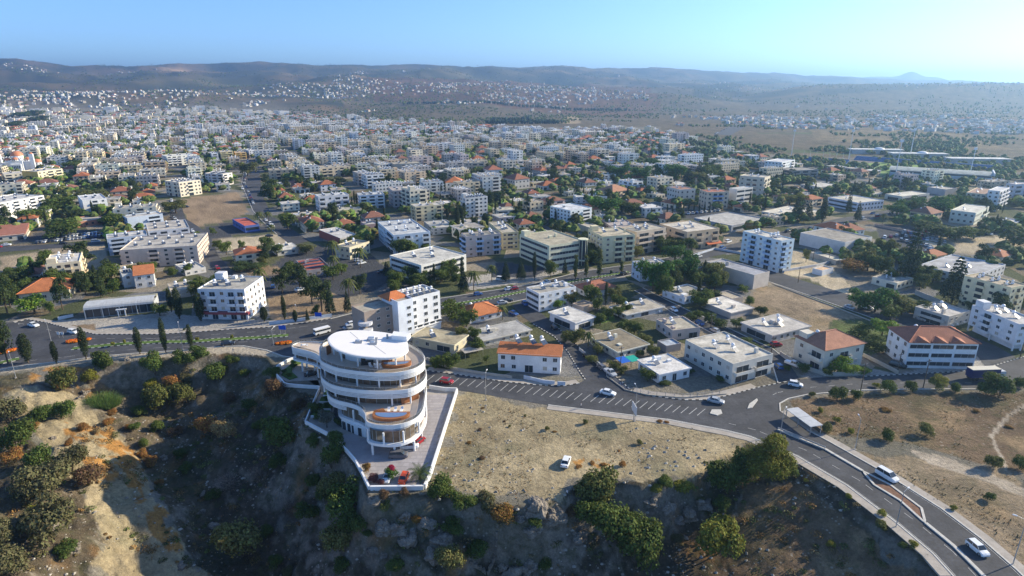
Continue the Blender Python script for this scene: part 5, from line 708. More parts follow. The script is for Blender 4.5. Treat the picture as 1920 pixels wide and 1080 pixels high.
mb=MB(); mb.box(L*.45,L*.60,-1.6,.19,2.6,2.9); mb.box(L*.47,L*.485,-1.5,-1.3,0,2.6); mb.box(L*.57,L*.585,-1.5,-1.3,0,2.6); mb.build('canopy',M['white'],sh)
HEROES.append((a.x+math.cos(rot)*L/2-math.sin(rot)*4,a.y+math.sin(rot)*L/2+math.cos(rot)*4,rot,L,11,5,'glass fronted showroom','showroom'))
# church
cx,cy=D['CHURCH']; ch=thing('church','white domed church with orange domes and twin bell towers','church',(cx,cy,0),R(25))
mb=MB(); mb.box(-12,12,-7,7,-.5,9); mb.box(-6,6,-11,11,-.5,10.5); mb.box(-4.5,4.5,-13,13,-.5,7); mb.build('wall',M['white'],ch)
def dome(x,y,z,r,hd,nm='dome'):
    mb=MB(); mb.cyl((x,y),r,z,z+hd,16); dr=mb.build('drum',M['white'],ch)
    mb=MB(); mb.sphere((x,y,z+hd),r*1.05,16,6,0,.85,v0=1); mb.build('dome',M['obj'],dr,col=(.55,.22,.11),smooth=True)
    for k in range(8):
        an=2*PI*k/8; o=link('window',um(('church_window',),lambda m:m.box(-.3,.3,-.06,.02,0,1.8),[M['glass']]),dr,loc=(x+r*math.cos(an),y+r*math.sin(an),z+hd*.2),rotz=an+PI/2)
dome(0,0,10.5,5.6,4.5);dome(9,0,9,3,1.5);dome(-9,0,9,3,1.5);dome(0,-10,10.5,2.8,1.2);dome(16,3,4,4,3)
for s in (-1,1):
    mb=MB(); mb.box(12.2 if s>0 else -16,16 if s>0 else -12.2,-9.5,-5.5,-.5,17); t_=mb.build('bell_tower',M['white'],ch)
    mb=MB(); mb.sphere((14.1*s,-7.5,17),2,10,4,0,.8,v0=1); mb.build('dome',M['obj'],t_,col=(.55,.22,.11))
for k in range(5): link('window',um(('church_tall',),lambda m:m.box(-.4,.4,-.06,.0,0,3),[M['glass']]),ch,loc=(-3+k*1.5,-13.004,2.5))
HEROES.append((cx,cy,R(25),34,28,12,'domed church','church'))
# stadium
S_=D['STAD']
pit=MB(); f=S_['field']; pit.prism([tuple(p) for p in f],-.2,.15); po=pit.build('pitch',mat('pitch_turf',.9,(.16,.26,.05),noise=[(.05,.85,1.15)]),kind='structure'); fc=(sum(p[0] for p in f)/4,sum(p[1] for p in f)/4); HEROES.append((fc[0],fc[1],0,70,70,1,'stadium pitch','stadium')); HEROES.append((fc[0]-25,fc[1]-45,0,40,40,1,'stadium pitch','stadium'))
a,b=[Vector(p) for p in S_['far']]; rot=math.atan2(b.y-a.y,b.x-a.x); L=(b-a).length
st=thing('grandstand','long blue seated stadium stand beyond the green pitch','stadium stand',(a.x,a.y,0),rot)
blueseat=mat('blue_seats',.7,(.06,.16,.36),noise=[(.4,.7,1.2)])
for k in range(7):
    o=link('seat_row',um(('seat_row',L),lambda m:m.box(0,L,0,1.4,-.6,.6),[blueseat]),st,loc=(0,k*1.5,k*.6)); 
mb=MB(); mb.box(0,L,10.6,11,0,4.6); mb.build('back_wall',M['wall'],st,col=(.5,.5,.5))
HEROES.append(((a.x+b.x)/2,(a.y+b.y)/2+4,rot,L,22,7,'stadium stand','stadium'))
a,b=[Vector(p) for p in S_['ll']]; rot=math.atan2(b.y-a.y,b.x-a.x)+R(-8); L=(b-a).length
st=thing('grandstand','shorter blue stadium stand with lattice masts along its rear','stadium stand',(a.x,a.y,0),rot)
for k in range(6): link('seat_row',um(('seat_row',L),lambda m:m.box(0,L,0,1.4,-.6,.6),[blueseat]),st,loc=(0,k*1.5,k*.6))
for k in range(8): link('mast',um(('mast_short',),lambda m:m.box(-.15,.15,-.15,.15,0,11),[M['steel']]),st,loc=(k*L/7,9.4,0))
mb=MB(); mb.box(0,L,9.6,10,0,4.2); mb.build('back_wall',M['wall'],st,col=(.45,.36,.28))
HEROES.append(((a.x+b.x)/2,(a.y+b.y)/2+4,rot,L,20,7,'short blue stand','stadium'))
a,b=[Vector(p) for p in S_['hall']]; rot=math.atan2(b.y-a.y,b.x-a.x); L=(b-a).length
hl=thing('sports_hall','large sports hall with grey curved roof and white end beam','sports hall',(a.x,a.y,0),rot)
mb=MB(); mb.box(0,L,-22,8,-.3,6.5); mb.build('wall',M['wall'],hl,col=(.42,.52,.58))
mb=MB()
for i in range(10):
    y0=-23+i*3.2;y1=y0+3.2; z=lambda y:8.6-((y+7)/16)**2*1.9
    mb.add([(-1,y0,z(y0)),(L+1,y0,z(y0)),(L+1,y1,z(y1)),(-1,y1,z(y1))],[(0,1,2,3)])
mb.box(-1,L+1,-23,9,6.503,6.7); mb.build('roof',M['roof'],hl,col=(.36,.40,.38))
mb=MB(); mb.box(L+1.01,L+2,-23.5,9.5,6.6,9.2); mb.build('end_beam',M['white'],hl)
mb=MB(); mb.box(.5,L-.5,-22.08,-22.003,4.6,5.8); mb.build('window_band',M['glass'],hl)
HEROES.append((a.x+L/2*math.cos(rot),a.y+L/2*math.sin(rot)-7,rot,L+4,34,8,'sports hall','hall'))
for i,(x,y) in enumerate([un for un in D['FARROOF']]):
    o=thing('hall',('low white halls with a small dome, left of three','middle low white hall with a dome behind the blue stand','right low white hall behind the blue stand')[i],'hall',(x,y,0),R(-8))
    mb=MB(); mb.box(-32,32,-8,8,-.3,5.5); mb.build('wall',M['wall'],o,col=(.56,.55,.52)); mb=MB(); mb.box(-33,33,-9,9,5.503,6.1); mb.build('roof',M['roof'],o,col=(.62,.62,.60))
    if i!=2: mb=MB(); mb.sphere((5,0,6.1),6,14,5,0,.4,v0=1); mb.build('dome',M['white'],o,smooth=True)
    HEROES.append((x,y,R(-8),66,20,6,'low white hall','hall'))
# ---------------------------------------------------------------- the curved white apartment building
mod=thing('apartment_building','curved white terraced apartment building with louvred bands and oval white roof','apartment building',(-38,150,0),0)
OX,OY=-38,150
def loc_(P): return [(p[0]-OX,p[1]-OY) for p in P]
B3_=catmull(loc_([(-54.6,161),(-53.4,156),(-51.8,151.3),(-49.6,148.9),(-45.9,146.3),(-41.7,144.8),(-37.6,143.8),(-33.6,143.3),(-29.9,143.6),(-26.3,145.3),(-24.2,147.9),(-23.5,151.2),(-24.6,155.5),(-27.6,160.1),(-31,163.3),(-38,165.5),(-47,166),(-53,165)]),4)
B2_=catmull(loc_([(-53.6,160),(-53,155),(-51.8,150.2),(-49.8,146.7),(-46.5,143.7),(-41.2,141.6),(-35.2,140.6),(-29.6,140.8),(-26,142),(-23.6,145.4),(-23,149.5),(-24.2,155),(-27.5,160),(-31,163),(-38,165.2),(-47,165.5),(-52.4,164)]),4)
B1_=catmull(loc_([(-52,160),(-51.2,153),(-49.8,148),(-48.2,144.8),(-45.6,142.5),(-41.5,140.7),(-38.8,138.8),(-36.8,135.8),(-35.8,132.6),(-34.6,131.2),(-32,130.2),(-28.6,130.1),(-25.4,131.5),(-23.2,134.2),(-22.4,138),(-22.6,143),(-23.2,150),(-24.5,156),(-28,161),(-33,164),(-42,165),(-50,164)]),4)
B0_=catmull(loc_([(-47,158),(-47,150),(-46.2,144.5),(-44.5,141.4),(-40.8,139.2),(-37.6,137),(-36.3,134),(-35.2,130.4),(-33,128.8),(-28.5,128.2),(-25.3,129.6),(-23.2,132.5),(-22.1,137.7),(-22.3,143),(-23.4,150),(-25,156),(-30,161),(-38,163),(-44,162)]),4)
AN_=catmull(loc_([(-69.6,179),(-68.9,180.8),(-67.5,181.8),(-64.7,182.2),(-61,181.5),(-55,179.5),(-50,175),(-47,169),(-50,163),(-54.5,164),(-58.6,170.6),(-62.1,173.6),(-66.9,176),(-69,177.2)]),3)
def ccw(P): return P if area(P)>0 else P[::-1]
B3_,B2_,B1_,B0_,AN_=map(ccw,(B3_,B2_,B1_,B0_,AN_))
def ins(P,d): return offset(P,d)       # ccw polygon: left is inwards
def band(name,P,z0,z1,t=.22,m='white',parent=mod,kind=None):
    mb=MB(); Q=ins(P,t);n=len(P)
    for i in range(n):
        j=(i+1)%n
        mb.face([(*P[i],z0),(*P[j],z0),(*P[j],z1),(*P[i],z1)]);mb.face([(*Q[j],z0),(*Q[i],z0),(*Q[i],z1),(*Q[j],z1)])
        mb.face([(*P[i],z1),(*P[j],z1),(*Q[j],z1),(*Q[i],z1)]);mb.face([(*Q[i],z0),(*Q[j],z0),(*P[j],z0),(*P[i],z0)])
    return mb.build(name,M[m],parent,kind=kind)
def slab(name,P,z0,z1,m='white',col=None):
    mb=MB(); mb.prism(P,z0,z1); return mb.build(name,M[m],mod,col=col)
M['deck']=mat('deck_tiles',.6,(.60,.50,.40),noise=[(1.2,.92,1.05)])
M['rail']=bpy.data.materials.new('rail_glass'); M['rail'].use_nodes=True
rn=M['rail'].node_tree; rb=rn.nodes['Principled BSDF']; rb.inputs['Base Color'].default_value=(.05,.06,.05,1); rb.inputs['Roughness'].default_value=.08; rb.inputs['Alpha'].default_value=.35
M['bronze']=mat('bronze_glass',.12,(.13,.10,.07),spec=.55)
M['curtain']=mat('inner_wood_panel',.5,(.20,.12,.07),noise=[(.7,.5,1.6)])
def facade(P,z0,z1,inset,step=2,warm=()):
    Q=ins(P,inset);n=len(Q)
    for i in range(0,n,step):
        j=(i+step)%n
        a=Vector((*Q[i],0));b=Vector((*Q[j],0)); d=(b-a); L=d.length
        if L<.2: continue
        mb=MB(); p=Vector((d.y,-d.x,0)).normalized()*.04; e=d.normalized()*.04
        m=M['curtain'] if (i//step)%7 in (3,4) else M['bronze']
        A=a+e;B=b-e
        mb.face([(A+p)[:2]+(z0,),(B+p)[:2]+(z0,),(B+p)[:2]+(z1,),(A+p)[:2]+(z1,)]);mb.face([(B-p)[:2]+(z0,),(A-p)[:2]+(z0,),(A-p)[:2]+(z1,),(B-p)[:2]+(z1,)])
        mb.face([(A+p)[:2]+(z1,),(B+p)[:2]+(z1,),(B-p)[:2]+(z1,),(A-p)[:2]+(z1,)])
        mb.build('glass_panel',m,mod)
        mb=MB(); mb.box(-.06,.06,-.06,.06,z0,z1); mb.build('mullion',M['grey'],mod,loc=(a.x,a.y,0))
def posts_(Q,z,hh,r):
    for i in range(0,len(Q),2): link('rail_post',um(('railp',round(hh,2)),lambda m:m.box(-.035,.035,-.035,.035,0,hh),[M['steel']]),r,loc=(Q[i][0],Q[i][1],z))
def railing(P,z,t=.03,hh=.95):
    Q=ins(P,.30); r=band('glass_railing',Q,z,z+hh,.03,'rail'); posts_(Q,z,hh,r); band('handrail',ins(P,.285),z+hh+.003,z+hh+.05,.06,'steel',r)
# levels: slab tops and louvred bands
def louvres(P,z0,n,step=.30):
    for k in range(3): band('louvre',ins(P,.03),z0+k*.38,z0+k*.38+.24,.14)
FL=[3.5,7.0,10.7,14.4]
slab('floor_slab',B0_,2.8,3.5); 
facade(B0_,3.5,6.5,.9)
slab('floor_slab',ins(B1_,.25),6.55,6.9); band('white_band',B1_,6.5,7.7); louvres(B1_,5.35,4); 
slab('deck',ins(B1_,.3),6.904,6.95,'deck'); facade(B2_,6.95,10.3,1.5)
slab('floor_slab',ins(B2_,.25),10.32,10.6); band('white_band',B2_,10.3,11.4); louvres(B2_,9.15,4)
slab('deck',ins(B2_,.3),10.604,10.65,'deck'); facade(B3_,10.65,14.0,1.7)
slab('floor_slab',ins(B3_,.25),14.03,14.3); band('white_band',B3_,14.0,15.1); louvres(B3_,12.85,4)
slab('deck',ins(B3_,.3),14.304,14.35,'deck')
for P,z in ((B1_,7.703),(B2_,11.403),(B3_,15.103)): railing(P,z,hh=.7)
# ground level walls with dark doors
gw=loc_([(-44.6,141.6),(-40.2,138.4),(-37.2,136.9),(-36.2,142),(-33,150),(-33,160),(-46,160)])
mb=MB(); mb.prism(ccw(gw),-.2,2.797); mb.build('ground_floor_wall',M['white'],mod)
for t in (.12,.34,.52,.78):
    a=Vector(gw[0]);b=Vector(gw[2]); p=a+(b-a)*t; an=math.atan2(b.y-a.y,b.x-a.x)
    o=link('door',um(('entrance_door',),lambda m:m.box(-.55,.55,-.30,.0,.0,2.3),[M['glass']]),mod,loc=(p.x,p.y,0),rotz=an)
mb=MB(); mb.prism(ccw(loc_([(-47.5,144.5),(-44.65,141.7),(-46,158),(-50,160)])),-.2,2.797); mb.build('side_wall',M['glass'],mod)
# columns
def column(x,y,z0,z1,r=.28):
    o=link('column',um(('round_column',round(z1-z0,1)),lambda m:m.cyl((0,0),r,0,z1-z0,12),[M['white']]),mod,loc=(x-OX,y-OY,z0))
for x,y in ((-33.8,129.2),(-28.4,128.9),(-24.0,131),(-22.9,136),(-24,142),(-31,135),(-27,140),(-27,150),(-32,144)): column(x,y,-.1,2.79)
def edgecols(P,z0,z1,inset,idx,rr=.24):
    Q=ins(P,inset)
    for f in idx: q=Q[int(f*len(Q))%len(Q)]; column(q[0]+OX,q[1]+OY,z0,z1,rr)
edgecols(B0_,3.5,6.54,.25,(.22,.3,.38,.46,.52,.6,.68)); 
edgecols(B2_,6.96,10.31,.5,(.08,.16,.24,.32,.4,.48,.56,.66)); edgecols(B3_,10.66,14.02,.5,(.06,.14,.22,.3,.38,.46,.54,.64))
# oval canopy roof and the penthouse beneath it
CN=catmull(loc_([(-51.6,159.2),(-50,155),(-46.9,151),(-42.1,147.7),(-36.9,146.1),(-32,145.7),(-29.4,147.2),(-28,149.6),(-27.9,152),(-29,156.6),(-31.5,160.5),(-35.5,162.8),(-41,164.4),(-46.3,164.9),(-50.4,163.4)]),4); CN=ccw(CN)
slab('roof_canopy',CN,17.75,18.25)
M['roofwhite']=mat('white_membrane',.7,(.82,.79,.76),noise=[(.3,.96,1.02)])
mb=MB(); mb.prism(ins(CN,.25),18.254,18.30); mb.build('roof_membrane',M['roofwhite'],mod)
for a,b in (((-46.5,163.4),(-43.0,158.4)),((-39.6,156.4),(-33.2,148.0))):
    a=Vector(a)-Vector((OX,OY));b=Vector(b)-Vector((OX,OY));d=(b-a).normalized();mb=MB();p=Vector((-d.y,d.x))*.08
    mb.face([(*(a-p),18.31),(*(b-p),18.31),(*(b+p),18.31),(*(a+p),18.31)]); mb.build('roof_joint',M['grey'],mod)
PH=ccw(catmull(loc_([(-49,160),(-47.5,155.5),(-44,152.5),(-39,151.4),(-33,152.8),(-30.8,156),(-33,160),(-40,162.5),(-46,163)]),3))
slab('penthouse_wall',PH,14.353,17.747)
for k in (4,8,12,16,20): 
    q=ins(PH,-.05)[k];q2=ins(PH,-.05)[(k+2)%len(PH)]; an=math.atan2(q2[1]-q[1],q2[0]-q[0]); link('door',um(('pent_door',),lambda m:m.box(0,1.8,-.06,.06,0,2.3),[M['bronze']]),mod,loc=(q[0],q[1],14.4),rotz=an)
for x,y in ((-49.5,156.6),(-46.2,152.2),(-41,148.9),(-35.5,147.4),(-30.8,148.3),(-29,152)): column(x,y,14.36,17.74,.16)
mb=MB(); mb.prism(ccw(loc_([(-33.4,160.6),(-28.4,159.2),(-29,156.4),(-33.4,157.4)])),18.303,19.7); mb.build('lift_box',M['white'],mod)
mb=MB(); mb.box(-.25,.25,-.25,.25,18.303,19.6); mb.build('flue',M['grey'],mod,loc=(3.2,8.6,0))
def rooftank(x,y,s=1.0):
    o=thing('water_heater','','water heater',(0,0,0)) if False else None
    h=MB(); h.box(-.6*s,.6*s,-.4*s,.4*s,0,.45*s,0); h.tube((-.6*s,0,.62*s),(.6*s,0,.62*s),.16*s,8,0); h.build('roof_tank',M['tank'],mod,loc=(x-OX,y-OY,18.303),smooth=False)
    mb=MB(); mb.box(-1.1*s,.9*s,-.7*s,.7*s,.15,.3); o=mb.build('roof_panel',M['steel'],mod,loc=(x-OX+.4,y-OY-.5,18.303)); o.rotation_euler=(R(20),0,0)
for x,y,s in ((-42.5,156.2,1),(-39,157.6,1.4),(-38.2,155.2,1)): rooftank(x,y,s)
# pool on the first terrace, hot tub deck on the roof terrace
def arc(cx,cy,rx,ry,a0,a1,n=14): return [(cx+rx*math.cos(a0+(a1-a0)*i/n),cy+ry*math.sin(a0+(a1-a0)*i/n)) for i in range(n+1)]
def pool(cx,cy,rx,ry,z,rot,nm):
    T=lambda P:[(cx-OX+p[0]*math.cos(rot)-p[1]*math.sin(rot),cy-OY+p[0]*math.sin(rot)+p[1]*math.cos(rot)) for p in P]
    outer=T(arc(0,0,rx,ry,-PI,0)+[(rx,1.1),(-rx,1.1)]); inner=T(arc(0,.15,rx-.7,ry-.7,-PI,0)+[(rx-.7,.5),(-rx+.7,.5)])
    p_=slab('pool_surround',ccw(outer),z,z+.75,'wood'); mb=MB(); mb.prism(ccw(inner),z+.755,z+.80); mb.build('pool_water',M['water'],p_)
    b=T([(-rx,1.3),(-rx+2.2,2.6),(-rx+3,1.2)]); slab('timber_deck',ccw(b),z,z+.9,'wood')
pool(-30.2,135.6,4.6,2.7,6.953,0,'a'); pool(-31.0,149.6,4.0,2.1,14.353,.1,'b')
mb=MB(); mb.box(-2.6,2.6,-.06,.06,0,2.5); mb.build('timber_screen',M['wood'],mod,loc=(-26.6-OX,143.2-OY,6.96)).rotation_euler=(0,0,.7)
mb=MB(); mb.box(-2.0,2.0,-.06,.06,0,2.0); mb.build('timber_screen',M['wood'],mod,loc=(-26.8-OX,147.6-OY,10.66)).rotation_euler=(0,0,.8)
mb=MB(); mb.box(-1.0,1.0,-.06,.06,0,2.6); mb.build('timber_screen',M['wood'],mod,loc=(-51-OX,157-OY,14.36)).rotation_euler=(0,0,1.2)
# annex wing
slab('annex_floor',AN_,3.0,3.6); 
facade(AN_,3.6,5.2,1.0); band('annex_band',AN_,6.3,7.6); louvres(AN_,5.2,4,.28); slab('annex_roof',ins(AN_,.24),6.5,7.2); slab('deck',ins(AN_,.3),7.204,7.25,'deck'); railing(AN_,7.603,hh=.5)
for x,y in ((-65.8,175.4),(-65.4,178.2),(-59.6,171.2),(-61.5,174.4),(-56,168)): column(x,y,-.1,2.99,.3)
for x,y in ((-68.6,178),(-64,175.3),(-60,172.6),(-56.4,168)): column(x,y,3.6,6.3,.2)
HEROES.append((-38,147,0,36,40,18,'curved white apartment building','hero'));HEROES.append((-60,174,0,22,20,7,'annex','hero'))
# furniture on the decks: one loungers set each
def lounger(x,y,z,rot,label):
    o=thing('lounge_chair',label,'lounge chair',(x,y,z),rot)
    mb=MB(); mb.box(-.35,.35,-.9,.5,.25,.37); mb.build('seat',M['white'],o)
    mb=MB(); mb.add([(-.35,.5,.3),(.35,.5,.3),(.35,1,.85),(-.35,1,.85),(-.35,.6,.25),(.35,.6,.25),(.35,1.1,.8),(-.35,1.1,.8)],[(0,1,2,3),(7,6,5,4),(0,4,5,1),(1,5,6,2),(2,6,7,3),(3,7,4,0)]); mb.build('backrest',M['white'],o)
    for sx in (-.3,.3):
        for sy in (-.8,.4): mb=MB(); mb.box(sx-.03,sx+.03,sy-.03,sy+.03,0,.247); mb.build('leg',M['grey'],o)
for i,(x,y,z,r_) in enumerate([(-31.2,137.9,6.96,.1),(-29.6,138,6.96,.0),(-28,138.1,6.96,-.1)]): lounger(x,y,z,r_,('left','middle','right')[i]+' white lounger behind the crescent pool on the lower terrace')
for i,(x,y,z,r_) in enumerate([(-37.6,148.6,14.36,.5),(-36.2,148.2,14.36,.4),(-34.8,148,14.36,.3)]): lounger(x,y,z,r_,('left','middle','right')[i]+' white lounger by the roof terrace pool under the canopy')
sf=thing('sofa','dark corner sofa under the oval canopy on the roof terrace','sofa',(-38.8,150,14.36),.2)
mb=MB(); mb.box(-1.6,1.6,-.5,.5,.1,.45); mb.build('seat',M['dark'],sf); mb=MB(); mb.box(-1.6,1.6,.503,.75,.1,.9); mb.build('backrest',M['dark'],sf)
tbk=thing('table','small white square table on the annex roof deck','table',(-65.5,178.2,7.25),.3)
mb=MB(); mb.box(-.5,.5,-.5,.5,.7,.76); mb.build('tabletop',M['white'],tbk)
for sx in (-.4,.4):
    for sy in (-.4,.4): mb=MB(); mb.box(sx-.03,sx+.03,sy-.03,sy+.03,0,.697); mb.build('leg',M['grey'],tbk)
for i,(dx,dy) in enumerate(((-.9,0),(.9,.1))):
    c=thing('chair','white chair on the %s side of the table on the annex deck'%('left','right')[i],'chair',(-65.5+dx,178.2+dy,7.25),.3)
    mb=MB(); mb.box(-.22,.22,-.22,.22,.42,.47); mb.build('seat',M['white'],c); mb=MB(); mb.box(-.22,.22,.2,.24,.473,.9); mb.build('backrest',M['white'],c)
    for sx in (-.2,.2):
        for sy in (-.2,.18): mb=MB(); mb.box(sx-.02,sx+.02,sy-.02,sy+.02,0,.417); mb.build('leg',M['grey'],c)
# courtyard paving as single slabs, and the white boundary wall
CYP=[(-56.4,163),(-54.4,143.8),(-46.1,137.3),(-40.2,130.4),(-37.1,126.2),(-34.7,121.9),(-31.4,116),(-19.6,116),(-18.8,120),(-16.3,160.9),(-23,163.5),(-40,166),(-62,170),(-68.5,168.3),(-72.4,172.2),(-74.2,176.8),(-73.8,180),(-71,184.5),(-60,186),(-45,178),(-25,170)]
mb=MB(); mb.prism(ccw([(-56.4,163),(-54.4,143.8),(-46.1,137.3),(-40.2,130.4),(-37.1,126.2),(-34.7,121.9),(-31.4,116),(-19.6,116),(-18.8,120),(-16.3,160.9),(-23,163.5),(-40,167),(-50,170),(-62,169),(-68.5,168.3),(-72.4,172.2),(-74.2,176.8),(-73.8,180),(-71,184.2),(-66,184.5)]),-3,.05)
court=mb.build('courtyard',M['pave'],kind='structure')
M['slabpav']=mat('paver',.75,objcol=True,noise=[(3,.9,1.06)])
PVP=[(-33,117),(-20,117),(-19.4,120.5),(-17.2,160),(-23.5,160),(-24,140),(-23,128),(-30,125.5),(-35.5,127),(-43,136),(-38,133),(-36.6,126.8)]
k=0;sx_,sy_=1.35,1.55;pr=random.Random(5);PVP2=[(-36.8,126.6),(-31,116.6),(-20,116.6),(-17.0,160.4),(-24.8,160.4),(-24.5,142),(-30,136),(-36,137),(-41,138),(-45,137)]
sl_me=um(('paving_slab',),lambda m:m.box(-sx_/2+.025,sx_/2-.025,-sy_/2+.025,sy_/2-.025,0,.035),[M['slabpav']])
for iy in range(int(45/sy_)):
    for ix in range(int(30/sx_)):
        x=-46+ix*sx_+(iy%2)*sx_/2;y=117.4+iy*sy_
        if k<300 and in1(x,y,PVP2):
            c=.36+pr.uniform(-.03,.03); o=link('paving_slab',sl_me,court,col=(c,c*.93,c*.93),loc=(x,y,.053)); k+=1
def wallpoly(name,label,cat,P,th,z0,z1,m='white',closed=False,col=None,group=None):
    mb=MB(); ribbon(mb,P,th,z0,z1,0,None,6,closed)
    for e,s in ((0,1),(-1,-1)):
        a=P[e];b=P[e+s]; q=offset([a,b],th/2,False);r_=offset([a,b],-th/2,False); mb.face([(*q[0],z0),(*r_[0],z0),(*r_[0],z1),(*q[0],z1)])
    o=mb.build(name,M[m],col=col); tag(o,label,cat,group); return o
wallpoly('boundary_wall','white boundary wall along the right side of the paved courtyard','wall',[(-16.1,161.5),(-18.8,120),(-19.4,115.9)],.5,-1.6,1.25)
wallpoly('boundary_wall','low white front wall behind the courtyard palm and red car','wall',[(-19.65,115.7),(-31.4,115.5)],.5,-2.6,1.1)
wallpoly('boundary_wall','long white retaining wall stepping along the ravine left of the courtyard','wall',[(-31.7,115.6),(-34.9,121.7),(-37.3,126),(-40.4,130.2),(-46.3,137.1),(-54.6,143.5)],.45,-4.5,1.0)
wallpoly('boundary_wall','thin white garden wall between terraces and ravine','wall',[(-54.85,143.6),(-56.9,163.2)],.3,-5,1.0)
wallpoly('boundary_wall','curved white retaining wall round the annex garden','wall',catmull([(-56.9,163.6),(-66.9,165.2),(-69.8,168.0),(-72.8,172),(-74.5,176.6),(-74.2,179.5),(-73,182.5),(-71.3,184.6)],4,False),.45,-4,1.0)
wallpoly('gate_wall','pale end wall at the courtyard entrance by the road','wall',[(-24.5,163.6),(-19.6,162.0),(-16.1,161.8)],.3,-.2,1.3)
for i,(y) in enumerate((147,150.8,154.8,158.6)):
    mb=MB(); mb.prism(ccw([(-54.6,y),(-50.3,y),(-50.2,y+3.3),(-54.9,y+3.3)]),.06,.35); mb.build('planter',M['grass'],kind='structure')
    wallpoly('garden_wall','white cross wall between planting beds, number %s from the front'%('one','two','three','four')[i],'wall',[(-54.4,y-.3),(-50,y-.3)],.2,0,.8)
mb=MB(); mb.prism(ccw([(-72,176),(-71,182),(-68,184),(-68,181),(-70.3,179),(-69,174.5),(-66,171),(-68,169.4),(-71.6,172.6)]),.06,.3); mb.build('planter',M['grass'],kind='structure')
# ---------------------------------------------------------------- where things stand, in words
LM=[(h[0],h[1],h[6]) for h in HEROES if h[7] in('hero','church','hall','stadium','showroom') ]+[(h[0],h[1],h[6]) for h in HEROES if h[7] not in('hero','church','hall','stadium','showroom')]
LMA=np.array([(a,b) for a,b,_ in LM])
def short(ph,n=9): 
    w_=ph.split(); return ' '.join(w_[:n])
def where(x,y,mx=9):
    d=np.hypot(LMA[:,0]-x,LMA[:,1]-y); k=int(d.argmin()); lx,ly,ph=LM[k]
    r=math.hypot(x,y); lr=math.hypot(lx,ly); lat=(x*ly-y*lx)/(r*lr)*r  # + = to the right
    dep=r-lr
    if abs(lat)>abs(dep): rel='right of' if lat>0 else 'left of'
    else: rel='behind' if dep>0 else 'in front of'
    far='far ' if d[k]>120 else ''
    return '%s%s the %s'%(far,rel,short(ph,mx))
# ---------------------------------------------------------------- plants
def leafcloud(mb,blobs,n,size,rng,mat_=0,flat=.0,shell=.75):
    tot=sum(b[3]**2 for b in blobs)
    for (bx,by,bz,br,sz) in blobs:
        k=int(n*br**2/tot)
        for _ in range(k):
            while True:
                v=Vector((rng.gauss(0,1),rng.gauss(0,1),rng.gauss(0,1)))
                if v.length>.1: break
            v.normalize()
            if v.z<-.5: v.z*=-.6
            rr=br*(shell+(1-shell)*rng.random())*(1+.16*math.sin(v.x*7+bx)*math.cos(v.y*6+by*3))
            if rng.random()<.16: rr*=rng.uniform(.5,1.18)
            p=Vector((bx+v.x*rr,by+v.y*rr,bz+v.z*rr*sz))
            nrm=(v+Vector((rng.gauss(0,.55),rng.gauss(0,.55),rng.gauss(0,.55)+.25))).normalized()
            t=nrm.orthogonal().normalized(); t=Matrix.Rotation(rng.random()*6.28,3,nrm)@t; u=nrm.cross(t); s=size*rng.uniform(.6,1.35)
            mb.face([p+t*s,p+u*s*.55,p-t*s*.8,p-u*s*.6],mat_)
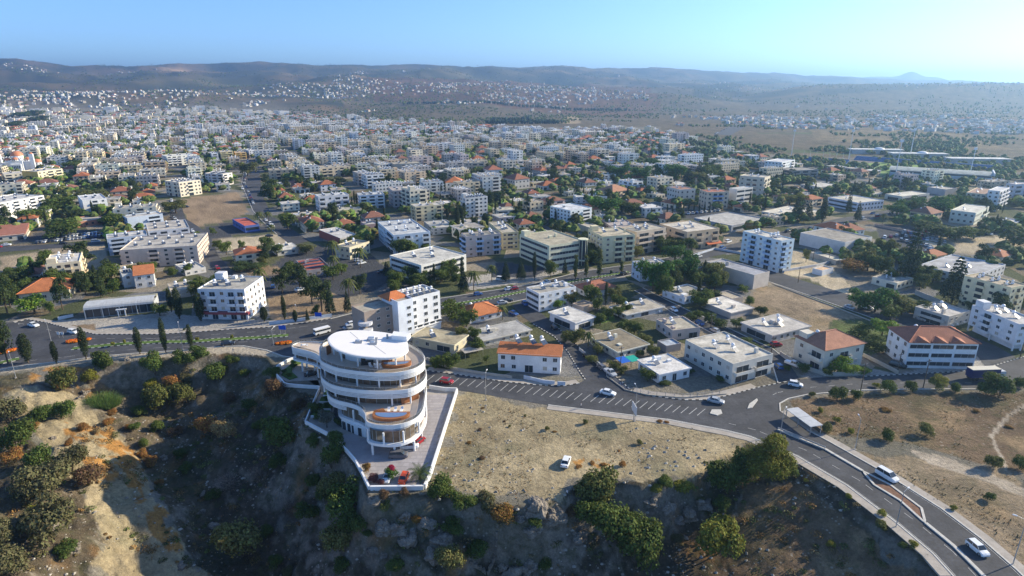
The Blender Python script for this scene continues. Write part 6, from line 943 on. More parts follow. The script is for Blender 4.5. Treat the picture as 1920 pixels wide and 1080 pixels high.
def crownmesh(kind,seed):
    rng=random.Random(seed); mb=MB()
    if kind=='bush':      # unit: width 1, height ~.8
        bl=[(0,0,.34,.30,.95)]+[(rng.uniform(-.27,.27),rng.uniform(-.27,.27),rng.uniform(.18,.52),rng.uniform(.13,.24),rng.uniform(.8,1)) for _ in range(9)]
        leafcloud(mb,bl,3400,.030,rng)
    elif kind=='broad':
        bl=[(0,0,.48,.36,1.0)]+[(rng.uniform(-.28,.28),rng.uniform(-.28,.28),rng.uniform(.25,.80),rng.uniform(.16,.25),rng.uniform(.75,.95)) for _ in range(12)]
        leafcloud(mb,bl,2600,.038,rng)
    elif kind=='big':
        bl=[(0,0,.42,.36,.95)]+[(.36*math.cos(a)*rng.uniform(.7,1),.36*math.sin(a)*rng.uniform(.7,1),rng.uniform(.2,.72),rng.uniform(.13,.2),.85) for a in [i*.52 for i in range(12)]]+[(rng.uniform(-.2,.2),rng.uniform(-.2,.2),.78,.15,.8) for _ in range(4)]
        leafcloud(mb,bl,15000,.0165,rng)
    elif kind=='cypress': # unit height 1, width .28
        bl=[(rng.uniform(-.012,.012),rng.uniform(-.012,.012),z,.125*math.sin(PI*min(1,(1.04-z)/1.0))**.7+.012,1.0) for z in np.linspace(.10,.95,15)]
        leafcloud(mb,bl,2200,.022,rng)
    elif kind=='poplar':
        bl=[(rng.uniform(-.03,.03),rng.uniform(-.03,.03),z,rng.uniform(.05,.085),1.2) for z in np.linspace(.16,.93,12)]
        leafcloud(mb,bl,1100,.028,rng)
    elif kind=='conifer': # tiered
        for z in np.linspace(.12,.95,13):
            r=.30*(1-z)**.8+.02; k=max(3,int(9*r/.3))
            for i in range(k):
                a=i*6.28/k+rng.random(); leafcloud(mb,[(math.cos(a)*r*.65,math.sin(a)*r*.65,z,r*.45,.5)],44,.024,rng)
    elif kind=='pine':
        bl=[(0,0,.5,.33,.9)]+[(rng.uniform(-.28,.28),rng.uniform(-.28,.28),rng.uniform(.28,.88),rng.uniform(.14,.22),.75) for _ in range(12)]
        leafcloud(mb,bl,2400,.034,rng)
    elif kind=='dead':
        for _ in range(700):
            a=rng.random()*6.28;e=rng.uniform(.1,1.35);v=Vector((math.cos(a)*math.cos(e),math.sin(a)*math.cos(e),math.sin(e)*.9)); r=.5*rng.uniform(.3,1)
            p=v*r; t=(v+Vector((rng.gauss(0,.5),rng.gauss(0,.5),rng.gauss(0,.5)))).normalized(); s=rng.uniform(.05,.12); q=t.orthogonal().normalized()*.004
            mb.face([p-t*s-q,p-t*s+q,p+t*s])
    elif kind=='reed':
        for _ in range(1300):
            a=rng.random()*6.28;r=.5*math.sqrt(rng.random());p=Vector((math.cos(a)*r,math.sin(a)*r,0)); t=Vector((rng.gauss(0,.35)+p.x,rng.gauss(0,.35)+p.y,1)).normalized(); s=rng.uniform(.3,.6); q=Vector((rng.gauss(0,1),rng.gauss(0,1),0)).normalized()*.012
            mb.face([p-q,p+q,p+t*s])
    elif kind=='palm':
        for i in range(22):
            a=i*2.399;up=.55-.035*i; prev=Vector((0,0,1));
            for s in range(5):
                t=(s+1)/5; q=Vector((math.cos(a)*.42*t,math.sin(a)*.42*t,1+up*.55*t-.5*t*t)); wd=.045*(1-abs(t-.45)); sd=Vector((-math.sin(a),math.cos(a),-.25))*wd; sd2=Vector((-math.sin(a),math.cos(a),.25))*wd
                mb.face([prev,q,q+sd,prev+sd]);mb.face([prev,prev-sd2,q-sd2,q]); prev=q
    return mb
CM={}
def cmesh(kind,var):
    k=(kind,var)
    if k not in CM: CM[k]=crownmesh(kind,hash_(kind)+var*13).mesh('crown',[M['leaf']])
    return CM[k]
def hash_(s): return sum(ord(c)*(i+3) for i,c in enumerate(s))
def trunkmesh(kind):
    k=('trunk',kind)
    if k not in CM:
        mb=MB()
        if kind=='palm': mb.cyl((0,0),.022,0,1,7,0,.016)
        elif kind in('broad','pine','big'):
            mb.cyl((0,0),.035,-.08,.4,7,0,.024)
            for a in (0,1.5,3,4.4): mb.tube((0,0,.3),(.2*math.cos(a),.2*math.sin(a),.62),.016,5,0,.007)
        elif kind in('bush','dead','reed'):
            for a in (0.3,2.1,4.1): mb.tube((0,0,-.1),(.16*math.cos(a),.16*math.sin(a),.38),.016,5,0,.006)
        else: mb.cyl((0,0),.022,-.05,.3,6,0,.014)
        CM[k]=mb.mesh('trunk',[M['bark']])
    return CM[k]
PC={'grey':(.125,.12,.055),'olive':(.13,.14,.040),'lime':(.22,.22,.035),'dark':(.088,.122,.028),'reed':(.12,.19,.05),'green':(.085,.125,.030),'rust':(.30,.16,.05),'rustbrown':(.14,.09,.05),'rust2':(.24,.14,.04),'straw':(.38,.28,.13),'dead':(.27,.22,.18),'yolive':(.17,.165,.055),'ygreen':(.15,.16,.030),'big':(.16,.165,.025),
'cypress':(.040,.055,.022),'poplar':(.10,.12,.04),'conifer':(.034,.055,.028),'pine':(.055,.078,.026),'bright':(.14,.22,.03),'round':(.10,.14,.028),'broad':(.06,.13,.022),'palm':(.10,.12,.035),'bush':(.07,.10,.03)}
ADJ={'grey':'grey green','olive':'olive green','lime':'yellow green','dark':'dark green','reed':'bright green','green':'green','rust':'rust orange','rustbrown':'brownish','rust2':'orange brown','straw':'straw coloured','dead':'leafless pale','yolive':'pale olive','ygreen':'yellow olive','big':'very large yellow green','bright':'bright green','round':'rounded','broad':'dense green','palm':'','bush':'low','cypress':'','poplar':'slim pale','conifer':'dark','pine':'dark'}
pv_=random.Random(21)
def plant(name,label,cat,x,y,z,kind,wd,ht,col,group=None,crown=True):
    o=thing(name,label,cat,(x,y,z),pv_.random()*6.28,group)
    s=(wd,wd,ht)
    link('trunk',trunkmesh(kind),o,scale=s)
    j=pv_.uniform(.85,1.18); c=link('crown',cmesh(kind,pv_.randrange(4) if kind!='big' else 0),o,col=tuple(min(.6,q*j) for q in col),scale=s)
    return o
# ravine and lot scrub
F_=1150.0;PS=math.sin(R(PITCH));PCs=math.cos(R(PITCH))
def unproj(u,v,z):
    b=(v-540)/F_; d=(CH-z)/(PS+b*PCs); return (u-960)/F_*d, d*(PCs-b*PS), d
def hit(u,v):
    z=0
    for _ in range(30):
        x,y,d=unproj(u,v,z); z=.5*z+.5*gz(x,y)
    return x,y,z,d
side_words=[(0,'left edge of the ravine'),(150,'sandy bank left of the ravine'),(300,'gully below the road bend'),(480,'dark slope left of the white building'),(700,'rocks below the courtyard wall'),(900,'cliff below the sandy lot'),(1300,'slope below the curving road')]
vegcount={}
for (u,v,wpx,k) in D['VEG']:
    # the crown centre sits roughly .4 width above ground
    x,y,z,d=hit(u,v+wpx*.30); wd=wpx*d/F_*(1.38 if u<300 else 1.5)
    kind={'dead':'dead','reed':'reed','big':'big'}.get(k,'bush')
    nm={'dead':'dry_bush','reed':'reed_clump','big':'tree'}.get(k,'shrub' if wd<7 else 'tree')
    sw=[t for a,t in side_words if u>=a][-1]
    key=(ADJ[k],nm,sw); vegcount[key]=vegcount.get(key,0)+1
    lab='%s %s on the %s'%(ADJ[k],nm.replace('_',' '),sw)
    plant(nm,lab,{'dry_bush':'shrub','reed_clump':'reeds'}.get(nm,nm),x,y,z-.1,kind,wd,wd*(.92 if kind!='big' else .98)*pv_.uniform(.9,1.05)*(1.25 if wd>7 and kind=='bush' else 1),PC[k])
for (x,y,wpx,k) in D['VEGF']:
    d=math.hypot(x,y,)*.95+CH*.3; wd=wpx*d/F_*1.05; z=gz(x,y)
    sw='sandy lot beside the white building' if x<50 and y<165 else ('verge of the road by the bus shelter' if y>150 else 'brown field right of the curving road')
    plant('shrub','%s shrub on the %s'%(ADJ[k],sw),'shrub',x,y-wd*.15,z-.1,'bush',wd,wd*(1.0 if k in('dark','green','lime','olive') else .4),PC[k])
for (x,y,ht,wd,k) in D['TREES']:
    kk={'lime':'broad','olive':'broad','dark':'broad','bright':'broad','round':'broad','rust2':'broad','bush':'bush'}.get(k,k)
    nm={'cypress':'cypress','poplar':'poplar','conifer':'conifer','pine':'pine_tree','palm':'palm_tree','bush':'shrub'}.get(k,'tree')
    s_h={'bush':1.25,'broad':.98,'pine':.98,'palm':.86,'poplar':1,'cypress':1,'conifer':1}[kk]; s_w={'cypress':3.4,'poplar':5.5,'conifer':1.6,'palm':1.2,'broad':1.1,'pine':1.1,'bush':1.15}[kk]
    if kk=='palm': sx=ht*1.0
    lab=('%s %s %s'%(ADJ[k],nm.replace('_',' '),where(x,y,8))).strip()
    sc=wd*s_w if kk!='palm' else ht*.9
    if kk=='cypress': sc=max(sc,ht*.55)
    plant(nm,lab,nm.replace('_',' '),x,y,gz(x,y)-.05,kk,sc,ht*s_h,PC[k])
(a,b),(c,d_)=D['CYROW']
for i in range(11):
    t=i/10; plant('cypress','thin dark cypress in the row edging the car park','cypress',a+(c-a)*t,b+(d_-b)*t,0,'cypress',4.2,7.5+pv_.random(),PC['cypress'],'cypresses in a row by the car park')
for i in range(5):
    P=D['MED'];j=i+2 if i<4 else 1; p=P[min(j,len(P)-1)]; plant('shrub','small yellow green clipped shrub on the grass median','shrub',p[0]+i*1.5,p[1],.2,'bush',1.6,2.6,PC['lime'],'small shrubs along the grass median')
# flower beds
for i,(x,y,wd) in enumerate(D['FLOW']):
    mb=MB(); rng=random.Random(i); leafcloud(mb,[(0,0,.3,wd*.7,.3)],500,.16,rng); mb.sphere((0,0,.1),wd*.62,10,4,0,.25); o=mb.build('flower_bed',M['flower'],loc=(x,y,.2)); tag(o,'mound of orange flowers on the traffic island','flowers','orange flower mounds')
# courtyard planting
def palmbig(x,y,z,ht,label):
    o=thing('palm_tree',label,'palm tree',(x,y,z)); mb=MB(); mb.cyl((0,0),.35,0,ht,9,0,.28); mb.build('trunk',M['bark'],o)
    fr=MB()
    for s in range(9):
        t0=s/9;t1=(s+1)/9; f=lambda t:Vector((2.9*t,0,1.5*t-1.9*t*t)); p,q=f(t0),f(t1); wd=.55*(1-abs(t0-.4)*1.2)
        for sg in (-1,1):
            for k in (0,.5):
                a=p.lerp(q,k);b=p.lerp(q,k+.32); fr.face([a,b,b+Vector((.25,sg*wd,-.12)),a+Vector((.3,sg*wd,-.12))])
    me_=fr.mesh('frond',[M['leaf']])
    for i in range(26):
        c=link('frond',me_,o,col=(.07,.10,.03),loc=(0,0,ht),rotz=i*2.399); c.rotation_euler=(0,R(-35+i*2.6),i*2.399)
palmbig(-20.9,119.2,.05,2.0,'squat palm with arching fronds at the courtyard front corner')
plant('flowering_tree','small tree with crimson blossom over green leaves in the courtyard','tree',-27.3,119.6,.05,'broad',3.4,3.2,(.07,.15,.03))
plant('flowering_tree','crimson blossom shrub top standing behind the green courtyard tree','shrub',-27.6,120.2,1.9,'bush',3.2,1.9,(.38,.03,.08))
plant('shrub','golden brown bush at the courtyard wall corner','shrub',-33.8,122.6,.05,'bush',2.8,3.4,(.22,.13,.04))
plant('shrub','dark maroon bush beside the white car in the courtyard','shrub',-31.2,118.6,.05,'bush',3.3,2.4,(.13,.05,.05))
plant('shrub','second maroon bush against the front courtyard wall','shrub',-29.6,117.6,.05,'bush',2.2,1.8,(.13,.05,.05))
plant('olive_tree','silvery olive tree beside the ground floor doors','tree',-48.6,141.8,.05,'broad',4.4,5.2,(.14,.15,.12))
for i,(x,y,wd,c) in enumerate([(-52.5,148.8,2.6,'dark'),(-51.5,152.3,2.4,'green'),(-53,156.4,2.4,'dark'),(-50,145.3,2,'grey'),(-70.5,180.3,3,'bright'),(-69.5,177.5,2.6,'green'),(-71.3,174,2.4,'green'),(-68.8,171.2,2.2,'dark'),(-52.4,145.6,2.6,'green')]):
    plant('shrub','%s garden shrub number %s along the white retaining wall'%(ADJ[c],('one','two','three','four','five','six','seven','eight','nine')[i]),'shrub',x,y,.3,'bush',wd,wd*.8,PC[c])
plant('cypress','slim young cypress in the annex garden','cypress',-70.2,182.5,.2,'cypress',4.5,5.5,PC['green'])
# boulders and cliff outcrops
def rock(x,y,s,label,zs=.7,seed=0):
    rng=random.Random(seed); mb=MB(); mb.sphere((0,0,0),1,26,18,0)
    out=[]
    for v in mb.v:
        v=Vector(v); k=1+.28*math.sin(v.x*3.1+seed)*math.cos(v.y*2.7+seed*2)+.18*math.sin(v.z*5+seed*3+v.x*4)+.09*math.sin(v.x*11+seed)*math.sin(v.y*13)+.06*math.sin(v.z*17+v.x*9)+rng.uniform(-.025,.025); v*=k
        for ax in range(3): v[ax]=round(v[ax]*2.6)/2.6*.3+v[ax]*.7
        out.append((v.x*s,v.y*s*.85,v.z*s*zs))
    mb.v=out; o=mb.build('boulder',M['rock'],loc=(x,y,gz(x,y)-s*.25)); o.rotation_euler=(0,0,seed); tag(o,label,'boulder')
rk=[(962,1072,2.6),(942,1062,1.4),(1005,1010,3.2),(1040,990,2.8),(1085,1000,2.4),(990,1040,2.2),(720,985,2.6),(705,970,1.8),(748,985,2.4),(770,1005,2.8),(800,980,2.2),(830,1010,2.6),(810,1035,2.4),(760,965,1.6),(700,1030,1.6),(720,1040,1.0),(1250,950,2.2),(1290,960,2.8),(1270,975,1.8),(1320,940,2.2),(1270,1005,1.1),(1283,1007,.9),(1220,940,1.8),(100,992,1.5),(65,978,1.2),(40,990,1.4),(140,1032,1.1),(145,1020,.8),(98,822,1.2),(207,766,1.1),(160,735,1.6),(150,745,1.2),(245,700,1.6),(290,745,1.8),(308,855,1.4),(380,925,1.2),(400,985,1.6),(378,960,1.2),(340,1060,1.6),(1010,945,1.2),(1040,955,1.6),(975,960,1.4),(1000,975,2.2),(1330,905,1.4)]
for i,(u,v,s) in enumerate(rk):
    x,y,z,d=hit(u,v); sw=[t for a,t in side_words if u>=a][-1]; rock(x,y,s*.85,'pale %s boulder on the %s'%('large' if s>2 else 'small',sw),.7,i*1.7+1)
# ---------------------------------------------------------------- vehicles
def car_body(kind):
    mb=MB()
    sec={'sedan':[(-2.2,.68,.35,.62),(-2.1,.82,.25,.88),(-1.2,.88,.22,.95),(1.0,.88,.22,.93),(1.9,.84,.24,.80),(2.2,.66,.32,.60)],
     'hatch':[(-1.95,.74,.35,.80),(-1.85,.82,.25,1.0),(-1.2,.86,.22,1.0),(.9,.86,.22,.95),(1.7,.82,.24,.82),(1.95,.66,.32,.62)],
     'van':[(-2.3,.80,.35,.95),(-2.2,.90,.25,1.1),(-1.4,.93,.22,1.1),(1.3,.93,.22,1.05),(2.0,.88,.24,.95),(2.3,.72,.32,.70)],
     'pickup':[(-2.5,.82,.45,.80),(-2.45,.88,.35,1.0),(-1.4,.9,.32,1.0),(1.2,.9,.32,1.05),(2.2,.86,.34,.95),(2.5,.70,.42,.75)]}[kind]
    pr_=[]
    for x,hw,zb,zt in sec: pr_.append([(x,-hw,zb),(x,-hw-.02,(zb+zt)*.55),(x,-hw*.92,zt),(x,0,zt+.04),(x,hw*.92,zt),(x,hw+.02,(zb+zt)*.55),(x,hw,zb)])
    for i in range(len(pr_)-1):
        for j in range(6): mb.face([pr_[i][j],pr_[i+1][j],pr_[i+1][j+1],pr_[i][j+1]])
    mb.face(pr_[0]); mb.face(pr_[-1][::-1])
    cab={'sedan':(-1.55,1.05,-1.0,.35,.93,1.42),'hatch':(-1.9,1.0,-1.5,.35,.98,1.46),'van':(-2.2,1.45,-1.9,.7,1.08,1.75),'pickup':(-.6,1.3,-.35,.7,1.02,1.65)}[kind]
    return mb,cab
def cab_mesh(cab,w0=.80,w1=.62):
    x0,x1,a,b,z0,z1=cab; mb=MB()
    V=[(x0,-w0,z0),(x1,-w0,z0),(x1,w0,z0),(x0,w0,z0),(a,-w1,z1),(b,-w1,z1),(b,w1,z1),(a,w1,z1)]
    mb.add(V,[(0,1,5,4),(1,2,6,5),(2,3,7,6),(3,0,4,7)]); return mb
def roof_mesh(cab,w1=.63):
    x0,x1,a,b,z0,z1=cab; mb=MB(); mb.box(a-.05,b+.05,-w1,w1,z1-.01,z1+.05)
    for s in (-1,1):
        for (p,q) in (((x0,s*.80,z0),(a,s*w1,z1)),((x1,s*.80,z0),(b,s*w1,z1)),(((x0+x1)/2,s*.805,z0),((a+b)/2,s*w1,z1))): mb.tube(p,q,.035,4)
    return mb
CARM={}
def carparts(kind):
    if kind not in CARM:
        b,cab=car_body(kind); wh=MB(); M0=Matrix.Rotation(PI/2,4,'X'); wh.cyl((0,0),.33,-.11,.11,12,0,M=M0); wh.cyl((0,0),.19,-.115,.115,8,1,M=M0)
        hl_=MB(); hl_.box(-.03,.05,-.17,.17,-.08,.08); 
        CARM[kind]=(b.mesh('body',[M['carpaint']]),cab_mesh(cab).mesh('windows',[M['glass']]),roof_mesh(cab).mesh('roof',[M['carpaint']]),wh.mesh('wheel',[M['rubber'],M['steel']]),hl_.mesh('headlight',[M['tank']]),{'sedan':2.2,'hatch':1.95,'van':2.3,'pickup':2.5}[kind],cab)
    return CARM[kind]
M['tail']=mat('tail_light',.4,(.35,.01,.01))
CCOL={'white':(.75,.77,.78),'silver':(.42,.44,.46),'red':(.30,.015,.02),'black':(.02,.02,.022),'blue':(.03,.09,.28),'orange':(.75,.09,.02),'grey':(.12,.12,.13)}
def car(x,y,z,rot,kind,colr,label,group=None,scale=1.0,simple=False):
    b,wn,rf,wh,hl_,hl,cab=carparts(kind); c=CCOL[colr]
    o=thing('parked_car' if group or 'park' in label else 'car',label,'car',(x,y,z),rot,group); o.scale=(scale,)*3
    link('body',b,o,col=c); link('windows',wn,o); link('roof',rf,o,col=c)
    for sx in (-hl*.62,hl*.62):
        for sy in (-.78,.78): link('wheel',wh,o,loc=(sx,sy,.33))
    if not simple:
        for sy in (-.55,.55): link('headlight',hl_,o,loc=(hl-.12,sy,.62)); 
        for sy in (-.6,.6): link('tail_light',um(('tail_light',),lambda m:m.box(-.04,.03,-.15,.15,-.07,.09),[M['tail']]),o,loc=(-hl+.06,sy,.74))
    return o
for (x,y,tx,ty,c,k,l_) in D['CARS']: car(x,y,.09,math.atan2(ty-y,tx-x),k,c,l_,scale=1.06)
car(-24.6,118.9,.09,R(-97),'hatch','orange','bright orange red car nose out in the courtyard front row')
car(-28.4,119.6,.09,R(-92),'sedan','white','white car half hidden behind the blossom tree in the courtyard')
car(-27.4,128.2,.09,R(4),'van','grey','dark grey car under the front of the curved building')
car(-25.4,132.2,.09,R(8),'van','white','white car under the curved building, behind the dark grey one')
car(-23.4,134.6,.09,R(60),'hatch','red','red and white rear of a car between the right hand columns')
car(-62.2,172.6,.09,R(28),'sedan','black','black saloon parked under the raised annex')
pk=random.Random(8)
for i,(x,y) in enumerate(D['PARK']): car(x+pk.uniform(-.5,.5),y+pk.uniform(-.5,.5),.04,R(62)+pk.uniform(-.08,.08),pk.choice(['sedan','hatch','van']),pk.choice(['white','silver','white','silver','black','grey','red','blue']),'parked car among the close rows of the far car parks','cars packed in the far car parks',simple=True)
(a,b),(c,d_)=D['PARKL']
for r_ in range(2):
    for i in range(18):
        t=i/17; car(a+(c-a)*t+r_*1,b+(d_-b)*t+r_*12,.04,R(95)+pk.uniform(-.1,.1),pk.choice(['sedan','hatch']),pk.choice(['white','silver','black','grey','blue','grey']),'parked car in the shaded rows at the left car park','cars in the left car park',simple=True)
# cars along the streets
pk.seed(31)
def along(P,step,off,prob,side=1):
    out=[];acc=0
    for i in range(len(P)-1):
        a=Vector(P[i][:2]);b=Vector(P[i+1][:2]);L=(b-a).length
        if L<1: continue
        d=(b-a)/L;nrm=Vector((-d.y,d.x))*off*side; s=acc
        while s<L:
            if pk.random()<prob: q=a+d*s+nrm; out.append((q.x,q.y,math.atan2(d.y,d.x)))
            s+=step
        acc=s-L
    return out
RD=D['ROADS']
for x,y,r_ in along(RD['avenue'][0:5],7,2.4,.6)+along(RD['west'][0:7],7,1.8,.5)+along(RD['lane'][1:7],8,-1.6,.45)+along(RD['boulevard'][1:13],17,-3.2,.5)+along(RD['boulevard'][14:20],17,-3,.5)+along(RD['field'][0:5],11,1.5,.35)+along(RD['upper'][0:2],9,0,.4)+along(RD['corner'][9:13],9,-1.8,.4)+along(RD['verge'][1:4],16,-2,.5):
    cn=pk.choice(['white','silver','white','silver','black','grey','red','blue']); kd=pk.choice(['sedan','hatch','hatch','van'])
    car(x,y,.09,r_+(PI if pk.random()<.5 else 0),kd,cn,'%s %s %s'%(cn,{'sedan':'saloon','hatch':'hatchback','van':'people carrier'}[kd],where(x,y,7)),simple=True)
# truck
(tx,ty),(t2,t3)=D['TRUCK']; rot=math.atan2(t3-ty,t2-tx); tk=thing('truck','long dark blue lorry with cream roof parked along the upper right road','truck',((tx+t2)/2,(ty+t3)/2,.1),rot)
mb=MB(); mb.box(-5.6,3.4,-1.25,1.25,1.0,3.6); mb.build('cargo_box',M['obj'],tk,col=(.02,.025,.12)); mb=MB(); mb.box(-5.65,3.45,-1.3,1.3,3.603,3.75); mb.build('box_roof',M['obj'],tk,col=(.62,.57,.45))
mb=MB(); mb.add([(3.6,-1.2,.6),(5.7,-1.2,.6),(5.7,1.2,.6),(3.6,1.2,.6),(3.6,-1.15,2.9),(5.2,-1.15,2.9),(5.2,1.15,2.9),(3.6,1.15,2.9)],[(0,1,5,4),(1,2,6,5),(2,3,7,6),(3,0,4,7),(4,5,6,7)]); mb.build('cab',M['obj'],tk,col=(.5,.52,.55))
mb=MB(); mb.add([(5.58,-1.05,1.55),(5.72-.25,-1.0,2.6),(5.72-.25,1.0,2.6),(5.58,1.05,1.55)],[(0,3,2,1)]); mb.build('windscreen',M['glass'],tk); mb=MB(); mb.box(-5.5,5.4,-.5,.5,.6,.95); mb.build('chassis',M['dark'],tk)
for x in (-4.6,-3.4,4.5):
    for s in (-1.05,1.05): link('wheel',um(('truck_wheel',),lambda m:m.cyl((0,0),.5,-.15,.15,12,0,M=Matrix.Rotation(PI/2,4,'X')),[M['rubber']]),tk,loc=(x,s,.5))
(tx,ty),(t2,t3)=D['BUS']; rot=math.atan2(t3-ty,t2-tx); bs=thing('minibus','small white minibus crossing the junction behind the annex','bus',((tx+t2)/2,(ty+t3)/2,.1),rot)
mb=MB(); mb.box(-2.9,2.9,-1,1,.4,1.3); mb.box(-2.9,2.8,-1,1,2.0,2.35); mb.build('body',M['obj'],bs,col=(.75,.76,.77)); mb=MB(); mb.box(-2.85,2.75,-.97,.97,1.303,1.997); mb.build('windows',M['glass'],bs)
for x in (-1.9,1.9):
    for s in (-.9,.9): link('wheel',um(('bus_wheel',),lambda m:m.cyl((0,0),.4,-.13,.13,12,0,M=Matrix.Rotation(PI/2,4,'X')),[M['rubber']]),bs,loc=(x,s,.4))
# ---------------------------------------------------------------- street furniture
for i,(x,y,h,tx,ty) in enumerate(D['LAMPS']):
    z=gz(x,y); an=math.atan2(ty-y,tx-x)
    o=thing('street_lamp','grey street lamp with single arm %s'%where(x,y,7),'street lamp',(x,y,z),an)
    mb=MB(); mb.cyl((0,0),.11,0,h,8,0,.06); mb.build('pole',M['steel'],o); mb=MB(); mb.tube((0,0,h-.05),(1.5,0,h+.25),.04,6); mb.build('arm',M['steel'],o)
    mb=MB(); mb.add([(1.4,-.13,h+.18),(2.1,-.16,h+.22),(2.1,.16,h+.22),(1.4,.13,h+.18),(1.4,-.08,h+.34),(2.0,-.1,h+.34),(2.0,.1,h+.34),(1.4,.08,h+.34)],[(3,2,1,0),(4,5,6,7),(0,1,5,4),(1,2,6,5),(2,3,7,6),(3,0,4,7)]); mb.build('lamp_head',M['tank'],o)
    mb=MB(); mb.box(-.3,.3,-.3,.3,-.2,.12); mb.build('base',M['conc'],o)
for i,(x,y,h) in enumerate(D['POLES']):
    o=thing('utility_pole','dark timber utility pole %s'%where(x,y,8),'utility pole',(x,y,gz(x,y)),R(20)); mb=MB(); mb.cyl((0,0),.15,-.3,h,8,0,.1); mb.build('pole',M['timber'],o)
    mb=MB(); mb.box(-.9,.9,-.06,.06,h-.7,h-.55); mb.build('crossarm',M['timber'],o)
    for s in (-.7,0.25,.7): link('insulator',um(('insulator',),lambda m:m.cyl((0,0),.05,0,.2,6),[M['tank']]),o,loc=(s,0,h-.55))
# billboard seen edge on
x,y=D['BB']; bb=thing('billboard','billboard on a post seen edge on by the road, its shadow on the lot','billboard',(x,y,0),R(96)); mb=MB(); mb.cyl((0,0),.12,0,3.2,8); mb.build('post',M['steel'],bb); mb=MB(); mb.box(-1.9,1.9,-.08,.08,2.6,5.0); mb.build('panel',M['obj'],bb,col=(.6,.6,.6))
mb=MB(); mb.box(-1.95,1.95,-.12,.12,2.5,2.597); mb.build('frame',M['steel'],bb)
# bus shelter with two roof panels
S4=[Vector((*p,0)) for p in D['SHEL']]; fx=S4[3]-S4[0]; rot=math.atan2(fx.y,fx.x); L=fx.length; Wd=max(2.8,(S4[1]-S4[0]).length)
bs=thing('bus_shelter','roadside shelter with two flat white roof panels at the junction','bus shelter',(S4[0].x,S4[0].y,gz(S4[0].x,S4[0].y)),rot)
for k in range(2): link('roof_panel',um(('shelter_roof',),lambda m:m.box(.05,L/2-.05,0,Wd,2.55,2.7),[M['roofmetal']]),bs,loc=(k*L/2,0,0))
mb=MB(); mb.box(0.1,L-.1,Wd-.2,Wd-.05,.15,1.2); mb.build('side_panel',M['timber'],bs)
for k in range(3):
    for yy in (.3,Wd-.3): link('post',um(('shelter_post',),lambda m:m.box(-.08,.08,-.08,.08,-.2,2.547),[M['steel']]),bs,loc=(.2+k*(L-.4)/2,yy,0))
# blue direction signs
for i,(x,y) in enumerate(D['SIGNS']):
    o=thing('road_sign',('blue direction sign on the median tip','blue direction sign by the pine park')[i],'road sign',(x,y,.1),R(-5)); 
    for s in (-.9,.9): mb=MB(); mb.cyl((s,0),.06,0,3.6,6); mb.build('post',M['steel'],o)
    mb=MB(); mb.box(-1.3,1.3,-.12,-.065,2.0,3.6); mb.build('panel',M['blue'],o)
for (u,v) in ((143,629),):
    x,y,_,_=hit(115,634); o=thing('road_sign','pair of small white signs on the left median','road sign',(x,y,.2),0)
    for s in (-.7,.7): mb=MB(); mb.box(s-.5,s+.5,-.05,0,1.2,2.2); mb.build('panel',M['white'],o); mb=MB(); mb.cyl((s,.06),.05,0,2.2,6); mb.build('post',M['steel'],o)
# fences, rails and garden walls
def un2(P): return [tuple(hit(u,v)[:2]) for u,v in P]
def fence(P,label,h=1.5,step=2.2,name='fence',base=.4):
    o=thing(name,label,'fence',(P[0][0],P[0][1],0)); ox,oy=P[0]; 
    mb=MB(); Q=[(p[0]-ox,p[1]-oy) for p in P]; 
    if base: ribbon(mb,Q,.2,-.3,base,0,None,5); mb.build('base_wall',M['conc'],o)
    for i in range(len(Q)-1):
        a,b=Vector((*Q[i],0)),Vector((*Q[i+1],0)); L=(b-a).length;k=max(1,int(L/step))
        for j in range(k): p=a.lerp(b,j/k); link('post',um(('fence_post',h),lambda m:m.box(-.05,.05,-.05,.05,0,h),[M['steel']]),o,loc=p)
        for zz in (base+.25,(base+h)/2+.1,h-.06): mb=MB(); mb.tube((a.x,a.y,zz),(b.x,b.y,zz),.03,4); mb.build('rail',M['steel'],o)
fence(un2([(1137,706),(1172,732),(1215,742),(1280,747),(1362,740)]),'metal rail fence on a low wall round the corner bungalow')
rl=[D['MEDK'][0][0],D['MEDK'][0][2]]; 
gr=thing('guard_rail','steel guard rail at the start of the road divider','guard rail',(*rl[0],0)); a=Vector((0,0,0)); b=Vector((rl[1][0]-rl[0][0],rl[1][1]-rl[0][1],0))
for k in range(9): link('post',um(('rail_post',),lambda m:m.box(-.06,.06,-.06,.06,0,.8),[M['steel']]),gr,loc=a.lerp(b,k/8))
d_=(b-a).normalized(); p_=Vector((-d_.y,d_.x,0))*.12
for s in (-1,1): mb=MB(); q=p_*s; mb.add([a+q+Vector((0,0,.5)),b+q+Vector((0,0,.5)),b+q+Vector((0,0,.8)),a+q+Vector((0,0,.8)),a+q*1.4+Vector((0,0,.5)),b+q*1.4+Vector((0,0,.5)),b+q*1.4+Vector((0,0,.8)),a+q*1.4+Vector((0,0,.8))],[(0,1,2,3),(4,7,6,5),(3,2,6,7),(0,4,5,1)]); mb.build('rail',M['steel'],gr)
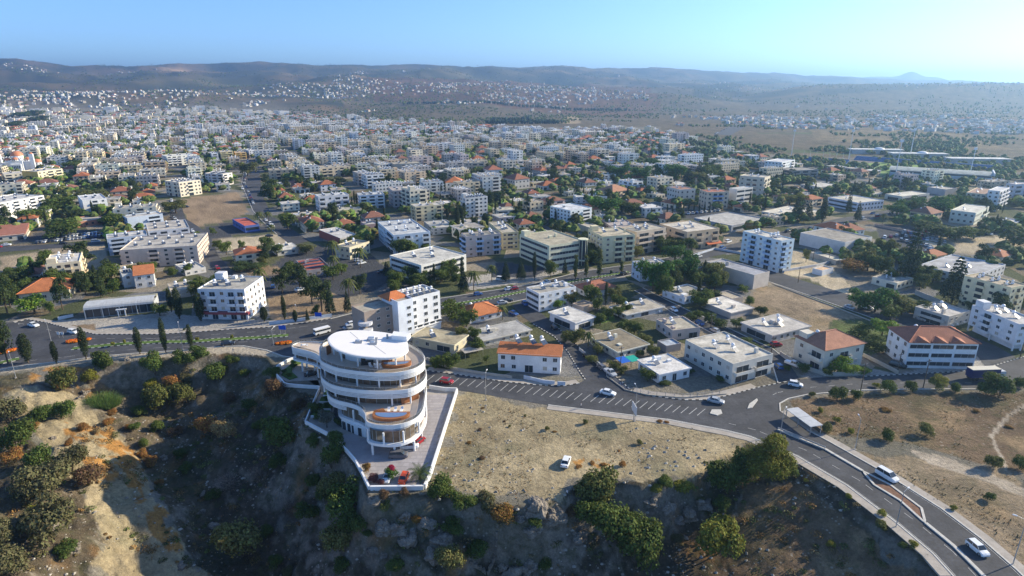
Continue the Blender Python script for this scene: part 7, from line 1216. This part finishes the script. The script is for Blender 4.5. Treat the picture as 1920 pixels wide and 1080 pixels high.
WL=[([(505,609),(560,603),(622,594)],1.3,(.55,.62,.70),'long pale wall along the pine park'),([(1462,665),(1500,690),(1548,705),(1625,703)],1.3,(.52,.49,.42),'cream garden wall curving round the hip roofed villa'),([(1618,668),(1650,684),(1684,702)],1.2,(.52,.48,.40),'low wall between the villa drive and the white building'),
([(982,710),(1020,719),(1040,721)],1.2,(.68,.70,.74),'white front wall of the orange roofed terrace, left half'),([(1045,722),(1060,723)],1.3,(.66,.68,.72),'white front wall of the orange roofed terrace, right half'),([(1086,657),(1110,675),(1135,694)],1.0,(.5,.5,.48),'side garden wall of the brown roofed bungalow'),
([(800,675),(850,694),(900,702),(960,710)],1.0,(.42,.40,.36),'stone garden wall before the yellow trimmed bungalow'),([(1290,620),(1330,602),(1350,612)],.9,(.5,.5,.48),'garden wall by the bright cream roof'),([(109,600),(138,594)],1.2,(.66,.68,.70),'white gate wall before the showroom'),([(1450,533),(1500,552),(1560,574),(1632,602)],.35,(.50,.46,.38),'long low kerb wall edging the dry field'),
([(1466,510),(1530,500),(1560,492)],1.2,(.62,.63,.64),'white wall before the peach roofed hut'),([(1290,483),(1340,468),(1400,478),(1470,512)],1.1,(.60,.64,.70),'white boundary wall round the warehouse yard'),([(1165,640),(1175,650),(1160,660)],.9,(.5,.46,.4),'short wall behind the pinkish house'),([(1715,552),(1780,580)],2.2,(.45,.41,.36),'tan boundary wall behind the big conifers'),([(1640,424),(1740,444)],1.5,(.50,.36,.28),'reddish wall at the back of the car park')]
for P,h,c,lb in WL:
    Q=un2(P); zb=gz(*Q[len(Q)//2]); mb=MB(); ribbon(mb,Q,.25,zb-1.2,zb+h,0,None,4)
    o=mb.build('garden_wall',M['wall'],col=c); tag(o,lb,'wall')
for pts,lb in (([(938,1012),(928,1040),(915,1078)],'ruined stone wall running down the cliff foot'),([(882,1056),(898,1066),(912,1076)],'short ruined stone wall at the cliff foot')):
    Q=un2(pts); mb=MB()
    for i in range(len(Q)-1):
        for k in range(6):
            a=Vector(Q[i]).lerp(Vector(Q[i+1]),k/6);b=Vector(Q[i]).lerp(Vector(Q[i+1]),(k+1)/6); m_=(a+b)/2; zb=gz(m_.x,m_.y); ang=math.atan2(b.y-a.y,b.x-a.x); L=(b-a).length/2
            mb.box(-L,L*.98,-.22,.22,-1.2,.75+.25*math.sin(k*2.1),0,Matrix.Translation((m_.x,m_.y,zb))@Matrix.Rotation(ang,4,'Z'))
    o=mb.build('stone_wall',M['rock']); tag(o,lb,'wall')
x,y,z,d=hit(462,489); pl=thing('swimming_pool','small blue swimming pool behind a hedge','pool',(x,y,0),R(30)); mb=MB(); mb.box(-5,5,-3,3,.04,.12); mb.build('water',M['water'],pl)
mb=MB(); ribbon(mb,[(-5.3,-3.3),(5.3,-3.3),(5.3,3.3),(-5.3,3.3)],.6,0,.2,closed=True); mb.build('rim',M['conc'],pl)
x,y,z,d=hit(1176,687)
for i,(dx,c) in enumerate(((-1.6,(.02,.12,.50)),(1.7,(.02,.35,.25)))):
    o=thing('shade_canopy',('blue','green')[i]+' cloth canopy on poles by the corner bungalow','canopy',(x+dx,y+dx*.3,0),R(24)); mb=MB(); mb.add([(-1.7,-2,2.5),(1.7,-2,2.5),(1.7,2,2.7),(-1.7,2,2.7),(-1.7,-2,2.45),(1.7,-2,2.45),(1.7,2,2.65),(-1.7,2,2.65)],[(0,1,2,3),(7,6,5,4),(0,4,5,1),(1,5,6,2),(2,6,7,3),(3,7,4,0)]); mb.build('cloth',M['obj'],o,col=c)
    for a_ in (-1.6,1.6):
        for b_ in (-1.9,1.9): mb=MB(); mb.cyl((a_,b_),.05,0,2.44,6); mb.build('pole',M['steel'],o)
x,y,z,d=hit(885,666); o=thing('carport','tilted grey carport sheet between two bungalows','carport',(x,y,0),R(28)); mb=MB(); mb.box(-3.4,3.4,-2,2,2.1,2.2); mb.build('sheet',M['conc'],o)
for a_ in (-3.2,3.2):
    for b_ in (-1.8,1.8): mb=MB(); mb.cyl((a_,b_),.06,0,2.097,6); mb.build('post',M['steel'],o)
# people
def person(x,y,z,rot,label,shirt,legs):
    me_=bpy.data.meshes.new('person'); J=[(0,0,.95),(0,0,1.2),(0,0,1.42),(0,.01,1.52),(0,.02,1.62),(0,.02,1.74),(.1,0,.9),(.12,.06,.5),(.12,.0,.08),(.12,.14,.03),(-.1,0,.9),(-.12,-.05,.5),(-.12,-.16,.08),(-.12,-.02,.03),(.19,0,1.4),(.24,.02,1.12),(.25,.14,.88),(-.19,0,1.4),(-.24,.0,1.12),(-.25,.1,.88)]
    E_=[(0,1),(1,2),(2,3),(3,4),(4,5),(0,6),(6,7),(7,8),(8,9),(0,10),(10,11),(11,12),(12,13),(2,14),(14,15),(15,16),(2,17),(17,18),(18,19)]
    me_.from_pydata(J,E_,[]); o=bpy.data.objects.new('person',me_); COL.objects.link(o); o.location=(x,y,z); o.rotation_euler=(0,0,rot)
    Rr=[.14,.13,.15,.06,.10,.09,.09,.06,.045,.03,.09,.06,.045,.03,.06,.045,.035,.06,.045,.035]
    md=o.modifiers.new('skin','SKIN'); sv=me_.skin_vertices[0].data
    for i,r_ in enumerate(Rr): sv[i].radius=(r_,r_)
    sv[0].use_root=True
    o.modifiers.new('sub','SUBSURF').levels=1; o.modifiers['sub'].render_levels=1
    m=bpy.data.materials.new('person_clothes'); m.use_nodes=True; n=m.node_tree.nodes;l=m.node_tree.links; tc=n.new('ShaderNodeTexCoord'); sp=n.new('ShaderNodeSeparateXYZ'); l.new(tc.outputs['Object'],sp.inputs[0])
    cr=n.new('ShaderNodeValToRGB'); cr.color_ramp.interpolation='CONSTANT'; e=cr.color_ramp.elements; dv=n.new('ShaderNodeMath'); dv.operation='DIVIDE'; dv.inputs[1].default_value=2; l.new(sp.outputs[2],dv.inputs[0]); l.new(dv.outputs[0],cr.inputs[0])
    for i,(p,c) in enumerate([(0,legs),(.46,shirt),(.74,(.35,.2,.14)),(.835,(.03,.02,.015))]): el=e[i] if i<2 else e.new(p); el.position=p; el.color=(*c,1)
    l.new(cr.outputs[0],n['Principled BSDF'].inputs['Base Color']); me_.materials.append(m); tag(o,label,'person')
person(*D['PER'][0],.1,1.2,'person walking on the pavement between the road and the sandy lot',(.35,.36,.4),(.04,.05,.08)); x,y=D['PER'][1]; person(x,y+1,gz(x,y+1),2,'person in white top standing at the cliff edge of the lot',(.6,.6,.62),(.05,.05,.06))
# floodlight masts of the stadium, antenna mast on the ridge
for i,(u,v,h) in enumerate([(1676,345,38),(1591,300,34),(1706,295,34),(1484,290,30),(1818,330,26)]):
    x,y,_,d=hit(u,v); o=thing('floodlight_mast','tall pale floodlight mast %s'%where(x,y,8),'floodlight mast',(x,y,0)); mb=MB(); mb.cyl((0,0),.5,0,h,6,0,.25); mb.build('mast',M['tank'],o); mb=MB(); mb.box(-1.6,1.6,-.3,.3,h,h+2.2); mb.build('lamp_panel',M['tank'],o)
an=math.atan((1215-960)/1150*1.0); rr_=6500; x=rr_*math.sin(an);y=rr_*math.cos(an); o=thing('radio_mast','thin radio mast on the ridge skyline','mast',(x,y,gz(x,y)-5)); mb=MB(); mb.cyl((0,0),1.2,0,75,5,0,.8); mb.build('mast',M['steel'],o)
# tracks where cars crossed the lot
# ---------------------------------------------------------------- the rest of the town
tr_=random.Random(99)
WCS=[((.80,.77,.70),'white'),((.78,.70,.54),'cream'),((.70,.59,.41),'beige'),((.60,.47,.33),'tan'),((.66,.70,.76),'blue white'),((.60,.50,.46),'pinkish'),((.70,.60,.38),'pale yellow'),((.48,.44,.40),'greyish')]
def templ(kind,seed):
    r=random.Random(seed)
    if kind=='apartment_block':
        fl=r.choice([3,3,4,4,5]); w=r.uniform(15,26);d=r.uniform(10,15); st=[''.join(r.choice('wbbw') for _ in range(r.randint(2,5))) for _ in range(4)]
        ex=dict(heat=r.randint(4,9),boxes=r.randint(1,3)); 
        if r.random()<.5: ex['tower']=1
        if r.random()<.25: ex['pil']=1
        h=fl*2.75+.8
    else:
        fl=r.choice([1,2,2]); w=r.uniform(10,16);d=r.uniform(9,13); st=[''.join(r.choice('wwb') for _ in range(r.randint(1,3))) for _ in range(4)]
        ex=dict(heat=r.randint(1,2),boxes=r.choice([0,1])); q=r.random()
        if q<.2: ex['roof']='hip'; ex['boxes']=0
        elif q<.6: ex['ov']=.5
        h=fl*2.8+.7
    root=building(kind,'',kind.replace('_',' '),0,-900-seed,0,w,d,h,fl,dict(front=st[0],right=st[1],back=st[2],left=st[3]),(.6,.6,.6),(.45,.42,.36),ex,lod=1,rng=r)
    LAB[''].remove(root)
    return (root,w,d,h,fl,ex.get('roof','flat'))
TA=[templ('apartment_block',i) for i in range(14)]; TH=[templ('house',100+i) for i in range(14)]
occ=[]
for (x,y,rot,w,d,h,ph,k) in HEROES: occ.append((x,y,math.hypot(w,d)/2+1.5))
grid={}
def gput(x,y,r): 
    grid.setdefault((int(x//30),int(y//30)),[]).append((x,y,r))
for q in occ:
    gput(*q)
BIG=[q for q in occ if q[2]>22]
def free(x,y,r):
    gx,gy=int(x//30),int(y//30)
    for i in range(-1,2):
        for j in range(-1,2):
            for (a,b,c) in grid.get((gx+i,gy+j),()):
                if (a-x)**2+(b-y)**2<(c*.86+r*.86)**2: return False
    for (a,b,c) in BIG:
        if (a-x)**2+(b-y)**2<(c*.8+r)**2: return False
    return True
ZB=[np.array(P) for k,P in D['ZONES'] if k not in('path','orange')]+[np.array(P) for P in D['ROADS'].values()]+[RAV]
cand=[]
th=R(27); sp=19.6
ux=(math.cos(th),math.sin(th));uy=(-ux[1],ux[0])
pts=[]
for i in range(-150,150):
    for j in range(-20,150):
        if j%4==3 or i%7==6: continue     # streets
        x=i*sp*ux[0]+j*sp*uy[0]+tr_.uniform(-2.5,2.5);y=i*sp*ux[1]+j*sp*uy[1]+tr_.uniform(-2.5,2.5)
        if y<225: continue
        a=math.degrees(math.atan2(x,y)); r=math.hypot(x,y)
        if abs(a)>44.5 or r>2700: continue
        pts.append((r,a,x,y,i,j))
pa=np.array([(p[2],p[3]) for p in pts]); bad=np.zeros(len(pa),bool)
for P in ZB:
    bad|=inpoly(pa[:,0],pa[:,1],P); near=pdist(pa[:,0],pa[:,1],P)<7.5; bad|=near
pts=[p for p,b in zip(pts,bad) if not b]; pts.sort()
cr_=lambda a:float(np.interp(a,[-60,-45,-20,-12,0,6,12,17,20,24,60],[2600,2600,2300,1700,1350,1300,1300,1150,900,760,640]))
na=nh=0; farb=[]; treespots=[]; hmask=[]
for r,a,x,y,i,j in pts:
    lim=cr_(a)
    if r>lim: continue
    dens=.96 if r<900 else .94
    if a>16: dens=.6
    den2=vnoise(np.array([x]),np.array([y]),170,77)[0]
    if tr_.random()>dens or den2<.09: treespots.append((x,y,r)); continue
    apt=vnoise(np.array([x]),np.array([y]),140,55)[0]>(.55 if a<0 else .63)
    if r<260: apt=False
    if r>430 and tr_.random()<.12: apt=not apt
    T_=tr_.choice(TA if apt else TH); root,w,d,h,fl,rf=T_
    rad=math.hypot(w,d)/2*.93
    if not free(x,y,rad): treespots.append((x,y,r)); continue
    gput(x,y,rad)
    wc,wn=tr_.choice(WCS[:4] if tr_.random()<.62 else WCS); 
    if a<-18 and tr_.random()<.5: wc,wn=WCS[tr_.choice([0,0,1,1,2])]
    rot=th+tr_.gauss(0,.05)+(PI/2 if tr_.random()<.4 else 0)
    if (apt and na<300) or (not apt and nh<300):
        if apt: na+=1
        else: nh+=1
        j_=tr_.uniform(.92,1.16); wc2=tuple(min(.82,c*j_) for c in wc)
        rc=tr_.choice([(.30,.12,.07),(.36,.13,.06),(.26,.12,.08)]) if rf=='hip' else tr_.choice([(.46,.43,.37),(.56,.53,.47),(.38,.35,.30),(.64,.62,.58),(.42,.36,.27)])
        o=dup(root,(x,y,0),rot,(tr_.uniform(.78,1.12),tr_.uniform(.8,1.12),tr_.uniform(.8,1.08)),{'wall':(*wc2,1),'roof':(*rc,1),'balcony':(*wc2,1)})
        f={1:'one storey',2:'two storey',3:'three storey',4:'four storey',5:'five storey'}[fl]
        k='block' if apt else ('tiled roof house' if rf=='hip' else 'house')
        lb='%s %s %s %s'%(wn,f,k,where(x,y,6)); tag(o,' '.join(lb.split()[:13]),'apartment block' if apt else 'house')
    else:
        q=(.82 if r>800 else 1)*tr_.choice([.7,.85,1,1,1.15,1.5 if r<1300 else 2.0])
        h*=tr_.uniform(.75,1.15)
        farb.append((x,y,rot,w*q,d*q,h*(.9 if r>800 else 1),fl,rf,wc,r))
        if r>800 and tr_.random()<.7: farb.append((x+tr_.uniform(9,14)*tr_.choice([-1,1]),y+tr_.uniform(9,14)*tr_.choice([-1,1]),rot,w*.55,d*.7,h*.6,max(1,fl-1),'hip' if tr_.random()<.1 else 'flat',tr_.choice(WCS)[0],r))
for T_ in TA+TH:
    r0=T_[0]
    for c in list(r0.children): bpy.data.objects.remove(c)
    bpy.data.objects.remove(r0)
# far buildings, hillside villages: one joined mass each
def farmesh(L,name):
    mb=MB()
    for (x,y,rot,w,d,h,fl,rf,wc,r) in L:
        z0=gz(x,y) if r>1250 else 0; Mx=Matrix.Translation((x,y,z0))@Matrix.Rotation(rot,4,'Z'); j=tr_.uniform(.9,1.15); c=tuple(q*j for q in wc)
        mb.box(-w/2,w/2,-d/2,d/2,-1,h,0,Mx,c,bottom=False)
        rc=(.42,.15,.08) if rf=='hip' else tr_.choice([(.46,.43,.37),(.58,.55,.5),(.66,.64,.6)])
        if rf=='hip': mb.add([(-w/2-.4,-d/2-.4,h),(w/2+.4,-d/2-.4,h),(w/2+.4,d/2+.4,h),(-w/2-.4,d/2+.4,h),(0,0,h+2)],[(0,1,4),(1,2,4),(2,3,4),(3,0,4)],0,Mx,rc)
        else:
            mb.box(-w/2+.3,w/2-.3,-d/2+.3,d/2-.3,h-.1,h+.05,0,Mx,rc,bottom=False)
            for q in range(3 if r<1500 else 1): a=tr_.uniform(-w*.35,w*.35);b=tr_.uniform(-d*.35,d*.35); s=tr_.uniform(.6,1.6); mb.box(a-s,a+s,b-s,b+s,h,h+tr_.uniform(1.2,2.6),0,Mx,(.75,.75,.74),bottom=False)
        if r<1900:
            fh=h/fl
            for f in range(fl):
                z=f*fh+fh*.32
                for (n_,Lw,T) in ((max(2,int(w/4.2)),w,Matrix.Translation((0,-d/2-.03,0))),(max(2,int(d/4.2)),d,Matrix.Translation((w/2+.03,0,0))@Matrix.Rotation(PI/2,4,'Z')),(max(2,int(d/4.2)),d,Matrix.Translation((-w/2-.03,0,0))@Matrix.Rotation(-PI/2,4,'Z'))):
                    for k in range(n_):
                        xc=-Lw/2+Lw*(k+.5)/n_; ww=tr_.uniform(.7,1.4); mb.add([(xc-ww,0,z),(xc+ww,0,z),(xc+ww,0,z+fh*.5),(xc-ww,0,z+fh*.5)],[(0,1,2,3)],0,Mx@T,(.09,.09,.10))
    return mb.build(name,M['farwall'],kind='stuff')
hl_=[]
for _ in range(11000):
    a=tr_.uniform(-43,40); r=tr_.uniform(1500,5200); x=r*math.sin(R(a));y=r*math.cos(R(a))
    if r<cr_(a)+60: continue
    n_=vnoise(np.array([x]),np.array([y]),420,91)[0]*.62+vnoise(np.array([x]),np.array([y]),110,92)[0]*.38-.03
    band_=0
    if a<12: band_=math.exp(-((r-(3100 if a>-15 else 2950))/(650 if a>-15 else 420))**2)*.40
    if a<-5 and r>3800: band_=max(band_,.0)
    if 0<a<12: band_*=1.2
    if a>14: band_=.12*math.exp(-((r-(1500 if a>24 else 1800))/330)**2)*2.6+.03
    if a>26 and r<2700: band_=.32
    if n_<.74-band_: continue
    w=tr_.uniform(7,13);d=tr_.uniform(6,10);fl=tr_.choice([1,1,2,2]); hl_.append((x,y,tr_.uniform(0,3.1),w,d,fl*3,fl,'hip' if tr_.random()<.2 else 'flat',tr_.choice([(.66,.65,.62),(.58,.54,.46),(.50,.44,.35)]),max(r,2000)))
o=farmesh(farb,'distant_town'); tag(o,'dense mass of small pale buildings filling the distance','town')
o=farmesh(hl_,'hillside_village'); tag(o,'scattered white houses across the hillsides below the ridge','village')
# town trees
kinds=[('tree','broad','dark',.46),('tree','broad','round',.2),('tree','broad','olive',.15),('cypress','cypress','cypress',.09),('pine_tree','pine','pine',.1),('palm_tree','palm','palm',.04)]
cnt={}; fart=[]
sp2=[(x+tr_.uniform(-7,7),y+tr_.uniform(-7,7),r) for (x,y,r) in treespots for _ in range(4)]
for r,a,x,y,i,j in pts:
    if r>cr_(a): continue
    n=3 if tr_.random()<.7 else 4
    if a>6: n+=1
    for _ in range(n): sp2.append((x+tr_.uniform(-11,11),y+tr_.uniform(-11,11),r))
sp2.sort(key=lambda t:math.hypot(t[0],t[1]))
pa=np.array([(p[0],p[1]) for p in sp2]); bad=np.zeros(len(pa),bool)
for k_,P in D['ROADS'].items(): bad|=inpoly(pa[:,0],pa[:,1],np.array(P))
for k_,P in D['ZONES']:
    if k_ in('vacant','lot','earth','concrete','dry'): bad|=inpoly(pa[:,0],pa[:,1],np.array(P))
for (x,y,r),bd in zip(sp2,bad):
    if bd: continue
    ok=True; gx,gy=int(x//30),int(y//30)
    for ii in range(-1,2):
        for jj in range(-1,2):
            for (a,b,c) in grid.get((gx+ii,gy+jj),()):
                if (a-x)**2+(b-y)**2<(c*.56)**2: ok=False
    for (a,b,c) in BIG:
        if (a-x)**2+(b-y)**2<(c*.8)**2: ok=False
    if not ok or inpoly(np.array([x]),np.array([y]),RAV)[0]: continue
    q=tr_.random(); 
    for nm,kk,ck,pr_w in kinds:
        q-=pr_w
        if q<=0: break
    rr_=math.hypot(x,y)
    wd=tr_.uniform(5,10); ht=wd*tr_.uniform(.75,1.1)
    if kk=='cypress': ht=tr_.uniform(7,12); wd=ht*.6
    if kk=='pine': ht=tr_.uniform(8,12);wd=ht*.8
    if kk=='palm': ht=tr_.uniform(6,9);wd=ht*.85
    lim_={'tree':150,'cypress':150,'pine_tree':170,'palm_tree':60}[nm]
    if cnt.get(nm,0)<lim_ and rr_<900:
        cnt[nm]=cnt.get(nm,0)+1; plant(nm,('%s %s %s'%(ADJ[ck],nm.replace('_',' '),where(x,y,8))).strip(),nm.replace('_',' '),x,y,-.05,kk,wd,ht,PC[ck])
    elif rr_<3200 and (rr_<1300 or tr_.random()<.7): fart.append((x,y,wd,ht,PC[ck]))
# field and hillside trees
for _ in range(34000):
    a=tr_.uniform(-44,44); r=math.exp(tr_.uniform(math.log(760),math.log(6500))); x=r*math.sin(R(a));y=r*math.cos(R(a))
    if r<cr_(a)+20: continue
    n_=vnoise(np.array([x]),np.array([y]),230,66)[0]*.6+vnoise(np.array([x]),np.array([y]),70,67)[0]*.4
    if n_<((.56 if a<12 else .50) if r<1500 else (.47 if a>5 else .42)): continue
    s=tr_.uniform(4,9)*(1 if r<2500 else 1.5); fart.append((x,y,s,s*.8,tr_.choice([PC['dark'],PC['olive'],PC['round']])))
# windbreak rows of trees
for (u0,v0,u1,v1,n_) in ((910,232,1050,232,70),(760,208,1180,210,120),(920,228,1000,226,30)):
    for i in range(n_):
        t=i/n_; x,y,z,d=unproj(u0+(u1-u0)*t,v0+(v1-v0)*t,0)[0:2]+(0,0); fart.append((x+tr_.uniform(-8,8),y+tr_.uniform(-8,8),13,15,PC['conifer']))
zz=ground_z(np.array([f[0] for f in fart]),np.array([f[1] for f in fart]))
mb=MB(); M['farleaf']=mat('far_leaf',.9,attr='Col',noise=[(.12,.7,1.3)])
for (x,y,wd,ht,c),z0 in zip(fart,zz):
    rr_=math.hypot(x,y); nb=4 if rr_<1200 else (2 if rr_<2500 else 1)
    for b in range(nb):
        ox,oy=tr_.uniform(-.25,.25)*wd,tr_.uniform(-.25,.25)*wd; s=wd*tr_.uniform(.25,.42); hz_=z0+ht*tr_.uniform(.3,.6); j=tr_.uniform(.6,1.5); cc_=tuple(q*j for q in c)
        V=[(x+ox+s*math.cos(k*1.57+b)*tr_.uniform(.7,1.2),y+oy+s*math.sin(k*1.57+b)*tr_.uniform(.7,1.2),hz_-s*.1) for k in range(4)]+[(x+ox+s*.2,y+oy,hz_+s*.75),(x+ox,y+oy,z0-.5)]
        if rr_<1000:
            jj=[tr_.uniform(.75,1.2) for _ in range(18)]; n=len(mb.v)
            for q,(rz_,rs_) in enumerate(((-.55,.62),(.0,1.0),(.62,.68))):
                for k in range(6): a=k*1.047+q*.5; mb.v.append((x+ox+s*rs_*jj[q*6+k]*math.cos(a),y+oy+s*rs_*jj[q*6+k]*math.sin(a),hz_+s*rz_*jj[q+k]*.9))
            mb.v.append((x+ox,y+oy,hz_+s*.85))
            for q in range(2):
                for k in range(6): mb.f.append((n+q*6+k,n+q*6+(k+1)%6,n+q*6+6+(k+1)%6,n+q*6+6+k)); mb.m.append(0); mb.c.append(tuple(w_*tr_.uniform(.7,1.3) for w_ in cc_))
            for k in range(6): mb.f.append((n+12+k,n+12+(k+1)%6,n+18)); mb.m.append(0); mb.c.append(cc_)
            continue
        n=len(mb.v); mb.v.extend(V)
        for k in range(4):
            mb.f.append((n+k,n+(k+1)%4,n+4)); mb.m.append(0); mb.c.append(cc_)
            mb.f.append((n+(k+1)%4,n+k,n+5)); mb.m.append(0); mb.c.append(cc_)
o=mb.build('distant_trees',M['farleaf'],kind='stuff'); tag(o,'scattered dark trees and scrub among the far houses and hills','trees')
# loose stones on the slopes
xs=np.array([tr_.uniform(-120,110) for _ in range(9000)]);ys=np.array([tr_.uniform(84,168) for _ in range(9000)])
kp=(inpoly(xs,ys,RAV)|inpoly(xs,ys,np.array([P for k,P in D['ZONES'] if k=='vacant'][0])))&(fbm(xs,ys,12,3,44)>-.02)&~inpoly(xs,ys,np.array(CYP)); xs=xs[kp][:3000];ys=ys[kp][:3000];zs=ground_z(xs,ys); mb=MB()
for x,y,z in zip(xs,ys,zs):
    s=.10+.5*tr_.random()**4; a=tr_.random()*3; c=tr_.choice([(.34,.31,.26),(.26,.23,.19),(.42,.39,.33)]); n0=len(mb.v)
    for k in range(5): mb.v.append((x+s*math.cos(a+k*1.257)*tr_.uniform(.7,1.2),y+s*math.sin(a+k*1.257)*tr_.uniform(.7,1.1),z-.05+s*.15))
    mb.v.append((x+s*.2,y,z+s*.75)); mb.v.append((x,y,z-s*.4))
    for k in range(5):
        mb.f.append((n0+k,n0+(k+1)%5,n0+5)); mb.f.append((n0+(k+1)%5,n0+k,n0+6)); mb.m+= [0,0]; mb.c+=[c,c]
o=mb.build('loose_stones',M['farwall'],kind='stuff'); tag(o,'loose pale stones scattered over the slopes and lot','stones')
# low scrub: clumps nobody could count
sm=MB(); sr=random.Random(17); sc_=[]
while len(sc_)<620:
    x=sr.uniform(-120,75);y=sr.uniform(82,185)
    if not in1(x,y,RAV) or vnoise(np.array([x]),np.array([y]),9,12)[0]<.42: continue
    sc_.append((x,y))
for x,y in sc_:
    s=sr.uniform(.4,1.5); n0=len(sm.f); leafcloud(sm,[(x,y,gz(x,y)+s*.25,s,.55),(x+s*.6,y+s*.3,gz(x,y)+s*.2,s*.6,.6)],int(40+34*s),.20,sr)
    c=sr.choice([(.08,.09,.03),(.10,.11,.035),(.16,.12,.05),(.26,.15,.05),(.12,.15,.04),(.20,.16,.08)])
    for q in range(n0,len(sm.f)): j=sr.uniform(.7,1.35); sm.c[q]=tuple(k*j for k in c)
o=sm.build('low_scrub',M['farleaf'],kind='stuff'); tag(o,'low mixed scrub covering the ravine slopes','scrub')
# dry grass tufts on the lot and in the ravine (nobody could count them)
mb=MB(); gr_=random.Random(3); npnt=0
M['drystraw']=mat('dry_grass',.95,attr='Col')
bb_=[(-90,45,84,165,7000),(-10,120,84,165,3500),(60,190,90,170,5000)]
P_=[]
for x0,x1,y0,y1,n_ in bb_:
    xs=np.array([gr_.uniform(x0,x1) for _ in range(n_)]);ys=np.array([gr_.uniform(y0,y1) for _ in range(n_)])
    keep=fbm(xs,ys,9,3,123)>.03
    for P in D['ROADS'].values(): keep&=~inpoly(xs,ys,np.array(P))&(pdist(xs,ys,np.array(P))>1)
    keep&=~inpoly(xs,ys,np.array(CYP)); keep&=(ys<np.where(xs<60,165,175))
    xs=xs[keep];ys=ys[keep]; zs=ground_z(xs,ys)
    P_+=list(zip(xs,ys,zs))
for x,y,z in P_:
    c=gr_.choice([(.30,.22,.11),(.24,.16,.08),(.16,.15,.07),(.36,.20,.07),(.10,.11,.04)]); s=gr_.uniform(.15,.55)
    for k in range(7):
        a=gr_.random()*6.28; t=Vector((math.cos(a)*.6,math.sin(a)*.6,gr_.uniform(.3,1)))*s; q=Vector((-math.sin(a),math.cos(a),0))*s*.16; p=Vector((x,y,z-.03)); mb.face([p-q,p+q,p+t],0,c)
o=mb.build('dry_grass',M['drystraw'],kind='stuff'); tag(o,'tufts of dry grass and low scrub over the open ground','grass')
# ---------------------------------------------------------------- labels: tell look-alikes apart by their order from the left
ORD=['leftmost','second from left','third from left','fourth from left','fifth from left','sixth from left','seventh from left','eighth from left','ninth from left','tenth from left','eleventh from left','twelfth from left','thirteenth from left','fourteenth from left','fifteenth from left','sixteenth from left','seventeenth from left','eighteenth from left','nineteenth from left','twentieth from left']
for lb,os_ in list(LAB.items()):
    os_=[o for o in os_ if o is not None]
    if len(os_)<2: continue
    if os_[0].get('group') and len(os_)>20: continue
    if len(os_)<=20:
        lw=lb.split()[:13]
        while lw[-1] in('the','of','in','by','with','a','and','behind','under','above','on','under','before'): lw.pop()
        lb=' '.join(lw)
        os_.sort(key=lambda o:math.atan2(o.location.x,o.location.y))
        for o,q in zip(os_,ORD): o['label']=(('%s, %s'%(lb,q if not(q!='leftmost' and o is os_[-1] and len(os_)==2) else 'rightmost')))
    elif len(os_)<=2: 
        os_.sort(key=lambda o:math.atan2(o.location.x,o.location.y))
        for o,q in zip(os_,('left','right')): o['label']='%s %s'%(q,lb) if len(lb.split())<16 else lb
    else:
        for o in os_: o['group']=o.get('group') or lb
for lb,os_ in LAB.items():
    if len(os_)>1 and all(o['label']==lb for o in os_):
        for o in os_: o['group']=o.get('group') or lb

for os_ in LAB.values():
    for o in os_:
        w_=o['label'].split()
        if len(w_)>16: o['label']=' '.join(w_[:16])
        if len(w_)<4: print('SHORT',o.name,o['label'])
